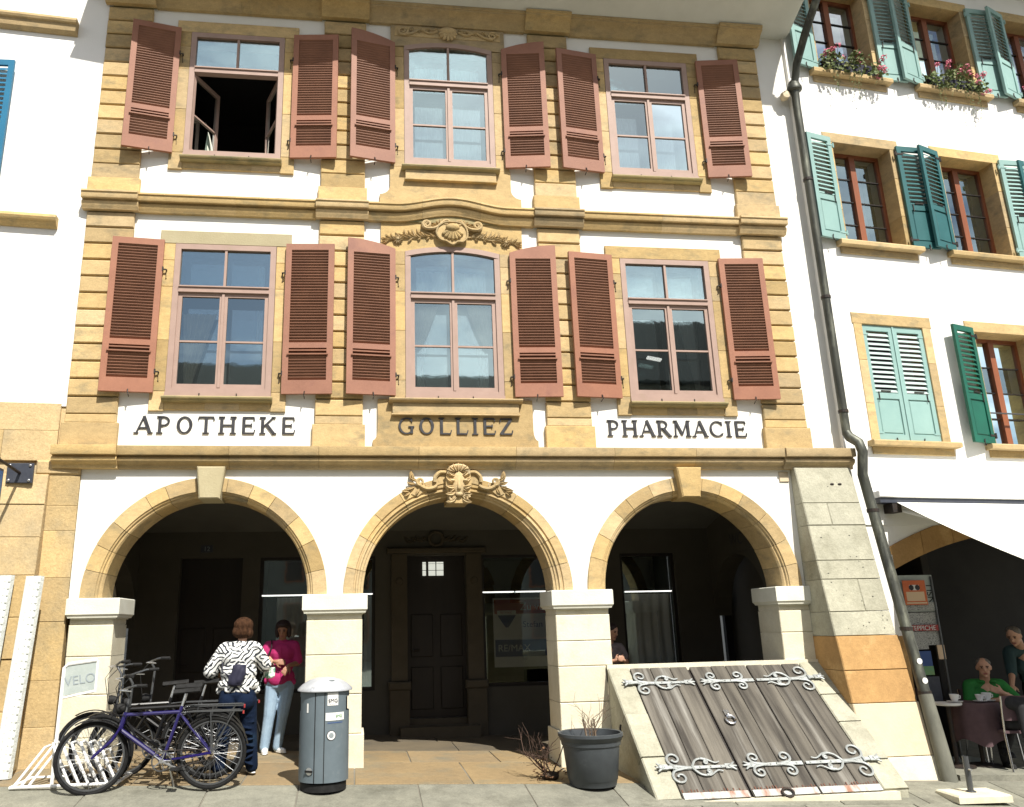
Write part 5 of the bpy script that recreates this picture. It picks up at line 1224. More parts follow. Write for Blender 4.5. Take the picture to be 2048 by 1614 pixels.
def buttress():
    b = thing('stone_buttress', 'sloping grey stone buttress with ochre painted band beside the drainpipe', 'buttress', (4.98, 0, -0.3))
    def by(z): return -0.10-0.195*(3.45-z)
    o = b.location.z; ox = b.location.x
    def block(z0, z1, x0, x1, m, nm, d=0.0, c=0.012):
        x0 -= ox; x1 -= ox
        q0, q1 = z0+0.002, z1-0.002
        v = [(x0,0.05,q0),(x1,0.05,q0),(x1,0.05,q1),(x0,0.05,q1),(x0,by(z0)+d+c,q0),(x1,by(z0)+d+c,q0),(x1,by(z1)+d+c,q1),(x0,by(z1)+d+c,q1),
             (x0+c,by(z0)+d,q0+c*0.5),(x1-c,by(z0)+d,q0+c*0.5),(x1-c,by(z1)+d,q1-c*0.5),(x0+c,by(z1)+d,q1-c*0.5)]
        v = [(x, y, z-o) for x, y, z in v]
        MB().add(v, [(3,2,1,0),(8,9,10,11)]+[(p+k,p+(k+1)%4,q+(k+1)%4,q+k) for p,q in ((0,4),(4,8)) for k in range(4)]).build(nm, m, b)
    e = [1.33, 1.62, 2.02, 2.26, 2.72, 3.02, 3.515]
    for i, (z0, z1) in enumerate(zip(e, e[1:])):
        if i in (1, 4): 
            m = random.uniform(4.85, 5.1); block(z0, z1, 4.57, m, 'greystone', 'buttress_stone', random.uniform(-.006, .004)); block(z0, z1, m, 5.38, 'greystone', 'buttress_stone', random.uniform(-.006, .004))
        else: block(z0, z1, 4.57, 5.38, 'greystone', 'buttress_stone', random.uniform(-.006, .004))
    block(0.93, 1.328, 4.57, 5.40, 'ochre_plaster', 'painted_block', -0.012); block(0.56, 0.928, 4.57, 5.40, 'ochre_plaster', 'painted_block', -0.012)
    block(-0.02, 0.558, 4.57, 5.42, 'cream_plaster', 'rendered_block', -0.02); block(-0.45, -0.022, 4.55, 5.44, 'limestone', 'base_stone', -0.03)
    pr = random.Random(9); pm = MB()
    for k in range(30):
        x = pr.uniform(4.62, 5.34); z = pr.uniform(1.4, 3.4); r = pr.uniform(0.004, 0.011); pm.ell((x-ox, by(z)-0.001, z-o), (r*1.3, 0.004, r*0.8), 7, 5)
    pm.build('stone_pits', 'pipe_shoe', b, kind='stuff')
    for x in (5.05, 5.16): MB().ell((x-ox, by(3.28)-0.008, 3.28-o), (0.03, 0.012, 0.014), 10, 6).build('wall_anchor', 'iron', b)
buttress()

def downpipe():
    d = thing('drainpipe', 'dark metal drainpipe between the pharmacy and the right house', 'drainpipe', (5.44, -0.9, -0.45))
    O = Vector(d.location)
    def T(p): return tuple(Vector(p)-O)
    up = [(5.50,-1.02,10.78),(5.48,-0.92,10.55),(5.42,-0.55,10.15),(5.40,-0.25,9.82),(5.395,-0.13,9.55),(5.392,-0.11,9.2),(5.39,-0.11,3.98)]
    MB().tube([T(p) for p in up], 0.058, 14).build('upper_pipe', 'downpipe', d, smooth=True)
    MB().lathe([(0.06,0),(0.11,0.03),(0.115,0.07),(0.10,0.10),(0.085,0.16),(0.06,0.20)], T((5.393,-0.11,9.42)), 14).build('hopper', 'downpipe', d, smooth=True)
    lo = [(5.39,-0.11,4.0),(5.405,-0.14,3.93),(5.46,-0.24,3.83),(5.475,-0.27,3.70)] + [(5.475, -0.10-0.195*(3.45-z)-0.085, z) for z in (3.4, 2.5, 1.6, 0.62)]
    MB().tube([T(p) for p in lo], [0.062,0.066,0.066,0.066]+[0.066]*4, 14).build('lower_pipe', 'downpipe', d, smooth=True)
    bo = [(5.475, -0.10-0.195*(3.45-z)-0.085, z) for z in (0.64, 0.2, -0.42)]
    MB().tube([T(p) for p in bo], [0.078, 0.085, 0.09], 12).build('pipe_shoe', 'pipe_shoe', d, smooth=True)
    for z in (7.9, 6.0, 4.3): MB().lathe([(0.062,-0.02),(0.068,-0.02),(0.068,0.02),(0.062,0.02)], T((5.391,-0.11,z)), 14).build('pipe_clip', 'iron', d)
    for z in (2.9, 1.4, 0.66): MB().lathe([(0.07,-0.022),(0.076,-0.022),(0.076,0.022),(0.07,0.022)], T((5.475,-0.10-0.195*(3.45-z)-0.085,z)), 14).build('pipe_clip', 'iron', d)
    for z, m in ((1.02, 'white_print'), (0.80, 'white_print')):
        MB().lathe([(0.035,0),(0.035,0.004),(0.0,0.005)], (0,0,0), 14).build('sticker', m, d, loc=T((5.475, -0.10-0.195*(3.45-z)-0.155, z)), rot=(pi/2,0,0))
downpipe()

def lamp_stub():
    o = MB().lathe([(0.0,0.0),(0.05,0.0),(0.06,0.03),(0.06,0.12),(0.0,0.13)], (0,0,0), 12)
    o.ell((0, 0, 0.06), (0.075, 0.075, 0.045))
    tag(o.build('wall_lamp', 'cream_plaster', loc=(5.25, -0.0, 9.38), rot=(pi/2, 0, 0), smooth=True), 'small round cream wall fitting near the top of the drainpipe', 'lamp')
lamp_stub()

def flower_boxes():
    a = radians(6.5)
    for k, lab in enumerate(('pink geranium flower box on top floor sill nearest the drainpipe', 'pink geranium flower box on the second top floor sill from the drainpipe', 'pink geranium flower box at the right picture edge')):
        s = 1.07+1.985*k; base = (5.45+s*cos(a), s*sin(a), 9.952); base = (base[0]+0.03*sin(a), base[1]-0.03*cos(a), base[2])
        t = thing('flower_box', lab, 'flower box', base, a, 'geranium boxes on the top floor sills')
        MB().add([(-0.44,-0.07,0),(0.44,-0.07,0),(0.44,0.09,0),(-0.44,0.09,0),(-0.48,-0.09,0.17),(0.48,-0.09,0.17),(0.48,0.11,0.17),(-0.48,0.11,0.17)], [(0,1,5,4),(1,2,6,5),(2,3,7,6),(3,0,4,7),(3,2,1,0),(4,5,6,7)]).build('box', 'navy_cloth', t)
        r = random.Random(20+k); lf = MB(); fl = MB(); stx = MB()
        def disc(mb, p, rad, nrm, n=6, cup=0.25):
            nrm = Vector(nrm).normalized(); u = nrm.orthogonal().normalized(); w = nrm.cross(u); c = Vector(p); vs = [c-nrm*rad*cup]
            ph = r.uniform(0, 6)
            for i in range(n): q = ph+2*pi*i/n; rr = rad*(1 if i % 2 else 0.82); vs.append(c+(u*cos(q)+w*sin(q))*rr)
            mb.add(vs, [(0, 1+i, 1+(i+1) % n) for i in range(n)])
        for i in range(520):
            x = r.uniform(-0.56, 0.56); h = 0.34*(1-(x/0.75)**2)*(0.7+0.3*sin(x*9+k)); z = 0.10+r.uniform(-0.16, h); y = r.uniform(-0.19, 0.08)-0.03*(z < 0.1)
            disc(lf, (x, y, z), r.uniform(0.018, 0.038), (r.uniform(-1,1), r.uniform(-1.4,0.2), r.uniform(-0.2,1.2)))
        for c in range(15):
            x = r.uniform(-0.52, 0.56); z = 0.16+0.27*(1-(x/0.85)**2)*r.uniform(0.45, 1.1); y = r.uniform(-0.24, -0.02)
            if c > 9: x = 0.46+r.uniform(-0.08, 0.12); z = r.uniform(-0.1, 0.32); y = r.uniform(-0.27, -0.12)
            stx.tube([(x*0.9, -0.02, 0.15), (x, y, z)], 0.004, 4)
            for j in range(22):
                d = Vector((r.gauss(0,1), r.gauss(0,1), r.gauss(0,1))).normalized()*0.045
                disc(fl, (x+d.x, y+d.y, z+d.z*0.8), r.uniform(0.012, 0.020), (d.x, d.y-0.02, d.z+0.02), 5)
        tr = MB()
        for i in range(7):
            x = r.uniform(-0.45, 0.45); L = r.uniform(0.15, 0.62); y = -0.15
            tr.tube([(x, -0.10, 0.14), (x+r.uniform(-.03,.03), y, 0.0), (x+r.uniform(-.04,.04), y+0.04, -L*0.5), (x+r.uniform(-.05,.05), y+0.05, -L)], 0.003, 4)
            for j in range(int(L*24)): z = -L*j/int(L*24+1); disc(lf, (x+r.uniform(-.04,.04), y+r.uniform(0,.05), z), r.uniform(0.010,0.018), (r.uniform(-1,1),-1,r.uniform(-.5,.5)))
        stx.v += []; 
        lf.build('foliage', 'geranium_leaf', t, kind='stuff'); fl.build('blossoms', 'geranium_flower', t, kind='stuff'); stx.build('stems', 'geranium_leaf', t, kind='stuff'); tr.build('trailing_stems', 'geranium_leaf', t, kind='stuff')
flower_boxes()

# ================================================================ cellar hatch
def cellar():
    O = Vector((3.2, -0.7, -0.3))
    t = thing('cellar_hatch', 'sloping weathered plank cellar hatch with grey scroll hinges between stone cheeks', 'cellar hatch', tuple(O))
    yt, zt, yb, zbm = -0.02, 1.03, -1.47, -0.22
    def sl(s, h=0.0): return (yt+(yb-yt)*s, zt+(zbm-zt)*s+h)
    for x0, x1, cuts, nm in ((1.80, 2.075, (0, 0.40, 0.72, 1.0), 'cheek'), (4.305, 4.60, (0, 0.30, 0.52, 0.80, 1.0), 'cheek')):
        w = MB().add([(x-O.x, y-O.y, z-O.z) for x in (x0+0.012, x1-0.012) for y, z in ((0.0, -0.5), (0.0, zt-0.03), (yb+0.02, zbm-0.02), (yb+0.02, -0.5))], [(0,1,2,3),(4,5,6,7),(0,1,5,4),(1,2,6,5),(2,3,7,6),(3,0,4,7)]).build('cheek_wall', 'greystone', t)
        for a, b in zip(cuts, cuts[1:]):
            v = []; g = 0.004; d = random.uniform(-0.006, 0.008); c = 0.014
            for s, e in ((a+g, 1), (b-g, 1)):
                y, z = sl(s, d); v += [(x0, y+0.10, z-0.10), (x0, y+0.008, z-0.012), (x0+c, y, z), (x1-c, y, z), (x1, y+0.008, z-0.012), (x1, y+0.10, z-0.10)]
            v = [(p[0]-O.x, p[1]-O.y, p[2]-O.z) for p in v]
            MB().add(v, [(i, (i+1) % 6, 6+(i+1) % 6, 6+i) for i in range(6)] + [(0,1,2,3,4,5), (11,10,9,8,7,6)]).build('coping_stone', 'greystone', w, smooth=True, ang=30)
    MB().box(1.80-O.x, 4.60-O.x, -0.045-O.y, 0.02-O.y, 0.7-O.z, 1.045-O.z).build('head_stone', 'limestone', t)
    MB().box(2.0-O.x, 4.45-O.x, yb-0.05-O.y, yb+0.06-O.y, -0.6-O.z, zbm-0.02-O.z).build('threshold_stone', 'limestone', t)
    th = atan2(zt-zbm, yt-yb); Ls = hypot(zt-zbm, yt-yb)-0.04
    base = (0-O.x, yt-0.03-O.y, zt-0.035-O.z)
    leaves = ((2.085, 2.815, 3), (2.85, 3.585, 3), (3.595, 4.295, 3)); rv = random.Random(5)
    L = []
    for x0, x1, n in leaves:
        lf = MB().box(x0, x1, -Ls+0.02, -0.01, -0.05, -0.012).build('door_leaf', 'dark_wood', t, loc=base, rot=(th, 0, 0))
        L.append(lf); e = [x0+(x1-x0)*i/n for i in range(n+1)]
        for i in range(1, n): e[i] += rv.uniform(-0.04, 0.04)
        for a, b in zip(e, e[1:]):
            m = MB(); g = 0.004; h = rv.uniform(-0.003, 0.003); c = 0.006; q = 0.005
            m.add([(a+g,-Ls,-0.02),(b-g,-Ls,-0.02),(b-g,-0.0,-0.02),(a+g,-0.0,-0.02),(a+g,-Ls,h-c),(b-g,-Ls,h-c),(b-g,0,h-c),(a+g,0,h-c),(a+g+c,-Ls,h),(b-g-c,-Ls,h),(b-g-c,0,h),(a+g+c,0,h)],
                [(3,2,1,0),(8,9,10,11)]+[(p+k,p+(k+1)%4,r+(k+1)%4,r+k) for p,r in ((0,4),(4,8)) for k in range(4)]).build('plank', 'plank', lf)
        m = MB().box(x0+0.01, x1-0.005, -Ls-0.004, -Ls+0.075, 0.006, 0.010); m.build('metal_strip', 'zinc_rusty', lf)
        m = MB()
        for k in range(22): xx = x0+0.02+(x1-x0-0.04)*k/21; m.box(xx-0.006, xx+0.006, -Ls+0.076, -Ls+0.082+rv.uniform(0.0, 0.04), 0.0062, 0.0072)
        m.build('rust_streaks', 'rust', lf, kind='stuff')
    MB().box(2.822, 2.845, -Ls, 0, -0.06, -0.03).build('gap_batten', 'dark_wood', t, loc=base, rot=(th, 0, 0))
    # wrought scroll hinges
    def bar(m, x0, x1, y, w, h): m.add([(x0,y-w,0.012),(x1,y-w*0.7,0.012),(x1,y+w*0.7,0.012),(x0,y+w,0.012),(x0,y-w,h),(x1,y-w*0.7,h),(x1,y+w*0.7,h),(x0,y+w,h)], [(0,1,5,4),(1,2,6,5),(2,3,7,6),(3,0,4,7),(4,5,6,7),(3,2,1,0)])
    def curl(m, x, y, s, up, R, h, turns=1.15):
        """stem leaves the strap at (x,y), runs outward along s (+-1 in x) and rolls up into a spiral on side up (+-1)"""
        pts = []; rad = []; n = 10
        cx, cy = x+s*R*1.7, y+up*R*1.25
        for i in range(n): 
            t_ = i/n; px = x+(s*R*1.7)*t_; py = y+up*(R*0.25)*sin(pi*t_/2)*t_; pts.append((px, py, h)); rad.append(0.017-0.002*t_)
        k = 34
        for i in range(k+1):
            t_ = i/k; a = -pi/2+turns*2*pi*t_; r = R*(1-0.72*t_); pts.append((cx+s*r*cos(a), cy+up*r*sin(a), h)); rad.append(0.0155-0.005*t_)
        m.tube(pts, rad, 6, sy=1.0); m.ell((pts[-1][0], pts[-1][1], h), (0.016, 0.016, 0.010), 8, 5)
    def tail(m, x, y, s, up, R, h):
        q = [(x, y), (x+s*R*0.8, y+up*R*1.05), (x+s*R*2.0, y+up*R*1.25), (x+s*R*3.2, y+up*R*0.6), (x+s*R*3.9, y+up*R*0.75)]
        p = curve_pts(q, 7); m.tube([(a, b, h) for a, b in p], [0.015-0.008*i/len(p) for i in range(len(p))], 6)
        curl(m, x+s*R*1.5, y+up*R*1.25, s*0.7, -up, R*0.42, h+0.003, 1.0)
    def fleur(m, x, y, s, h):
        for a in (-38, 0, 38):
            m.cap((x, y, h), (x+s*0.075*cos(radians(a)), y+0.075*sin(radians(a)), h), 0.02, 0.009, 7)
        m.box(min(x-s*0.05, x+s*0.02), max(x-s*0.05, x+s*0.02), y-0.03, y+0.03, h-0.01, h+0.006)
    def studs(m, xs, y):
        for x in xs: m.ell((x, y, 0.027), (0.010, 0.010, 0.008), 7, 5)
    for y, big in ((-0.27, 1.0), (-1.50, 1.08)):
        R = 0.085*big
        h1 = MB(); bar(h1, 2.10, 2.73, y, 0.022, 0.024); fleur(h1, 2.735, y, 1, 0.02)
        curl(h1, 2.30, y, -1, 1, R, 0.021); curl(h1, 2.30, y, -1, -1, R, 0.021); tail(h1, 2.31, y, 1, 1, R*0.92, 0.024); tail(h1, 2.31, y, 1, -1, R*0.92, 0.024); studs(h1, (2.16, 2.27, 2.40, 2.52, 2.64), y)
        h1.build('strap_hinge', 'zinc', L[0], smooth=True)
        h2 = MB(); bar(h2, 3.57, 2.98, y, 0.024, 0.024); fleur(h2, 2.97, y, -1, 0.02)
        for s in (-1, 1): curl(h2, 3.17, y, -1, s, R*0.8, 0.021); curl(h2, 3.27, y, 1, s, R*0.8, 0.021)
        studs(h2, (3.05, 3.2, 3.35, 3.5), y); h2.build('strap_hinge', 'zinc', L[1], smooth=True)
        h3 = MB(); bar(h3, 4.28, 3.61, y, 0.025, 0.024); curl(h3, 4.05, y, 1, 1, R*1.12, 0.021); curl(h3, 4.05, y, 1, -1, R*1.12, 0.021); tail(h3, 4.04, y, -1, 1, R*0.95, 0.024); tail(h3, 4.04, y, -1, -1, R*0.95, 0.024)
        studs(h3, (3.66, 3.78, 3.9, 4.05, 4.2), y); h3.build('strap_hinge', 'zinc', L[2], smooth=True)
        for x, s in ((1.985, -1), (4.40, 1)):
            a = MB(); fleur(a, x, y, s, 0.045); a.ell((x+s*0.03, y, 0.05), (0.03, 0.03, 0.02)); a.box(min(x, x-s*0.12), max(x, x-s*0.12), y-0.02, y+0.02, 0.030, 0.044); a.tube([(x-s*0.115, y-0.03, 0.036), (x-s*0.115, y+0.03, 0.036)], 0.014, 7)
            a.build('hinge_anchor', 'zinc', t, loc=base, rot=(th, 0, 0), smooth=True)
    k = MB(); k.cbox(2.985, 3.045, -0.84, -0.72, 0.0, 0.02, 0.004); k.tube([(3.015+0.055*sin(2*pi*i/20), -0.87+0.06*cos(2*pi*i/20), 0.025) for i in range(20)], 0.014, 7, closed=True); k.ell((3.015, -0.80, 0.022), (0.022, 0.022, 0.02), 9, 6)
    k.build('ring_handle', 'chrome', L[1], smooth=True)
    k = MB(); k.tube([(3.22+0.06*sin(2*pi*i/20), -Ls+0.01+0.05*cos(2*pi*i/20), 0.03) for i in range(20)], 0.013, 7, closed=True); k.build('pull_ring', 'iron', L[1], smooth=True)
    ir = MB().tube([(1.788-O.x, -0.46-O.y, 0.40-O.z), (1.775-O.x, -0.48-O.y, 0.36-O.z), (1.775-O.x, -0.50-O.y, 0.30-O.z), (1.785-O.x, -0.50-O.y, 0.27-O.z)], 0.012, 6); ir.build('wall_hook', 'iron', t)
cellar()

# ================================================================ litter bin
def litter_bin():
    b = thing('litter_bin', 'grey cylindrical litter bin with domed metal lid and stickers', 'litter bin', (-1.60, -1.06, zg(-1.6, -1.06)-0.005), radians(-14))
    R = 0.255; n = 48
    MB().lathe([(0.0,0.0),(0.235,0.0),(0.235,0.075),(0.20,0.085)], (0,0,0), 40).build('base_ring', 'rubber_black', b, smooth=True)
    # body with two slots left open near the top
    v = []; f = []; zs = [0.09, 0.76, 0.90, 0.955]; t = 0.012
    for r in (R, R-t):
        for z in zs:
            for j in range(n): a = 2*pi*j/n; v.append((r*cos(a), r*sin(a), z))
    half = len(zs)*n
    def hole(j): 
        a = (360*j/n) % 360; return a < 36 or a > 338 or 150 < a < 208
    for s in (0, half):
        for i in range(len(zs)-1):
            for j in range(n):
                if i == 1 and hole(j): continue
                f.append((s+i*n+j, s+i*n+(j+1) % n, s+(i+1)*n+(j+1) % n, s+(i+1)*n+j))
    for j in range(n): f.append((j, (j+1) % n, half+(j+1) % n, half+j))
    body = MB().add(v, f).build('body', 'bin_grey', b, smooth=True)
    MB().lathe([(0.0,0.095),(R-0.02,0.095),(R-0.02,0.11),(0.0,0.11)], (0,0,0), 32).build('floor', 'bin_grey', body)
    MB().lathe([(0.19,0.12),(0.19,0.72),(0.18,0.72),(0.18,0.12)], (0,0,0), 24).build('inner_bag', 'rubber_black', body)
    for a in (-96, -74):
        a = radians(a); MB().box(-0.004, 0.004, -0.003, 0.004, 0.09, 0.95).build('panel_seam', 'rubber_black', body, loc=(R*cos(a), R*sin(a), 0), rot=(0, 0, a+pi/2))
    lid = MB().lathe([(R+0.012,0.955),(R+0.03,0.958),(R+0.032,0.975),(0.24,1.02),(0.17,1.062),(0.09,1.085),(0.0,1.09)], (0,0,0), 40).build('lid', 'bin_lid', b, smooth=True, ang=60)
    MB().ell((0.10, -0.12, 1.062), (0.035, 0.035, 0.006), 12, 6).build('lid_dent', 'grey_print', lid)
    def sticker(a, z, w, h, m, nm='sticker'):
        a = radians(a); k = 6; vs = []
        for i in range(k+1):
            q = a + (i/k-0.5)*w/R; vs += [((R+0.003)*cos(q), (R+0.003)*sin(q), z-h/2), ((R+0.003)*cos(q), (R+0.003)*sin(q), z+h/2)]
        return MB().add(vs, [(2*i, 2*i+2, 2*i+3, 2*i+1) for i in range(k)]).build(nm, m, body)
    def words(s, size, a, z, m):
        a = radians(a); text(s, size, m, body, ((R+0.006)*cos(a), (R+0.006)*sin(a), z), (pi/2, 0, a+pi/2), align='CENTER')
    sticker(-55, 0.885, 0.115, 0.125, 'white_print'); words('SMG', 0.052, -55, 0.852, 'letter_black'); 
    st = sticker(-55, 0.905, 0.085, 0.004, 'letter_black'); st = sticker(-55, 0.835, 0.075, 0.005, 'letter_black')
    sticker(-48, 0.715, 0.21, 0.075, 'white_print'); words('SMG', 0.04, -40, 0.705, 'green_print')
    sticker(-48, 0.655, 0.17, 0.006, 'blue_print')
    for rr, m, d in ((0.048, 'letter_black', 0.003), (0.042, 'white_print', 0.0045), (0.026, 'grey_print', 0.006)):
        a = radians(-58); MB().lathe([(rr,0),(0,0.001)], (0,0,0), 20).build('round_sticker', m, body, loc=((R+d)*cos(a), (R+d)*sin(a), 0.535), rot=(pi/2, 0, a+pi/2))
    sticker(-116, 0.80, 0.022, 0.09, 'white_print')
    a = radians(-108); lk = MB().lathe([(0.036,0.0),(0.036,0.008),(0.0,0.010)], (0,0,0), 18); lk.build('lock', 'alloy', body, loc=((R+0.0)*cos(a), (R+0.0)*sin(a), 0.20), rot=(pi/2, 0, a+pi/2)); MB().box(-0.045, 0.045, -0.004, 0.004, -0.010, 0.010).build('lock_slot', 'rubber_black', body, loc=((R+0.012)*cos(a), (R+0.012)*sin(a), 0.20), rot=(0, 0, a+pi/2))
litter_bin()

# ================================================================ plant pot with bare twigs, and the dead plant beside it
def twig_tree(mb, p, d, L, r, depth, rnd, spread=0.5):
    p = Vector(p); d = Vector(d).normalized(); pts = [p]; n = 4
    for i in range(n):
        d = (d + Vector((rnd.gauss(0,1), rnd.gauss(0,1), rnd.gauss(0,0.6)))*0.10).normalized(); pts.append(pts[-1]+d*L/n)
    mb.tube(pts, [r*(1-0.5*i/n) for i in range(n+1)], 5)
    if depth:
        for k in range(rnd.choice((2, 3))):
            q = pts[rnd.randint(2, n)]; dd = (d + Vector((rnd.gauss(0,1), rnd.gauss(0,1), rnd.gauss(0.2,0.7)))*spread).normalized()
            twig_tree(mb, q, dd, L*rnd.uniform(0.5, 0.8), r*0.55, depth-1, rnd, spread)
def pot():
    t = thing('plant_pot', 'large dark grey plastic plant pot holding bare twigs', 'plant pot', (1.27, -1.0, zg(1.27, -1.0)))
    MB().lathe([(0.0,0.0),(0.245,0.0),(0.25,0.01),(0.262,0.06),(0.268,0.065),(0.305,0.40),(0.318,0.405),(0.325,0.45),(0.335,0.455),(0.345,0.49),(0.352,0.495),(0.352,0.525),(0.342,0.53),(0.325,0.525),(0.32,0.49),(0.30,0.36),(0.0,0.36)], (0,0,0), 56, cap=False).build('pot_shell', 'pot_plastic', t, smooth=True, ang=50)
    MB().lathe([(0.0,0.375),(0.12,0.385),(0.25,0.372),(0.298,0.365)], (0,0,0), 24, cap=False).build('soil', 'soil', t, smooth=True)
    r = random.Random(11); tw = MB()
    for i in range(7): 
        a = r.uniform(0, 6.28); twig_tree(tw, (0.03*cos(a), 0.03*sin(a)+0.0, 0.36), (r.uniform(-.5,.35), r.uniform(-.3,.3), 1.2), r.uniform(0.20, 0.36), 0.007, 2, r)
    tw.tube([(0.06, 0, 0.36), (0.05, 0, 0.66)], [0.014, 0.010], 6); tw.tube([(-0.02, 0.0, 0.36), (-0.07, 0.02, 0.66)], [0.013, 0.009], 6)
    tw.build('twigs', 'twig', t)
    t = thing('dead_plant', 'dried dead plant with reddish branches lying left of the plant pot', 'plant', (0.80, -0.75, zg(0.80, -0.75)))
    tw = MB(); lf = MB()
    for i in range(9): twig_tree(tw, (r.uniform(-.05,.12), r.uniform(-.1,.1), 0.03), (r.uniform(-1.0,.35), r.uniform(-.5,.3), r.uniform(0.5, 1.6)), r.uniform(0.20, 0.42), 0.009, 2, r, 0.7)
    tw.build('branches', 'twig_dark', t)
    for i in range(130):
        x, y = r.gauss(0.03, 0.10), r.gauss(0, 0.09); z = abs(r.gauss(0, 0.11))+0.005; a = r.uniform(0, 6.28); s = r.uniform(0.015, 0.04)
        lf.add([(x, y, z), (x+s*cos(a), y+s*sin(a), z+r.uniform(-.01,.02)), (x+s*1.6*cos(a+0.4), y+s*1.6*sin(a+0.4), z+0.01), (x+s*cos(a+0.9), y+s*sin(a+0.9), z+r.uniform(0,.02))], [(0,1,2,3)])
    lf.build('dry_leaves', 'dry_leaf', t, kind='stuff')
    MB().ell((0.06, 0.0, 0.03), (0.10, 0.09, 0.05), 12, 8).build('root_ball', 'soil', t, smooth=True)
pot()

# ================================================================ bicycles
def bicycle(label, loc, rz, frame_m, lean=0.0, steer=0.0, wb=1.10, step_through=False, basket=False, rack=True, bar_rise=0.0, group='bicycles parked at the rack'):
    t = thing('bicycle', label, 'bicycle', loc, rz, group); t.rotation_euler = (lean, 0, rz)
    Rw = 0.345; fx, rx = -wb/2, wb/2
    bb = (0.10, 0, 0.29); st_top = (0.255, 0, 0.80); hd_b = (-0.33, 0, 0.60); hd_t = (-0.29, 0, 0.76)
    f = MB()
    f.tube([hd_b, bb], 0.021, 8); f.tube([bb, st_top], 0.017, 8); f.tube([hd_t, hd_b], 0.023, 8)
    if step_through: f.tube([(-0.31,0,0.68), (-0.1,0,0.52), (0.15,0,0.44)], 0.019, 8)
    else: f.tube([(-0.295,0,0.735), (0.238,0,0.745)], 0.018, 8)
    for s in (-1, 1):
        f.tube([bb, (0.30, s*0.05, 0.31), (rx, s*0.062, Rw)], 0.011, 6); f.tube([(0.235, 0, 0.735), (0.30, s*0.045, 0.66), (rx, s*0.062, Rw)], 0.010, 6)
    fo = f.build('frame', frame_m, t, smooth=True)
    def wheel(x, parent_loc, ang):
        ty = MB(); n = 40; R1 = Rw-0.02
        ty.tube([(R1*cos(2*pi*i/n), 0, R1*sin(2*pi*i/n)) for i in range(n)], 0.0205, 8, closed=True)
        w = ty.build('wheel', 'tyre', t, loc=(x, 0, Rw), rot=(0, 0, ang), smooth=True)
        r = MB(); R2 = Rw-0.047; r.tube([(R2*cos(2*pi*i/n), 0, R2*sin(2*pi*i/n)) for i in range(n)], 0.012, 6, closed=True); r.build('rim', 'rim_grey', w, smooth=True)
        sp = MB()
        for k in range(28):
            a = 2*pi*k/28; s = 1 if k % 2 else -1; b = a+(0.55 if (k//2) % 2 else -0.55)
            sp.tube([(0.024*cos(b), s*0.028, 0.024*sin(b)), (R2*cos(a), 0, R2*sin(a))], 0.0017, 3)
        sp.build('spokes', 'spoke', w, kind='stuff'); MB().tube([(0,-0.05,0),(0,-0.03,0),(0,0.03,0),(0,0.05,0)], [0.012,0.024,0.024,0.012], 10).build('hub', 'alloy', w, smooth=True)
        return w
    wheel(rx, None, 0); wheel(fx, None, steer)
    ca, sa = cos(steer), sin(steer)
    def S(x, y, z):  # turn with the fork about the steering axis (approx. vertical through the head tube foot)
        px = hd_b[0]-0.02; dx = x-px; return (px+dx*ca-y*sa, dx*sa+y*ca, z)
    fk = MB()
    for s in (-1, 1): fk.tube([S(hd_b[0]-0.005, s*0.05, 0.615), S(hd_b[0]-0.07, s*0.055, 0.50), S(fx, s*0.055, Rw)], 0.012, 7)
    fk.tube([S(hd_b[0], -0.05, 0.615), S(hd_b[0], 0.05, 0.615)], 0.016, 7); fk.build('fork', frame_m, t, smooth=True)
    hz = 0.98+bar_rise; hb = MB(); hb.tube([hd_t, S(-0.27, 0, 0.90+bar_rise), S(-0.32, 0, hz)], 0.013, 7)
    hb.tube([S(-0.14,-0.30,hz+0.03), S(-0.24,-0.24,hz+0.03), S(-0.32,-0.10,hz), S(-0.32,0.10,hz), S(-0.24,0.24,hz+0.03), S(-0.14,0.30,hz+0.03)], 0.0115, 7)
    h = hb.build('handlebar', 'rim_grey', t, smooth=True)
    for s in (-1, 1):
        MB().tube([S(-0.22,s*0.255,hz+0.03), S(-0.13,s*0.305,hz+0.03)], 0.017, 8).build('grip', 'rubber_black', h, smooth=True)
        MB().tube([S(-0.30,s*0.16,hz), S(-0.36,s*0.2,hz-0.01), S(-0.27,s*0.27,hz-0.02)], 0.006, 5).build('brake_lever', 'alloy', h)
    MB().lathe([(0.0,0.0),(0.045,0.005),(0.05,0.03),(0.035,0.08),(0.0,0.09)], (0,0,0), 14).build('headlamp', 'rubber_black', t, loc=S(-0.38,0,0.80), rot=(0, pi/2, 0), smooth=True)
    cb = MB()
    for s in (-1, 1): cb.tube([S(-0.33, s*0.12, hz-0.01), S(-0.42, s*0.06, hz-0.12), S(-0.36, 0.02*s, 0.70), (-0.25, 0.02, 0.70)], 0.004, 4)
    cb.build('cables', 'rubber_black', t, kind='stuff')
    MB().tube([st_top, (0.285, 0, 0.92)], 0.0125, 8).build('seat_post', 'alloy', t, smooth=True)
    sd = MB(); n = 9; v = []
    for i in range(n):
        u = i/(n-1); x = 0.16+0.27*u; w = 0.018+0.065*u**1.6; z = 0.945+0.018*u
        v += [(x, -w, z-0.02), (x, -w*0.7, z+0.012), (x, 0, z+0.018), (x, w*0.7, z+0.012), (x, w, z-0.02), (x, 0, z-0.035)]
    sd.add(v, [(i*6+j, i*6+(j+1) % 6, i*6+6+(j+1) % 6, i*6+6+j) for i in range(n-1) for j in range(6)] + [tuple(range(6)), tuple(range(len(v)-1, len(v)-7, -1))]); sd.build('saddle', 'rubber_black', t, smooth=True, ang=60)
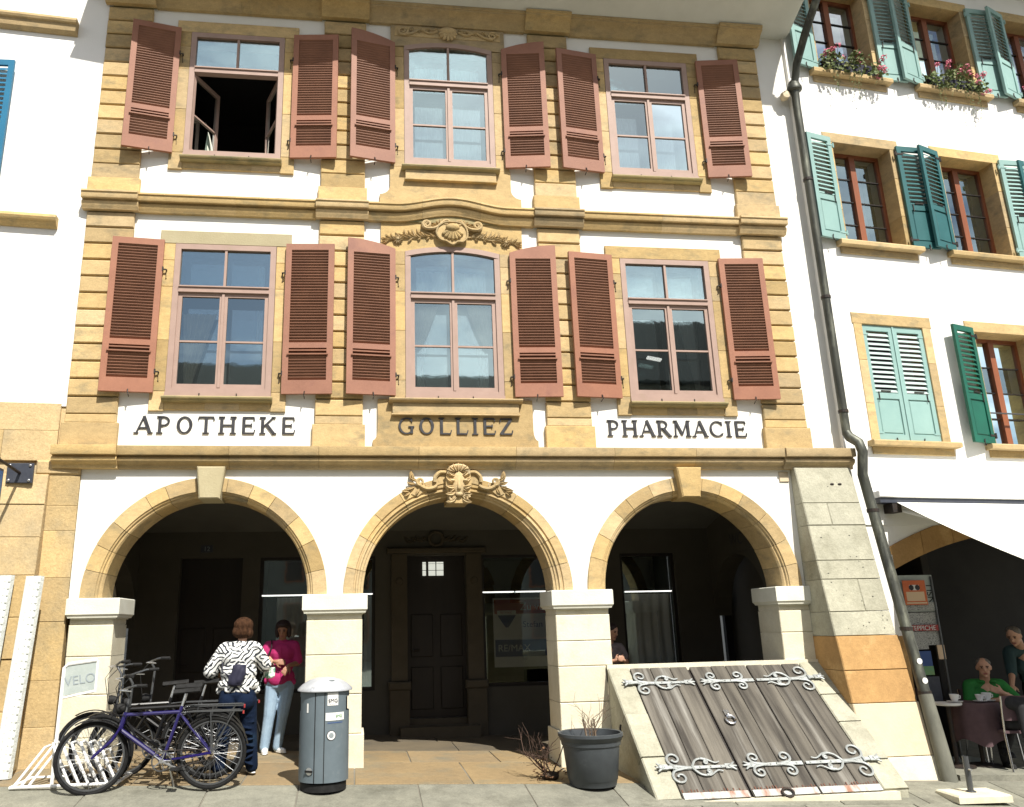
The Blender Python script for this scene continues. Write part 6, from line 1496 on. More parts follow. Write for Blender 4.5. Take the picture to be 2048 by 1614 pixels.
    ch = MB(); ch.lathe([(0.085,-0.003),(0.098,-0.003),(0.098,0.003),(0.085,0.003)], (0,0,0), 28, cap=False); c = ch.build('chainring', 'rim_grey', t, loc=(bb[0], -0.055, bb[2]), rot=(pi/2, 0, 0))
    cr = MB(); cr.tube([(bb[0],-0.07,bb[2]), (bb[0]+0.15,-0.08,bb[2]-0.07)], 0.011, 6); cr.tube([(bb[0],0.07,bb[2]), (bb[0]-0.15,0.08,bb[2]+0.07)], 0.011, 6); cr.tube([(bb[0],-0.08,bb[2]),(bb[0],0.08,bb[2])], 0.02, 8)
    for a in range(5): cr.tube([(bb[0],-0.056,bb[2]),(bb[0]+0.09*cos(a*1.257),-0.056,bb[2]+0.09*sin(a*1.257))], 0.006, 4)
    cr.build('cranks', 'alloy', t, smooth=True)
    for x, y, z in ((bb[0]+0.15, -0.13, bb[2]-0.07), (bb[0]-0.15, 0.13, bb[2]+0.07)): MB().box(x-0.045, x+0.045, y-0.045, y+0.045, z-0.012, z+0.012).build('pedal', 'rubber_black', t)
    chn = MB(); chn.tube([(bb[0],-0.055,bb[2]+0.095),(rx,-0.055,Rw+0.035)], 0.005, 4); chn.tube([(bb[0],-0.055,bb[2]-0.095),(rx-0.02,-0.055,Rw-0.06)], 0.005, 4); chn.lathe([(0.03,-0.06),(0.045,-0.05),(0.03,-0.04)], (rx,0,Rw), 14); 
    chn.build('chain', 'iron', t)
    if rack:
        rk = MB()
        for s in (-1, 1):
            rk.tube([(0.26, s*0.05, 0.735), (0.34, s*0.06, 0.742), (0.86, s*0.06, 0.735)], 0.007, 6); rk.tube([(0.78, s*0.06, 0.735), (rx, s*0.065, Rw)], 0.006, 5); rk.tube([(0.55, s*0.06, 0.738), (rx, s*0.065, Rw)], 0.006, 5)
        for x in (0.36, 0.5, 0.65, 0.86): rk.tube([(x,-0.06,0.738),(x,0.06,0.738)], 0.006, 5)
        rk.tube([(0.36, 0, 0.745), (0.84, 0, 0.745)], 0.009, 5)
        rk.build('luggage_rack', 'rim_grey', t, smooth=True); MB().box(0.865, 0.88, -0.025, 0.025, 0.705, 0.735).build('rear_light', 'red_print', t)
    for x, a0, a1 in ((rx, 10, 185), (fx, 0, 120)):
        n = 16; v = []
        for i in range(n+1):
            a = radians(a0+(a1-a0)*i/n) ; R = Rw+0.022
            for w, dz in ((-0.028, -0.012), (0, 0), (0.028, -0.012)): 
                p = (x+(R+dz)*cos(a), w, Rw+(R+dz)*sin(a)); v.append(p if x > 0 else S(*p))
        MB().add(v, [(i*3+j, i*3+j+1, i*3+3+j+1, i*3+3+j) for i in range(n) for j in range(2)]).build('mudguard', 'bike_black', t, smooth=True)
    if basket: 
        b = MB(); x0 = -0.62
        for k in range(7): z = 0.70+0.035*k; w = 0.12+0.005*k; b.tube([S(x0-0.02,-w,z), S(x0+0.24,-w,z), S(x0+0.24,w,z), S(x0-0.02,w,z)], 0.004, 4, closed=True)
        for k in range(10): u = -0.12+0.24*k/9; b.tube([S(x0-0.02,u,0.70), S(x0-0.03,u*1.2,0.92)], 0.003, 4); b.tube([S(x0+0.24,u,0.70), S(x0+0.24,u*1.2,0.92)], 0.003, 4)
        b.build('basket', 'iron', t)
    MB().tube([(0.15, 0.05, 0.27), (0.21, 0.16, 0.02)], 0.010, 6).build('kickstand', 'alloy', t)
    return t
def bz(x, y): return zg(x, y)
bicycle('purple framed bicycle standing in front of the other bicycles', (-3.30, -1.17, bz(-3.30, -1.17)-0.0), radians(3), 'bike_purple', lean=radians(-3), steer=radians(14), wb=1.15)
bicycle('black bicycle parked directly behind the purple bicycle', (-3.33, -0.84, bz(-3.33, -0.84)), radians(5), 'bike_black', lean=radians(4), steer=radians(-16), wb=1.08, bar_rise=0.09)
bicycle('black low step bicycle parked deepest under the left arch', (-3.22, -0.48, bz(-3.22, -0.48)), radians(4), 'bike_black', lean=radians(-2), steer=radians(10), wb=1.08, step_through=True, bar_rise=0.20)

bicycle('dark bicycle squeezed between the second bicycle and the pier', (-3.52, -0.66, bz(-3.52, -0.66)), radians(10), 'bike_black', lean=radians(-5), steer=radians(-8), wb=1.04, bar_rise=0.16)

def bike_rack():
    t = thing('bike_rack', 'white tubular bicycle rack with a sign frame by the left pier', 'bike rack', (-4.1, -0.80, zg(-4.1, -0.8)))
    r = 0.016
    b = MB(); b.tube([(-0.55,-0.28,0.02),(0.45,-0.28,0.02)], r, 8); b.tube([(-0.55,0.28,0.02),(0.45,0.28,0.02)], r, 8); b.tube([(-0.55,-0.28,0.02),(-0.55,0.28,0.02)], r, 8); b.tube([(0.45,-0.28,0.02),(0.45,0.28,0.02)], r, 8)
    b.build('base_frame', 'white_metal', t, smooth=True)
    for k in range(6):
        x = -0.16+0.09*k; MB().tube([(x+0.16,-0.27,0.03),(x-0.02,-0.22,0.34),(x-0.06,-0.18,0.40),(x-0.06,-0.04,0.40),(x-0.02,0.02,0.34),(x+0.12,0.04,0.03)], 0.014, 8).build('hoop', 'white_metal', t, smooth=True)
    for k in range(3):
        x = -0.42+0.07*k; MB().tube([(x-0.1,-0.27,0.03),(x+0.10,-0.1,0.36),(x+0.10,0.05,0.36)], 0.013, 8).build('hoop', 'white_metal', t, smooth=True)
    f = MB(); f.tube([(-0.22,-0.1,0.0),(-0.21,-0.1,1.13),(-0.17,-0.1,1.165),(0.12,-0.1,1.20)], 0.019, 8); f.tube([(-0.21,-0.1,0.83),(0.12,-0.1,0.89)], 0.012, 6); f.tube([(0.12,-0.1,0.88),(0.12,-0.1,1.20)], 0.014, 6); f.build('sign_frame', 'white_metal', t, smooth=True)
    s = MB().add([(-0.20,-0.105,0.85),(0.11,-0.105,0.905),(0.11,-0.105,1.185),(-0.20,-0.105,1.145),(-0.20,-0.095,0.85),(0.11,-0.095,0.905),(0.11,-0.095,1.185),(-0.20,-0.095,1.145)], [(0,1,2,3),(7,6,5,4),(0,4,5,1),(3,2,6,7),(1,5,6,2),(0,3,7,4)]).build('sign_board', 'sign_white', t)
    text('VELO', 0.13, 'sign_letter', t, (-0.190, -0.108, 0.945), (pi/2, radians(-8), 0))
bike_rack()

# ================================================================ parasol base on the pavement
def parasol_base():
    t = thing('parasol_base', 'concrete parasol base with upright steel tube on the pavement', 'parasol base', (5.28, -1.52, zg(5.28, -1.52)), radians(-4))
    MB().add([(x*s, y*s2, z) for z, s, s2 in ((0.0,1,1),(0.06,1,1),(0.075,0.94,0.94)) for x, y in ((-0.29,-0.2),(0.29,-0.2),(0.29,0.2),(-0.29,0.2))], [(3,2,1,0),(8,9,10,11)]+[(p+k,p+(k+1)%4,q+(k+1)%4,q+k) for p,q in ((0,4),(4,8)) for k in range(4)]).build('concrete_slab', 'limestone', t)
    MB().lathe([(0.0,0.07),(0.055,0.07),(0.05,0.085),(0.03,0.09),(0.03,0.43),(0.024,0.43),(0.024,0.2),(0,0.2)], (-0.02,0,0), 18).build('steel_tube', 'rim_grey', t, smooth=True)
    MB().tube([(-0.02,-0.03,0.30),(-0.02,-0.07,0.30)], 0.012, 7).build('clamp_screw', 'alloy', t)
parasol_base()

# ================================================================ cafe terrace things
def poster_stand():
    x0, y0 = 6.44, 0.12; t = thing('poster_stand', 'tall stand with newspapers and orange poster beside the drainpipe', 'stand', (x0, y0, TZ(x0)))
    z = -TZ(x0)
    MB().tube([(0,0,0.03),(0,0,2.06+z)], 0.016, 8).build('post', 'rim_grey', t, smooth=True)
    MB().add([(-0.25,-0.05,0.0),(0.25,-0.12,0.0),(0.22,0.14,0.0),(-0.22,0.16,0.0),(-0.25,-0.05,0.03),(0.25,-0.12,0.03),(0.22,0.14,0.03),(-0.22,0.16,0.03)], [(0,1,5,4),(1,2,6,5),(2,3,7,6),(3,0,4,7),(4,5,6,7)]).build('base_plate', 'sign_white', t)
    MB().box(-0.50, 0.03, 0.018, 0.03, 1.60+z, 2.08+z).build('back_board', 'sign_white', t)
    MB().box(-0.53, 0.03, 0.018, 0.03, 1.17+z, 1.59+z).build('newspaper', 'newsprint', t)
    MB().box(-0.50, 0.02, -0.002, 0.012, 1.62+z, 1.72+z).build('newspaper', 'newsprint', t)
    p = MB().box(-0.44, -0.115, -0.022, -0.012, 1.69+z, 2.01+z).build('orange_poster', 'orange_print', t)
    MB().box(-0.41, -0.15, -0.027, -0.0235, 1.74+z, 1.86+z).build('poster_picture', 'cream_print', p); MB().box(-0.42, -0.13, -0.027, -0.0235, 1.705+z, 1.725+z).build('poster_picture', 'cream_print', p)
    for dx in (-0.325, -0.235): MB().lathe([(0.036,0),(0.0,0.002)], (0,0,0), 14).build('poster_picture', 'letter_black', p, loc=(dx, -0.0265, 1.915+z), rot=(pi/2,0,0))
    MB().box(-0.35, -0.21, -0.0255, -0.0236, 1.88+z, 1.95+z).build('poster_picture', 'white_print', p)
    text('NSU', 0.13, 'letter_black', t, (0.01, 0.014, 1.70+z), (pi/2, -pi/2, 0))
    b = MB().box(-0.50, -0.02, -0.014, -0.004, 1.355+z, 1.43+z).build('headline', 'red_print', t); text('TEPPICHE', 0.085, 'white_print', b, (-0.425, -0.016, 1.362+z))
    MB().box(-0.46, -0.20, -0.006, 0.008, 1.12+z, 1.345+z).build('newspaper', 'newsprint', t)
    g = MB().box(-0.40, -0.20, -0.03, -0.02, 0.80+z, 1.10+z).build('picture_card', 'blue_print', t); MB().box(-0.40, -0.20, -0.036, -0.031, 0.80+z, 0.91+z).build('picture_card', 'green_print', t)
    MB().box(-0.08, 0.02, -0.01, 0.0, 0.99+z, 1.17+z).build('picture_card', 'cream_print', t)
    MB().box(-0.34, -0.14, -0.03, -0.02, 0.42+z, 0.78+z).build('picture_card', 'sign_dark', t)
poster_stand()

def cafe_table(x, y, r, label, cloth):
    t = thing('cafe_table', label, 'table', (x, y, TZ(x)), 0, 'cafe tables on the terrace')
    H = 0.74
    MB().lathe([(0.0,H-0.03),(r-0.01,H-0.03),(r,H-0.02),(r,H),(0.0,H+0.003)], (0,0,0), 32).build('table_top', 'white_metal' if not cloth else 'tablecloth', t, smooth=True)
    MB().lathe([(0.0,0.0),(0.2,0.0),(0.2,0.015),(0.03,0.04),(0.025,0.06),(0.025,H-0.03),(0.0,H-0.03)], (0,0,0), 20).build('pedestal', 'iron', t, smooth=True)
    if cloth:
        v = []; n = 60
        for z, k in ((H+0.006, 1.0), (H-0.02, 1.015), (H-0.25, 1.04), (H-0.45, 1.08)):
            for j in range(n): a = 2*pi*j/n; q = r*k*(1+0.05*(k-1)*12*sin(9*a)); v.append((q*cos(a), q*sin(a), z+(0.04*sin(4*a) if z < 0.3 else 0)))
        MB().add(v, [(i*n+j, i*n+(j+1) % n, (i+1)*n+(j+1) % n, (i+1)*n+j) for i in range(3) for j in range(n)]).build('tablecloth', 'tablecloth', t, smooth=True)
    return t
cafe_table(6.47, -0.22, 0.28, 'round cafe table with a mauve cloth in front of the seated man', True)
cafe_table(6.06, -0.30, 0.16, 'small round white table right of the poster stand', False)
def cup(x, y, z, label, s=1.0):
    t = thing('coffee_cup', label, 'cup', (x, y, z), 0, 'cups on the cafe tables')
    MB().lathe([(0.0,0.0),(0.075*s,0.004),(0.085*s,0.014),(0.08*s,0.014),(0.0,0.008)], (0,0,0), 20).build('saucer', 'white_ceramic', t, smooth=True)
    MB().lathe([(0.0,0.012),(0.028*s,0.012),(0.045*s,0.05*s),(0.05*s,0.085*s),(0.045*s,0.085*s),(0.03*s,0.03*s),(0,0.03*s)], (0,0,0), 20).build('bowl', 'white_ceramic', t, smooth=True)
    MB().tube([(0.046*s,0,0.07*s),(0.075*s,0,0.065*s),(0.07*s,0,0.04*s),(0.038*s,0,0.035*s)], 0.006, 6).build('handle', 'white_ceramic', t, smooth=True)
tz = TZ(6.47)+0.75
cup(6.53, -0.28, tz, 'white coffee cup in the middle of the mauve table'); cup(6.66, -0.24, tz, 'white coffee cup closest to the seated man', 1.15)
cup(6.14, -0.34, TZ(6.06)+0.745, 'white cup on the small white table', 1.1)

def cafe_chair(x, y, rz, label):
    t = thing('cafe_chair', label, 'chair', (x, y, TZ(x)), rz)
    MB().cbox(-0.21, 0.21, -0.21, 0.21, 0.43, 0.46, 0.01).build('seat', 'tablecloth', t)
    for sx in (-1, 1):
        MB().tube([(sx*0.2,-0.2,0.43),(sx*0.215,-0.24,0.0)], 0.012, 7).build('leg', 'chrome', t, smooth=True)
        MB().tube([(sx*0.2,0.2,0.43),(sx*0.215,0.27,0.0)], 0.012, 7).build('leg', 'chrome', t, smooth=True)
        MB().tube([(sx*0.2,0.2,0.44),(sx*0.2,0.26,0.86)], 0.012, 7).build('back_post', 'chrome', t, smooth=True)
    MB().cbox(-0.2, 0.2, 0.225, 0.255, 0.58, 0.86, 0.01).build('backrest', 'tablecloth', t)
cafe_chair(6.90, 0.10, radians(-12), 'metal cafe chair the green shirted man sits on')
cafe_chair(6.72, -0.52, radians(165), 'metal cafe chair with a black coat over it in front of the seated man')
def coat():
    x = 6.78; t = thing('coat', 'black coat heaped over the front cafe chair', 'coat', (x, -0.52, TZ(x)))
    m = MB(); m.cap((-0.20, -0.20, 0.78), (0.22, -0.24, 0.74), 0.09, 0.10); m.cap((-0.18, -0.10, 0.55), (0.30, -0.10, 0.52), 0.10, 0.12); m.ell((0.02, -0.15, 0.62), (0.24, 0.12, 0.18)); m.ell((0.25, 0.0, 0.50), (0.14, 0.16, 0.13)); m.cap((-0.16, -0.28, 0.75), (-0.17, -0.30, 0.42), 0.06, 0.04); m.cap((0.15, -0.30, 0.7), (0.19, -0.32, 0.35), 0.07, 0.05)
    blob(m, 'cloth', 'black_cloth', t, 0.014, 4)
coat()
cafe_chair(6.18, 0.75, radians(160), 'empty metal cafe chair in the shade behind the small table')

# ================================================================ people
def hand(mb, w, d, nrm, side, curl=0.5, sc=1.0):
    """five fingers on a palm; w wrist, d pointing direction, nrm palm normal, side +-1 = where the thumb goes"""
    w = Vector(w); d = Vector(d).normalized(); nrm = Vector(nrm); nrm = (nrm-d*nrm.dot(d)).normalized(); s = d.cross(nrm)*side
    mb.cap(w, w+d*0.03*sc, 0.024*sc, 0.026*sc, 8)
    for i in range(4): mb.cap(w+d*0.02*sc+s*(i-1.5)*0.012*sc, w+d*0.085*sc+s*(i-1.5)*0.021*sc, 0.013*sc, 0.0115*sc, 7)
    for i, L in enumerate((0.9, 1.0, 0.95, 0.75)):
        b = w+d*0.085*sc+s*(1.5-i)*0.021*sc; m = b+(d*(1-curl*0.4)+nrm*curl*0.6)*0.042*L*sc; e = m+(d*(1-curl)+nrm*curl)*0.036*L*sc
        mb.cap(b, m, 0.0098*sc, 0.0088*sc, 6); mb.cap(m, e, 0.0088*sc, 0.0075*sc, 6)
    b = w+d*0.025*sc+s*0.03*sc; m = b+(d*0.7+s*0.7+nrm*0.2)*0.04*sc; mb.cap(b, m, 0.0125*sc, 0.011*sc, 6); mb.cap(m, m+(d*0.9+s*0.25+nrm*0.3)*0.032*sc, 0.0105*sc, 0.009*sc, 6)

def head(mb, c, fwd, scale=1.0):
    """skull, jaw, nose, ears on one body mesh; returns frame"""
    c = Vector(c); f = Vector(fwd).normalized(); r = f.cross(Vector((0,0,1))).normalized(); u = r.cross(f)
    R = Matrix((r, f, u)).transposed(); k = scale
    mb.ell(c+u*0.02*k, (0.074*k, 0.092*k, 0.092*k), 14, 10, R); mb.ell(c+f*0.018*k-u*0.045*k, (0.058*k, 0.066*k, 0.068*k), 12, 8, R)
    mb.cap(c+f*0.088*k+u*0.008*k, c+f*0.103*k-u*0.022*k, 0.010*k, 0.014*k, 6); mb.ell(c+f*0.07*k-u*0.095*k, (0.022*k,0.018*k,0.016*k), 8, 6, R)
    for s in (-1, 1): mb.ell(c+r*s*0.076*k-u*0.005*k, (0.010*k, 0.020*k, 0.030*k), 8, 6, R)
    return c, f, r, u, k
def face(fr, parent):
    c, f, r, u, k = fr
    for s in (-1, 1):
        MB().ell(c+f*0.083*k+r*s*0.030*k+u*0.012*k, (0.012*k, 0.010*k, 0.007*k), 8, 6).build('eye', 'eye_dark', parent, smooth=True)
        MB().cap(c+f*0.088*k+r*s*0.018*k+u*0.030*k, c+f*0.084*k+r*s*0.044*k+u*0.029*k, 0.005*k, 0.004*k, 6).build('eyebrow', 'hair_dark', parent, smooth=True)
    MB().cap(c+f*0.082*k-r*0.018*k-u*0.058*k, c+f*0.082*k+r*0.018*k-u*0.058*k, 0.007*k, 0.007*k, 6).build('mouth', 'lip', parent, smooth=True)

def shoe(t, p, ang, m, nm='shoe'):
    a = radians(ang); d = Vector((sin(a), -cos(a), 0)); p = Vector(p); mb = MB()
    R = Matrix.Rotation(a, 3, 'Z')
    mb.ell(p+Vector((0,0,0.045)), (0.045, 0.055, 0.045), 12, 8, R); mb.ell(p+d*0.08+Vector((0,0,0.035)), (0.046, 0.10, 0.035), 12, 8, R); mb.ell(p+d*0.06+Vector((0,0,0.014)), (0.05, 0.14, 0.014), 12, 6, R)
    return blob(mb, nm, m, t, 0.008, 3)

def woman_zebra():
    x, y = -2.58, -0.46; t = thing('person', 'person seen from behind in black and white patterned blouse and dark jeans', 'person', (x, y, zg(x, y)))
    b = MB(); fr = head(b, (0.03, 0.02, 1.535), (0.30, 1, -0.12), 1.03)
    b.cap((0.02, 0.0, 1.33), (0.025, 0.01, 1.47), 0.052, 0.048); b.ell((0, 0.0, 1.25), (0.17, 0.10, 0.12)); b.cap((0, 0, 0.9), (0, 0, 1.2), 0.12, 0.12); b.cap((-0.16, 0, 1.32), (0.16, 0, 1.32), 0.05, 0.05)
    eL, wL = (-0.31, 0.02, 1.08), (-0.20, 0.16, 1.0); eR, wR = (0.27, 0.10, 1.13), (0.285, 0.24, 1.17)
    b.cap((-0.18, 0, 1.31), eL, 0.045, 0.036); b.cap(eL, wL, 0.036, 0.025); b.cap((0.18, 0, 1.31), eR, 0.045, 0.036); b.cap(eR, wR, 0.036, 0.025)
    hand(b, wL, (0.5, 0.5, -0.3), (0.6, -0.6, 0), 1, 0.6); hand(b, wR, (0.25, 0.5, 0.1), (-0.6, 0.3, -0.6), -1, 0.6)
    for s in (-1, 1): b.cap((s*0.1, 0, 0.86), (s*0.12, 0, 0.55), 0.06, 0.04)
    body = blob(b, 'body', 'skin', t, 0.0085, 2)
    h = MB(); c, f, r, u, k = fr; r_ = random.Random(3)
    h.ell(c-f*0.012+u*0.035, (0.112, 0.118, 0.092)); h.ell(c-f*0.035-u*0.04, (0.115, 0.09, 0.078)); h.ell(c+r*0.065-u*0.05, (0.052, 0.08, 0.062)); h.ell(c-r*0.065-u*0.045, (0.052, 0.08, 0.062))
    for i in range(60):
        a = r_.uniform(0, 6.28); q = r_.uniform(-0.9, 1); d = (r*cos(a)*0.098+f*(sin(a)*0.095-0.02))*sqrt(1-q*q*0.8)+u*(0.03+0.075*q)
        if d.dot(f) < 0.04: h.cap(c+d, c+d+Vector((r_.uniform(-.015,.015), r_.uniform(-.015,.015), -0.07)), 0.014, 0.008, 6)
    blob(h, 'hair', 'hair_brown', t, 0.007, 2)
    bl = MB()
    bl.ell((0, 0, 0.93), (0.232, 0.175, 0.10)); bl.ell((0, -0.005, 1.06), (0.205, 0.155, 0.16)); bl.ell((0, 0, 1.22), (0.205, 0.145, 0.15)); bl.cap((-0.15, 0, 1.325), (0.15, 0, 1.325), 0.072, 0.072); bl.ell((0.0, 0.0, 1.37), (0.09, 0.07, 0.04))
    bl.cap((-0.17, 0, 1.315), eL, 0.075, 0.085); bl.cap(eL, (-0.28, 0.10, 1.04), 0.083, 0.055); bl.cap((0.17, 0, 1.315), eR, 0.075, 0.08); bl.cap(eR, (0.28, 0.19, 1.155), 0.078, 0.055)
    bl.cap((-0.20, 0, 0.87), (0.20, 0.0, 0.87), 0.045, 0.045); bl.cap((-0.1, -0.14, 0.88), (0.12, -0.14, 0.875), 0.03, 0.03)
    blob(bl, 'blouse', 'zebra_cloth', t, 0.011, 4)
    tr = MB(); tr.ell((0, -0.01, 0.83), (0.205, 0.165, 0.13)); tr.ell((-0.085, -0.07, 0.76), (0.115, 0.115, 0.12)); tr.ell((0.085, -0.07, 0.76), (0.115, 0.115, 0.12))
    tr.cap((-0.10, 0, 0.76), (-0.135, 0.02, 0.45), 0.115, 0.082); tr.cap((-0.135, 0.02, 0.45), (-0.165, -0.02, 0.08), 0.08, 0.07); tr.cap((0.10, 0, 0.76), (0.14, 0.03, 0.45), 0.115, 0.082); tr.cap((0.14, 0.03, 0.45), (0.18, 0.03, 0.08), 0.08, 0.07)
    r_ = random.Random(8)
    for s, xx in ((-1, -0.12), (1, 0.125)):
        for i in range(10): z = 0.12+0.06*i; tr.ell((xx+s*0.003*(9-i)+r_.uniform(-.015,.015), -0.055+r_.uniform(-.01,.01), z), (0.06, 0.025, 0.012), 10, 6, Matrix.Rotation(r_.uniform(-0.5,0.5), 3, 'Y'))
    blob(tr, 'jeans', 'denim_dark', t, 0.010, 3)
    shoe(t, (-0.165, 0.0, 0), 165, 'shoe_white'); shoe(t, (0.185, 0.05, 0), 200, 'shoe_white')
    bg = MB(); bg.cap((-0.03, -0.185, 0.97), (0.015, -0.18, 1.10), 0.055, 0.06); bg.cap((0.03, -0.185, 0.99), (0.05, -0.18, 1.08), 0.05, 0.05); bg.box(-0.085, 0.06, -0.21, -0.16, 0.93, 1.05); bg.box(-0.045, 0.10, -0.21, -0.16, 1.03, 1.15)
    o = blob(bg, 'waist_pouch', 'navy_cloth', t, 0.008, 4)
    MB().tube([(-0.03, -0.165, 1.0), (-0.16, -0.12, 1.08), (-0.19, 0.0, 1.22), (-0.13, 0.03, 1.38)], 0.006, 5).build('pouch_strap', 'navy_cloth', o)
woman_zebra()

def woman_magenta():
    x, y = -2.275, 1.10; t = thing('person', 'person in magenta shirt and light jeans with arms folded, head bowed', 'person', (x, y, zg(x, y)))
    b = MB(); fr = head(b, (0.045, -0.07, 1.52), (-0.12, -1, -0.45), 0.98)
    b.cap((0.03, 0.0, 1.33), (0.04, -0.045, 1.45), 0.05, 0.047); b.cap((0.03, 0, 0.9), (0.03, 0, 1.2), 0.12, 0.12); b.cap((-0.12, 0, 1.31), (0.18, 0, 1.31), 0.05, 0.05)
    eL, wL = (-0.24, -0.02, 1.12), (-0.04, -0.19, 1.12); eR, wR = (0.24, -0.02, 1.09), (0.14, -0.20, 1.07)
    b.cap((-0.15, 0, 1.30), eL, 0.042, 0.036); b.cap(eL, wL, 0.036, 0.024); b.cap((0.20, 0, 1.30), eR, 0.042, 0.036); b.cap(eR, wR, 0.036, 0.024)
    hand(b, wL, (0.9, -0.1, -0.05), (0, 1, -0.3), -1, 0.5); hand(b, wR, (-0.3, -0.4, -0.5), (0, 1, 0.2), 1, 0.4)
    for s in (-1, 1): b.cap((s*0.08, 0, 0.86), (s*0.07, 0, 0.6), 0.05, 0.04)
    body = blob(b, 'body', 'skin_tan', t, 0.0085, 2); face(fr, body)
    h = MB(); c, f, r, u, k = fr
    h.ell(c-f*0.02+u*0.045, (0.098, 0.10, 0.078)); h.ell(c-f*0.05-u*0.02, (0.10, 0.075, 0.105)); h.ell(c+r*0.075-u*0.02-f*0.005, (0.035, 0.06, 0.095)); h.ell(c-r*0.075-u*0.02-f*0.005, (0.035, 0.06, 0.095)); h.ell(c+f*0.05+u*0.08, (0.07, 0.045, 0.03))
    blob(h, 'hair', 'hair_dark', t, 0.008, 2)
    s = MB(); s.ell((0.02, 0, 0.93), (0.19, 0.145, 0.12)); s.ell((0.02, -0.01, 1.08), (0.175, 0.135, 0.15)); s.ell((0.03, -0.01, 1.22), (0.185, 0.14, 0.14)); s.cap((-0.12, 0, 1.315), (0.18, 0, 1.315), 0.068, 0.068); s.ell((0.035, -0.01, 1.375), (0.075, 0.065, 0.03))
    s.cap((-0.14, 0, 1.31), (-0.21, -0.01, 1.17), 0.07, 0.072); s.cap((0.19, 0, 1.31), (0.235, -0.01, 1.13), 0.07, 0.072); s.cap((-0.14, 0, 0.88), (0.18, 0, 0.86), 0.05, 0.05); s.ell((0.0, -0.10, 0.93), (0.14, 0.06, 0.12))
    sh = blob(s, 'shirt', 'magenta_cloth', t, 0.010, 4)
    MB().tube([(0.03, -0.158, 1.30), (0.04, -0.155, 1.1), (0.05, -0.168, 0.86)], 0.006, 5).build('button_strip', 'magenta_cloth', sh)
    tr = MB(); tr.ell((0.02, 0, 0.84), (0.175, 0.135, 0.11)); tr.cap((-0.07, 0, 0.80), (-0.10, -0.02, 0.45), 0.10, 0.075); tr.cap((-0.10, -0.02, 0.45), (-0.15, -0.01, 0.07), 0.074, 0.062); tr.cap((0.11, 0, 0.80), (0.07, -0.02, 0.45), 0.10, 0.072); tr.cap((0.07, -0.02, 0.45), (0.01, 0.03, 0.07), 0.07, 0.06)
    blob(tr, 'jeans', 'denim_light', t, 0.010, 3)
    shoe(t, (-0.14, -0.03, 0), 5, 'shoe_white'); shoe(t, (0.02, 0.04, 0), 35, 'shoe_white')
    MB().tube([(-0.10, -0.05, 1.385), (-0.09, -0.13, 1.30), (-0.13, -0.16, 1.18), (-0.19, -0.14, 1.10)], 0.018, 6, sy=0.5).build('bag_strap', 'black_cloth', t, smooth=True)
woman_magenta()

def purse():
    t = thing('purse', 'small white and green purse held between the two women', 'purse', (-2.27, -0.20, 1.09))
    m = MB(); m.box(-0.065, 0.065, -0.02, 0.02, -0.055, 0.045); m.ell((0, 0, -0.05), (0.065, 0.025, 0.03)); blob(m, 'pouch', 'bag_print', t, 0.006, 3)
    MB().tube([(-0.05, 0, 0.045), (-0.02, 0.0, 0.09), (0.03, 0.0, 0.09), (0.055, 0, 0.045)], 0.006, 6).build('handle', 'black_cloth', t, smooth=True)
purse()

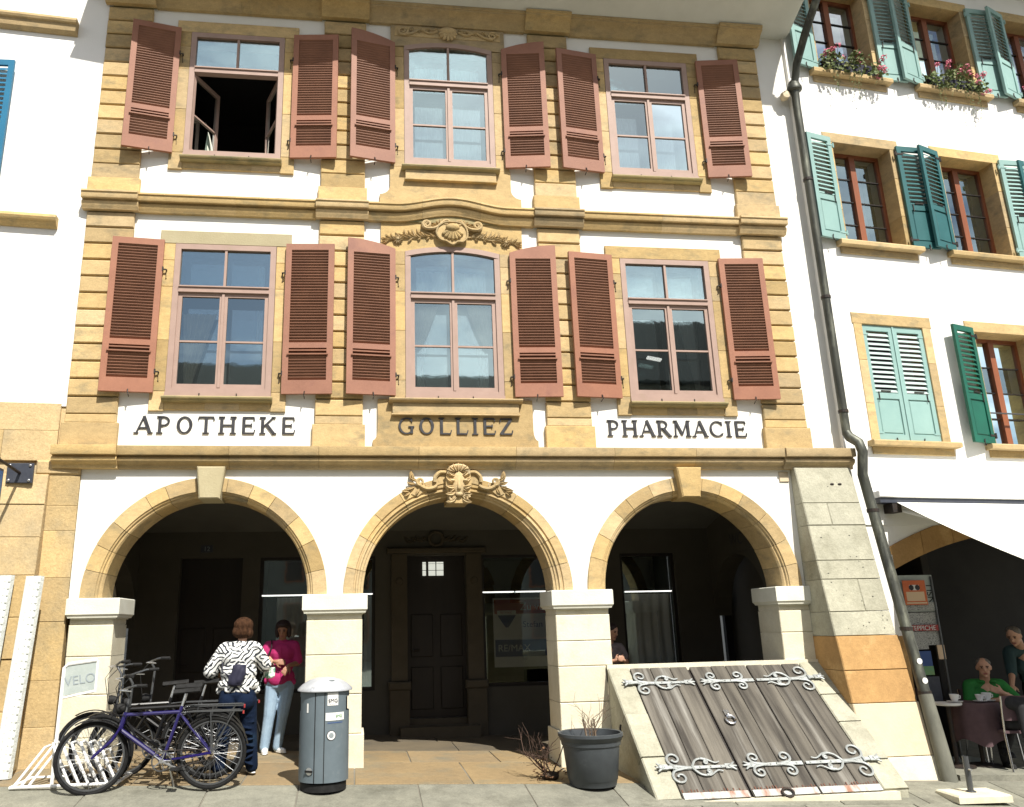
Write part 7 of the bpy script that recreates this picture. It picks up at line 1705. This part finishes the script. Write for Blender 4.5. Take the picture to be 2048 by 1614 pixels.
def seated_man():
    x, y = 6.90, 0.06; t = thing('person', 'seated person in green shirt with folded arms at the cafe table', 'person', (x, y, TZ(x)), radians(-14)); t.scale = (1.07, 1.07, 1.07)
    b = MB(); fr = head(b, (-0.02, -0.10, 1.08), (-0.35, -1, -0.15), 1.0)
    b.cap((0, -0.02, 0.90), (-0.01, -0.07, 1.02), 0.058, 0.054); b.cap((0, 0.02, 0.55), (0, 0, 0.78), 0.13, 0.13); b.cap((-0.17, 0, 0.88), (0.17, 0, 0.88), 0.05, 0.05)
    eL, wL = (-0.25, -0.10, 0.66), (0.02, -0.24, 0.72); eR, wR = (0.30, -0.16, 0.68), (0.06, -0.28, 0.80)
    b.cap((-0.19, 0, 0.87), eL, 0.045, 0.04); b.cap(eL, wL, 0.04, 0.027); b.cap((0.19, 0, 0.87), eR, 0.045, 0.04); b.cap(eR, wR, 0.04, 0.027); hand(b, wL, (0.8, -0.2, 0.3), (0, 1, 0.2), 1, 0.5); hand(b, wR, (-0.8, 0.0, 0.35), (0, 1, 0), -1, 0.5)
    body = blob(b, 'body', 'skin', t, 0.009, 2); face(fr, body)
    h = MB(); c, f, r, u, k = fr; h.ell(c-f*0.02+u*0.05, (0.082, 0.092, 0.060)); h.ell(c-f*0.05+u*0.0, (0.082, 0.055, 0.06)); blob(h, 'hair', 'hair_grey', t, 0.008, 2)
    s = MB(); s.ell((0, 0.02, 0.56), (0.185, 0.145, 0.13)); s.ell((0, 0.0, 0.73), (0.20, 0.145, 0.15)); s.cap((-0.15, 0, 0.875), (0.15, 0, 0.875), 0.072, 0.072); s.cap((-0.18, 0, 0.87), (-0.235, -0.07, 0.70), 0.072, 0.068); s.cap((0.18, 0, 0.87), (0.28, -0.13, 0.70), 0.072, 0.066)
    s.ell((-0.06, -0.06, 0.915), (0.05, 0.04, 0.02)); s.ell((0.06, -0.06, 0.915), (0.05, 0.04, 0.02)); blob(s, 'shirt', 'green_cloth', t, 0.010, 4)
    tr = MB(); tr.ell((0, 0.02, 0.50), (0.19, 0.16, 0.10)); tr.cap((-0.10, -0.02, 0.52), (-0.12, -0.42, 0.55), 0.10, 0.075); tr.cap((-0.12, -0.42, 0.55), (-0.10, -0.40, 0.08), 0.072, 0.055); tr.cap((0.10, -0.02, 0.52), (0.05, -0.44, 0.60), 0.10, 0.078); tr.cap((0.05, -0.44, 0.60), (-0.12, -0.52, 0.25), 0.072, 0.055)
    blob(tr, 'trousers', 'black_cloth', t, 0.011, 3); shoe(t, (-0.10, -0.40, 0), 0, 'rubber_black'); shoe(t, (-0.16, -0.55, 0.14), 0, 'rubber_black')
seated_man()

def waiter():
    x, y = 7.93, 0.45; t = thing('person', 'person in teal shirt leaning forward at the right picture edge', 'person', (x, y, TZ(x))); t.scale = (1.1, 1.1, 1.1)
    b = MB(); fr = head(b, (-0.30, -0.20, 1.43), (-0.9, -0.6, -0.55), 1.0); b.cap((-0.12, -0.05, 1.28), (-0.24, -0.16, 1.39), 0.058, 0.054); b.cap((0.05, 0, 0.9), (-0.05, -0.02, 1.18), 0.12, 0.12)
    eL, wL = (-0.36, -0.12, 0.98), (-0.52, -0.28, 0.86); eR, wR = (0.15, -0.25, 0.98), (-0.05, -0.42, 0.90)
    b.cap((-0.26, -0.02, 1.22), eL, 0.045, 0.04); b.cap(eL, wL, 0.04, 0.027); b.cap((0.1, -0.08, 1.22), eR, 0.045, 0.04); b.cap(eR, wR, 0.04, 0.027); hand(b, wL, (-0.5, -0.5, -0.4), (0, 0.3, -1), 1); hand(b, wR, (-0.7, -0.4, -0.2), (0, 0.3, -1), -1)
    body = blob(b, 'body', 'skin', t, 0.009, 2); face(fr, body)
    h = MB(); c, f, r, u, k = fr; h.ell(c-f*0.02+u*0.05, (0.082, 0.092, 0.06)); h.ell(c-f*0.055, (0.08, 0.05, 0.06)); blob(h, 'hair', 'hair_grey', t, 0.008, 2)
    s = MB(); s.ell((0.05, 0, 0.92), (0.19, 0.14, 0.12)); s.ell((0.0, 0, 1.07), (0.20, 0.14, 0.16)); s.cap((-0.24, -0.02, 1.24), (0.08, -0.06, 1.24), 0.075, 0.075); s.cap((-0.26, -0.02, 1.22), eL, 0.075, 0.06); s.cap((0.1, -0.08, 1.22), eR, 0.075, 0.06); blob(s, 'shirt', 'teal_cloth', t, 0.011, 4)
    tr = MB(); tr.ell((0.06, 0, 0.84), (0.18, 0.14, 0.12)); tr.cap((-0.04, 0, 0.8), (-0.06, -0.02, 0.08), 0.095, 0.06); tr.cap((0.15, 0, 0.8), (0.17, 0.02, 0.08), 0.095, 0.06); blob(tr, 'trousers', 'black_cloth', t, 0.012, 3); shoe(t, (-0.06, -0.02, 0), -30, 'rubber_black'); shoe(t, (0.17, 0.02, 0), -20, 'rubber_black')
waiter()

def shade_person():
    x, y = 2.36, 1.7; t = thing('person', 'dark haired person in the arcade shade half hidden by the right pier', 'person', (x, y, zg(x, y)))
    b = MB(); fr = head(b, (0.06, -0.05, 1.56), (0.5, -0.8, -0.3), 1.0); b.cap((0.03, 0, 1.38), (0.05, -0.03, 1.49), 0.05, 0.047); b.cap((0, 0, 0.92), (0, 0, 1.25), 0.12, 0.12)
    eR, wR = (0.25, -0.03, 1.13), (0.16, -0.22, 1.16); eL, wL = (-0.24, -0.03, 1.13), (0.02, -0.22, 1.16)
    b.cap((0.18, 0, 1.33), eR, 0.044, 0.037); b.cap(eR, wR, 0.037, 0.025); b.cap((-0.18, 0, 1.33), eL, 0.044, 0.037); b.cap(eL, wL, 0.037, 0.025); hand(b, wR, (-0.5, -0.5, 0.2), (0, 1, 0), -1); hand(b, wL, (0.5, -0.4, 0.2), (0, 1, 0), 1)
    body = blob(b, 'body', 'skin', t, 0.009, 2); face(fr, body)
    h = MB(); c, f, r, u, k = fr; h.ell(c-f*0.02+u*0.045, (0.092, 0.10, 0.072)); h.ell(c-f*0.05-u*0.03, (0.095, 0.07, 0.09)); blob(h, 'hair', 'hair_dark', t, 0.008, 2)
    s = MB(); s.ell((0, 0, 0.95), (0.18, 0.135, 0.12)); s.ell((0, 0, 1.18), (0.18, 0.135, 0.19)); s.cap((-0.15, 0, 1.335), (0.15, 0, 1.335), 0.068, 0.068); s.cap((0.18, 0, 1.33), (0.235, -0.01, 1.20), 0.066, 0.066); s.cap((-0.18, 0, 1.33), (-0.235, -0.01, 1.20), 0.066, 0.066); blob(s, 'blouse', 'pink_cloth', t, 0.011, 4)
    tr = MB(); tr.ell((0, 0, 0.85), (0.17, 0.13, 0.11)); tr.cap((-0.09, 0, 0.8), (-0.1, 0, 0.08), 0.09, 0.058); tr.cap((0.09, 0, 0.8), (0.1, 0, 0.08), 0.09, 0.058); blob(tr, 'trousers', 'black_cloth', t, 0.012, 3); shoe(t, (-0.1, 0, 0), 0, 'rubber_black'); shoe(t, (0.1, 0, 0), 0, 'rubber_black')
shade_person()

# ================================================================ other side of the street (seen only as reflections in the panes)
def across():
    r = random.Random(2)
    for i, (x, w, hw, hr, lab) in enumerate(((-9.5, 13, 12.2, 15.9, 'shaded house across the street reflected in the left windows'), (4, 13.5, 12.2, 15.9, 'shaded house across the street reflected in the middle windows'), (17, 12.2, 15.0, 20.0, 'tall shaded house across the street reflected in the right windows'), (-22, 11.6, 13.2, 17.2, 'shaded house across the street at the far left end of the row'))):
        y = -30; t = thing('house_across', lab, 'building', (x, y, zg(x, -30)-0.02), 0, 'houses across the street')
        MB().box(-w/2, w/2, -8, 0, 0, hw).build('wall', 'far_wall', t)
        MB().add([(-w/2-0.1, 0.7, hw-0.2), (w/2+0.1, 0.7, hw-0.2), (w/2+0.1, -4, hr), (-w/2-0.1, -4, hr), (-w/2-0.1, -8.7, hw-0.2), (w/2+0.1, -8.7, hw-0.2)], [(0,1,2,3), (3,2,5,4), (0,3,4), (1,5,2), (0,4,5,1)]).build('roof', 'far_roof', t)
        for z in (1.2, 4.0, 6.8, 9.6):
            for k in range(4):
                xx = -w/2+w*(k+0.5)/4; q = MB().box(xx-0.5, xx+0.5, 0.0, 0.06, z, z+1.7).build('window', 'frame_oak', t); MB().box(xx-0.42, xx+0.42, 0.061, 0.068, z+0.08, z+1.62).build('pane', 'eye_dark', q)
across()
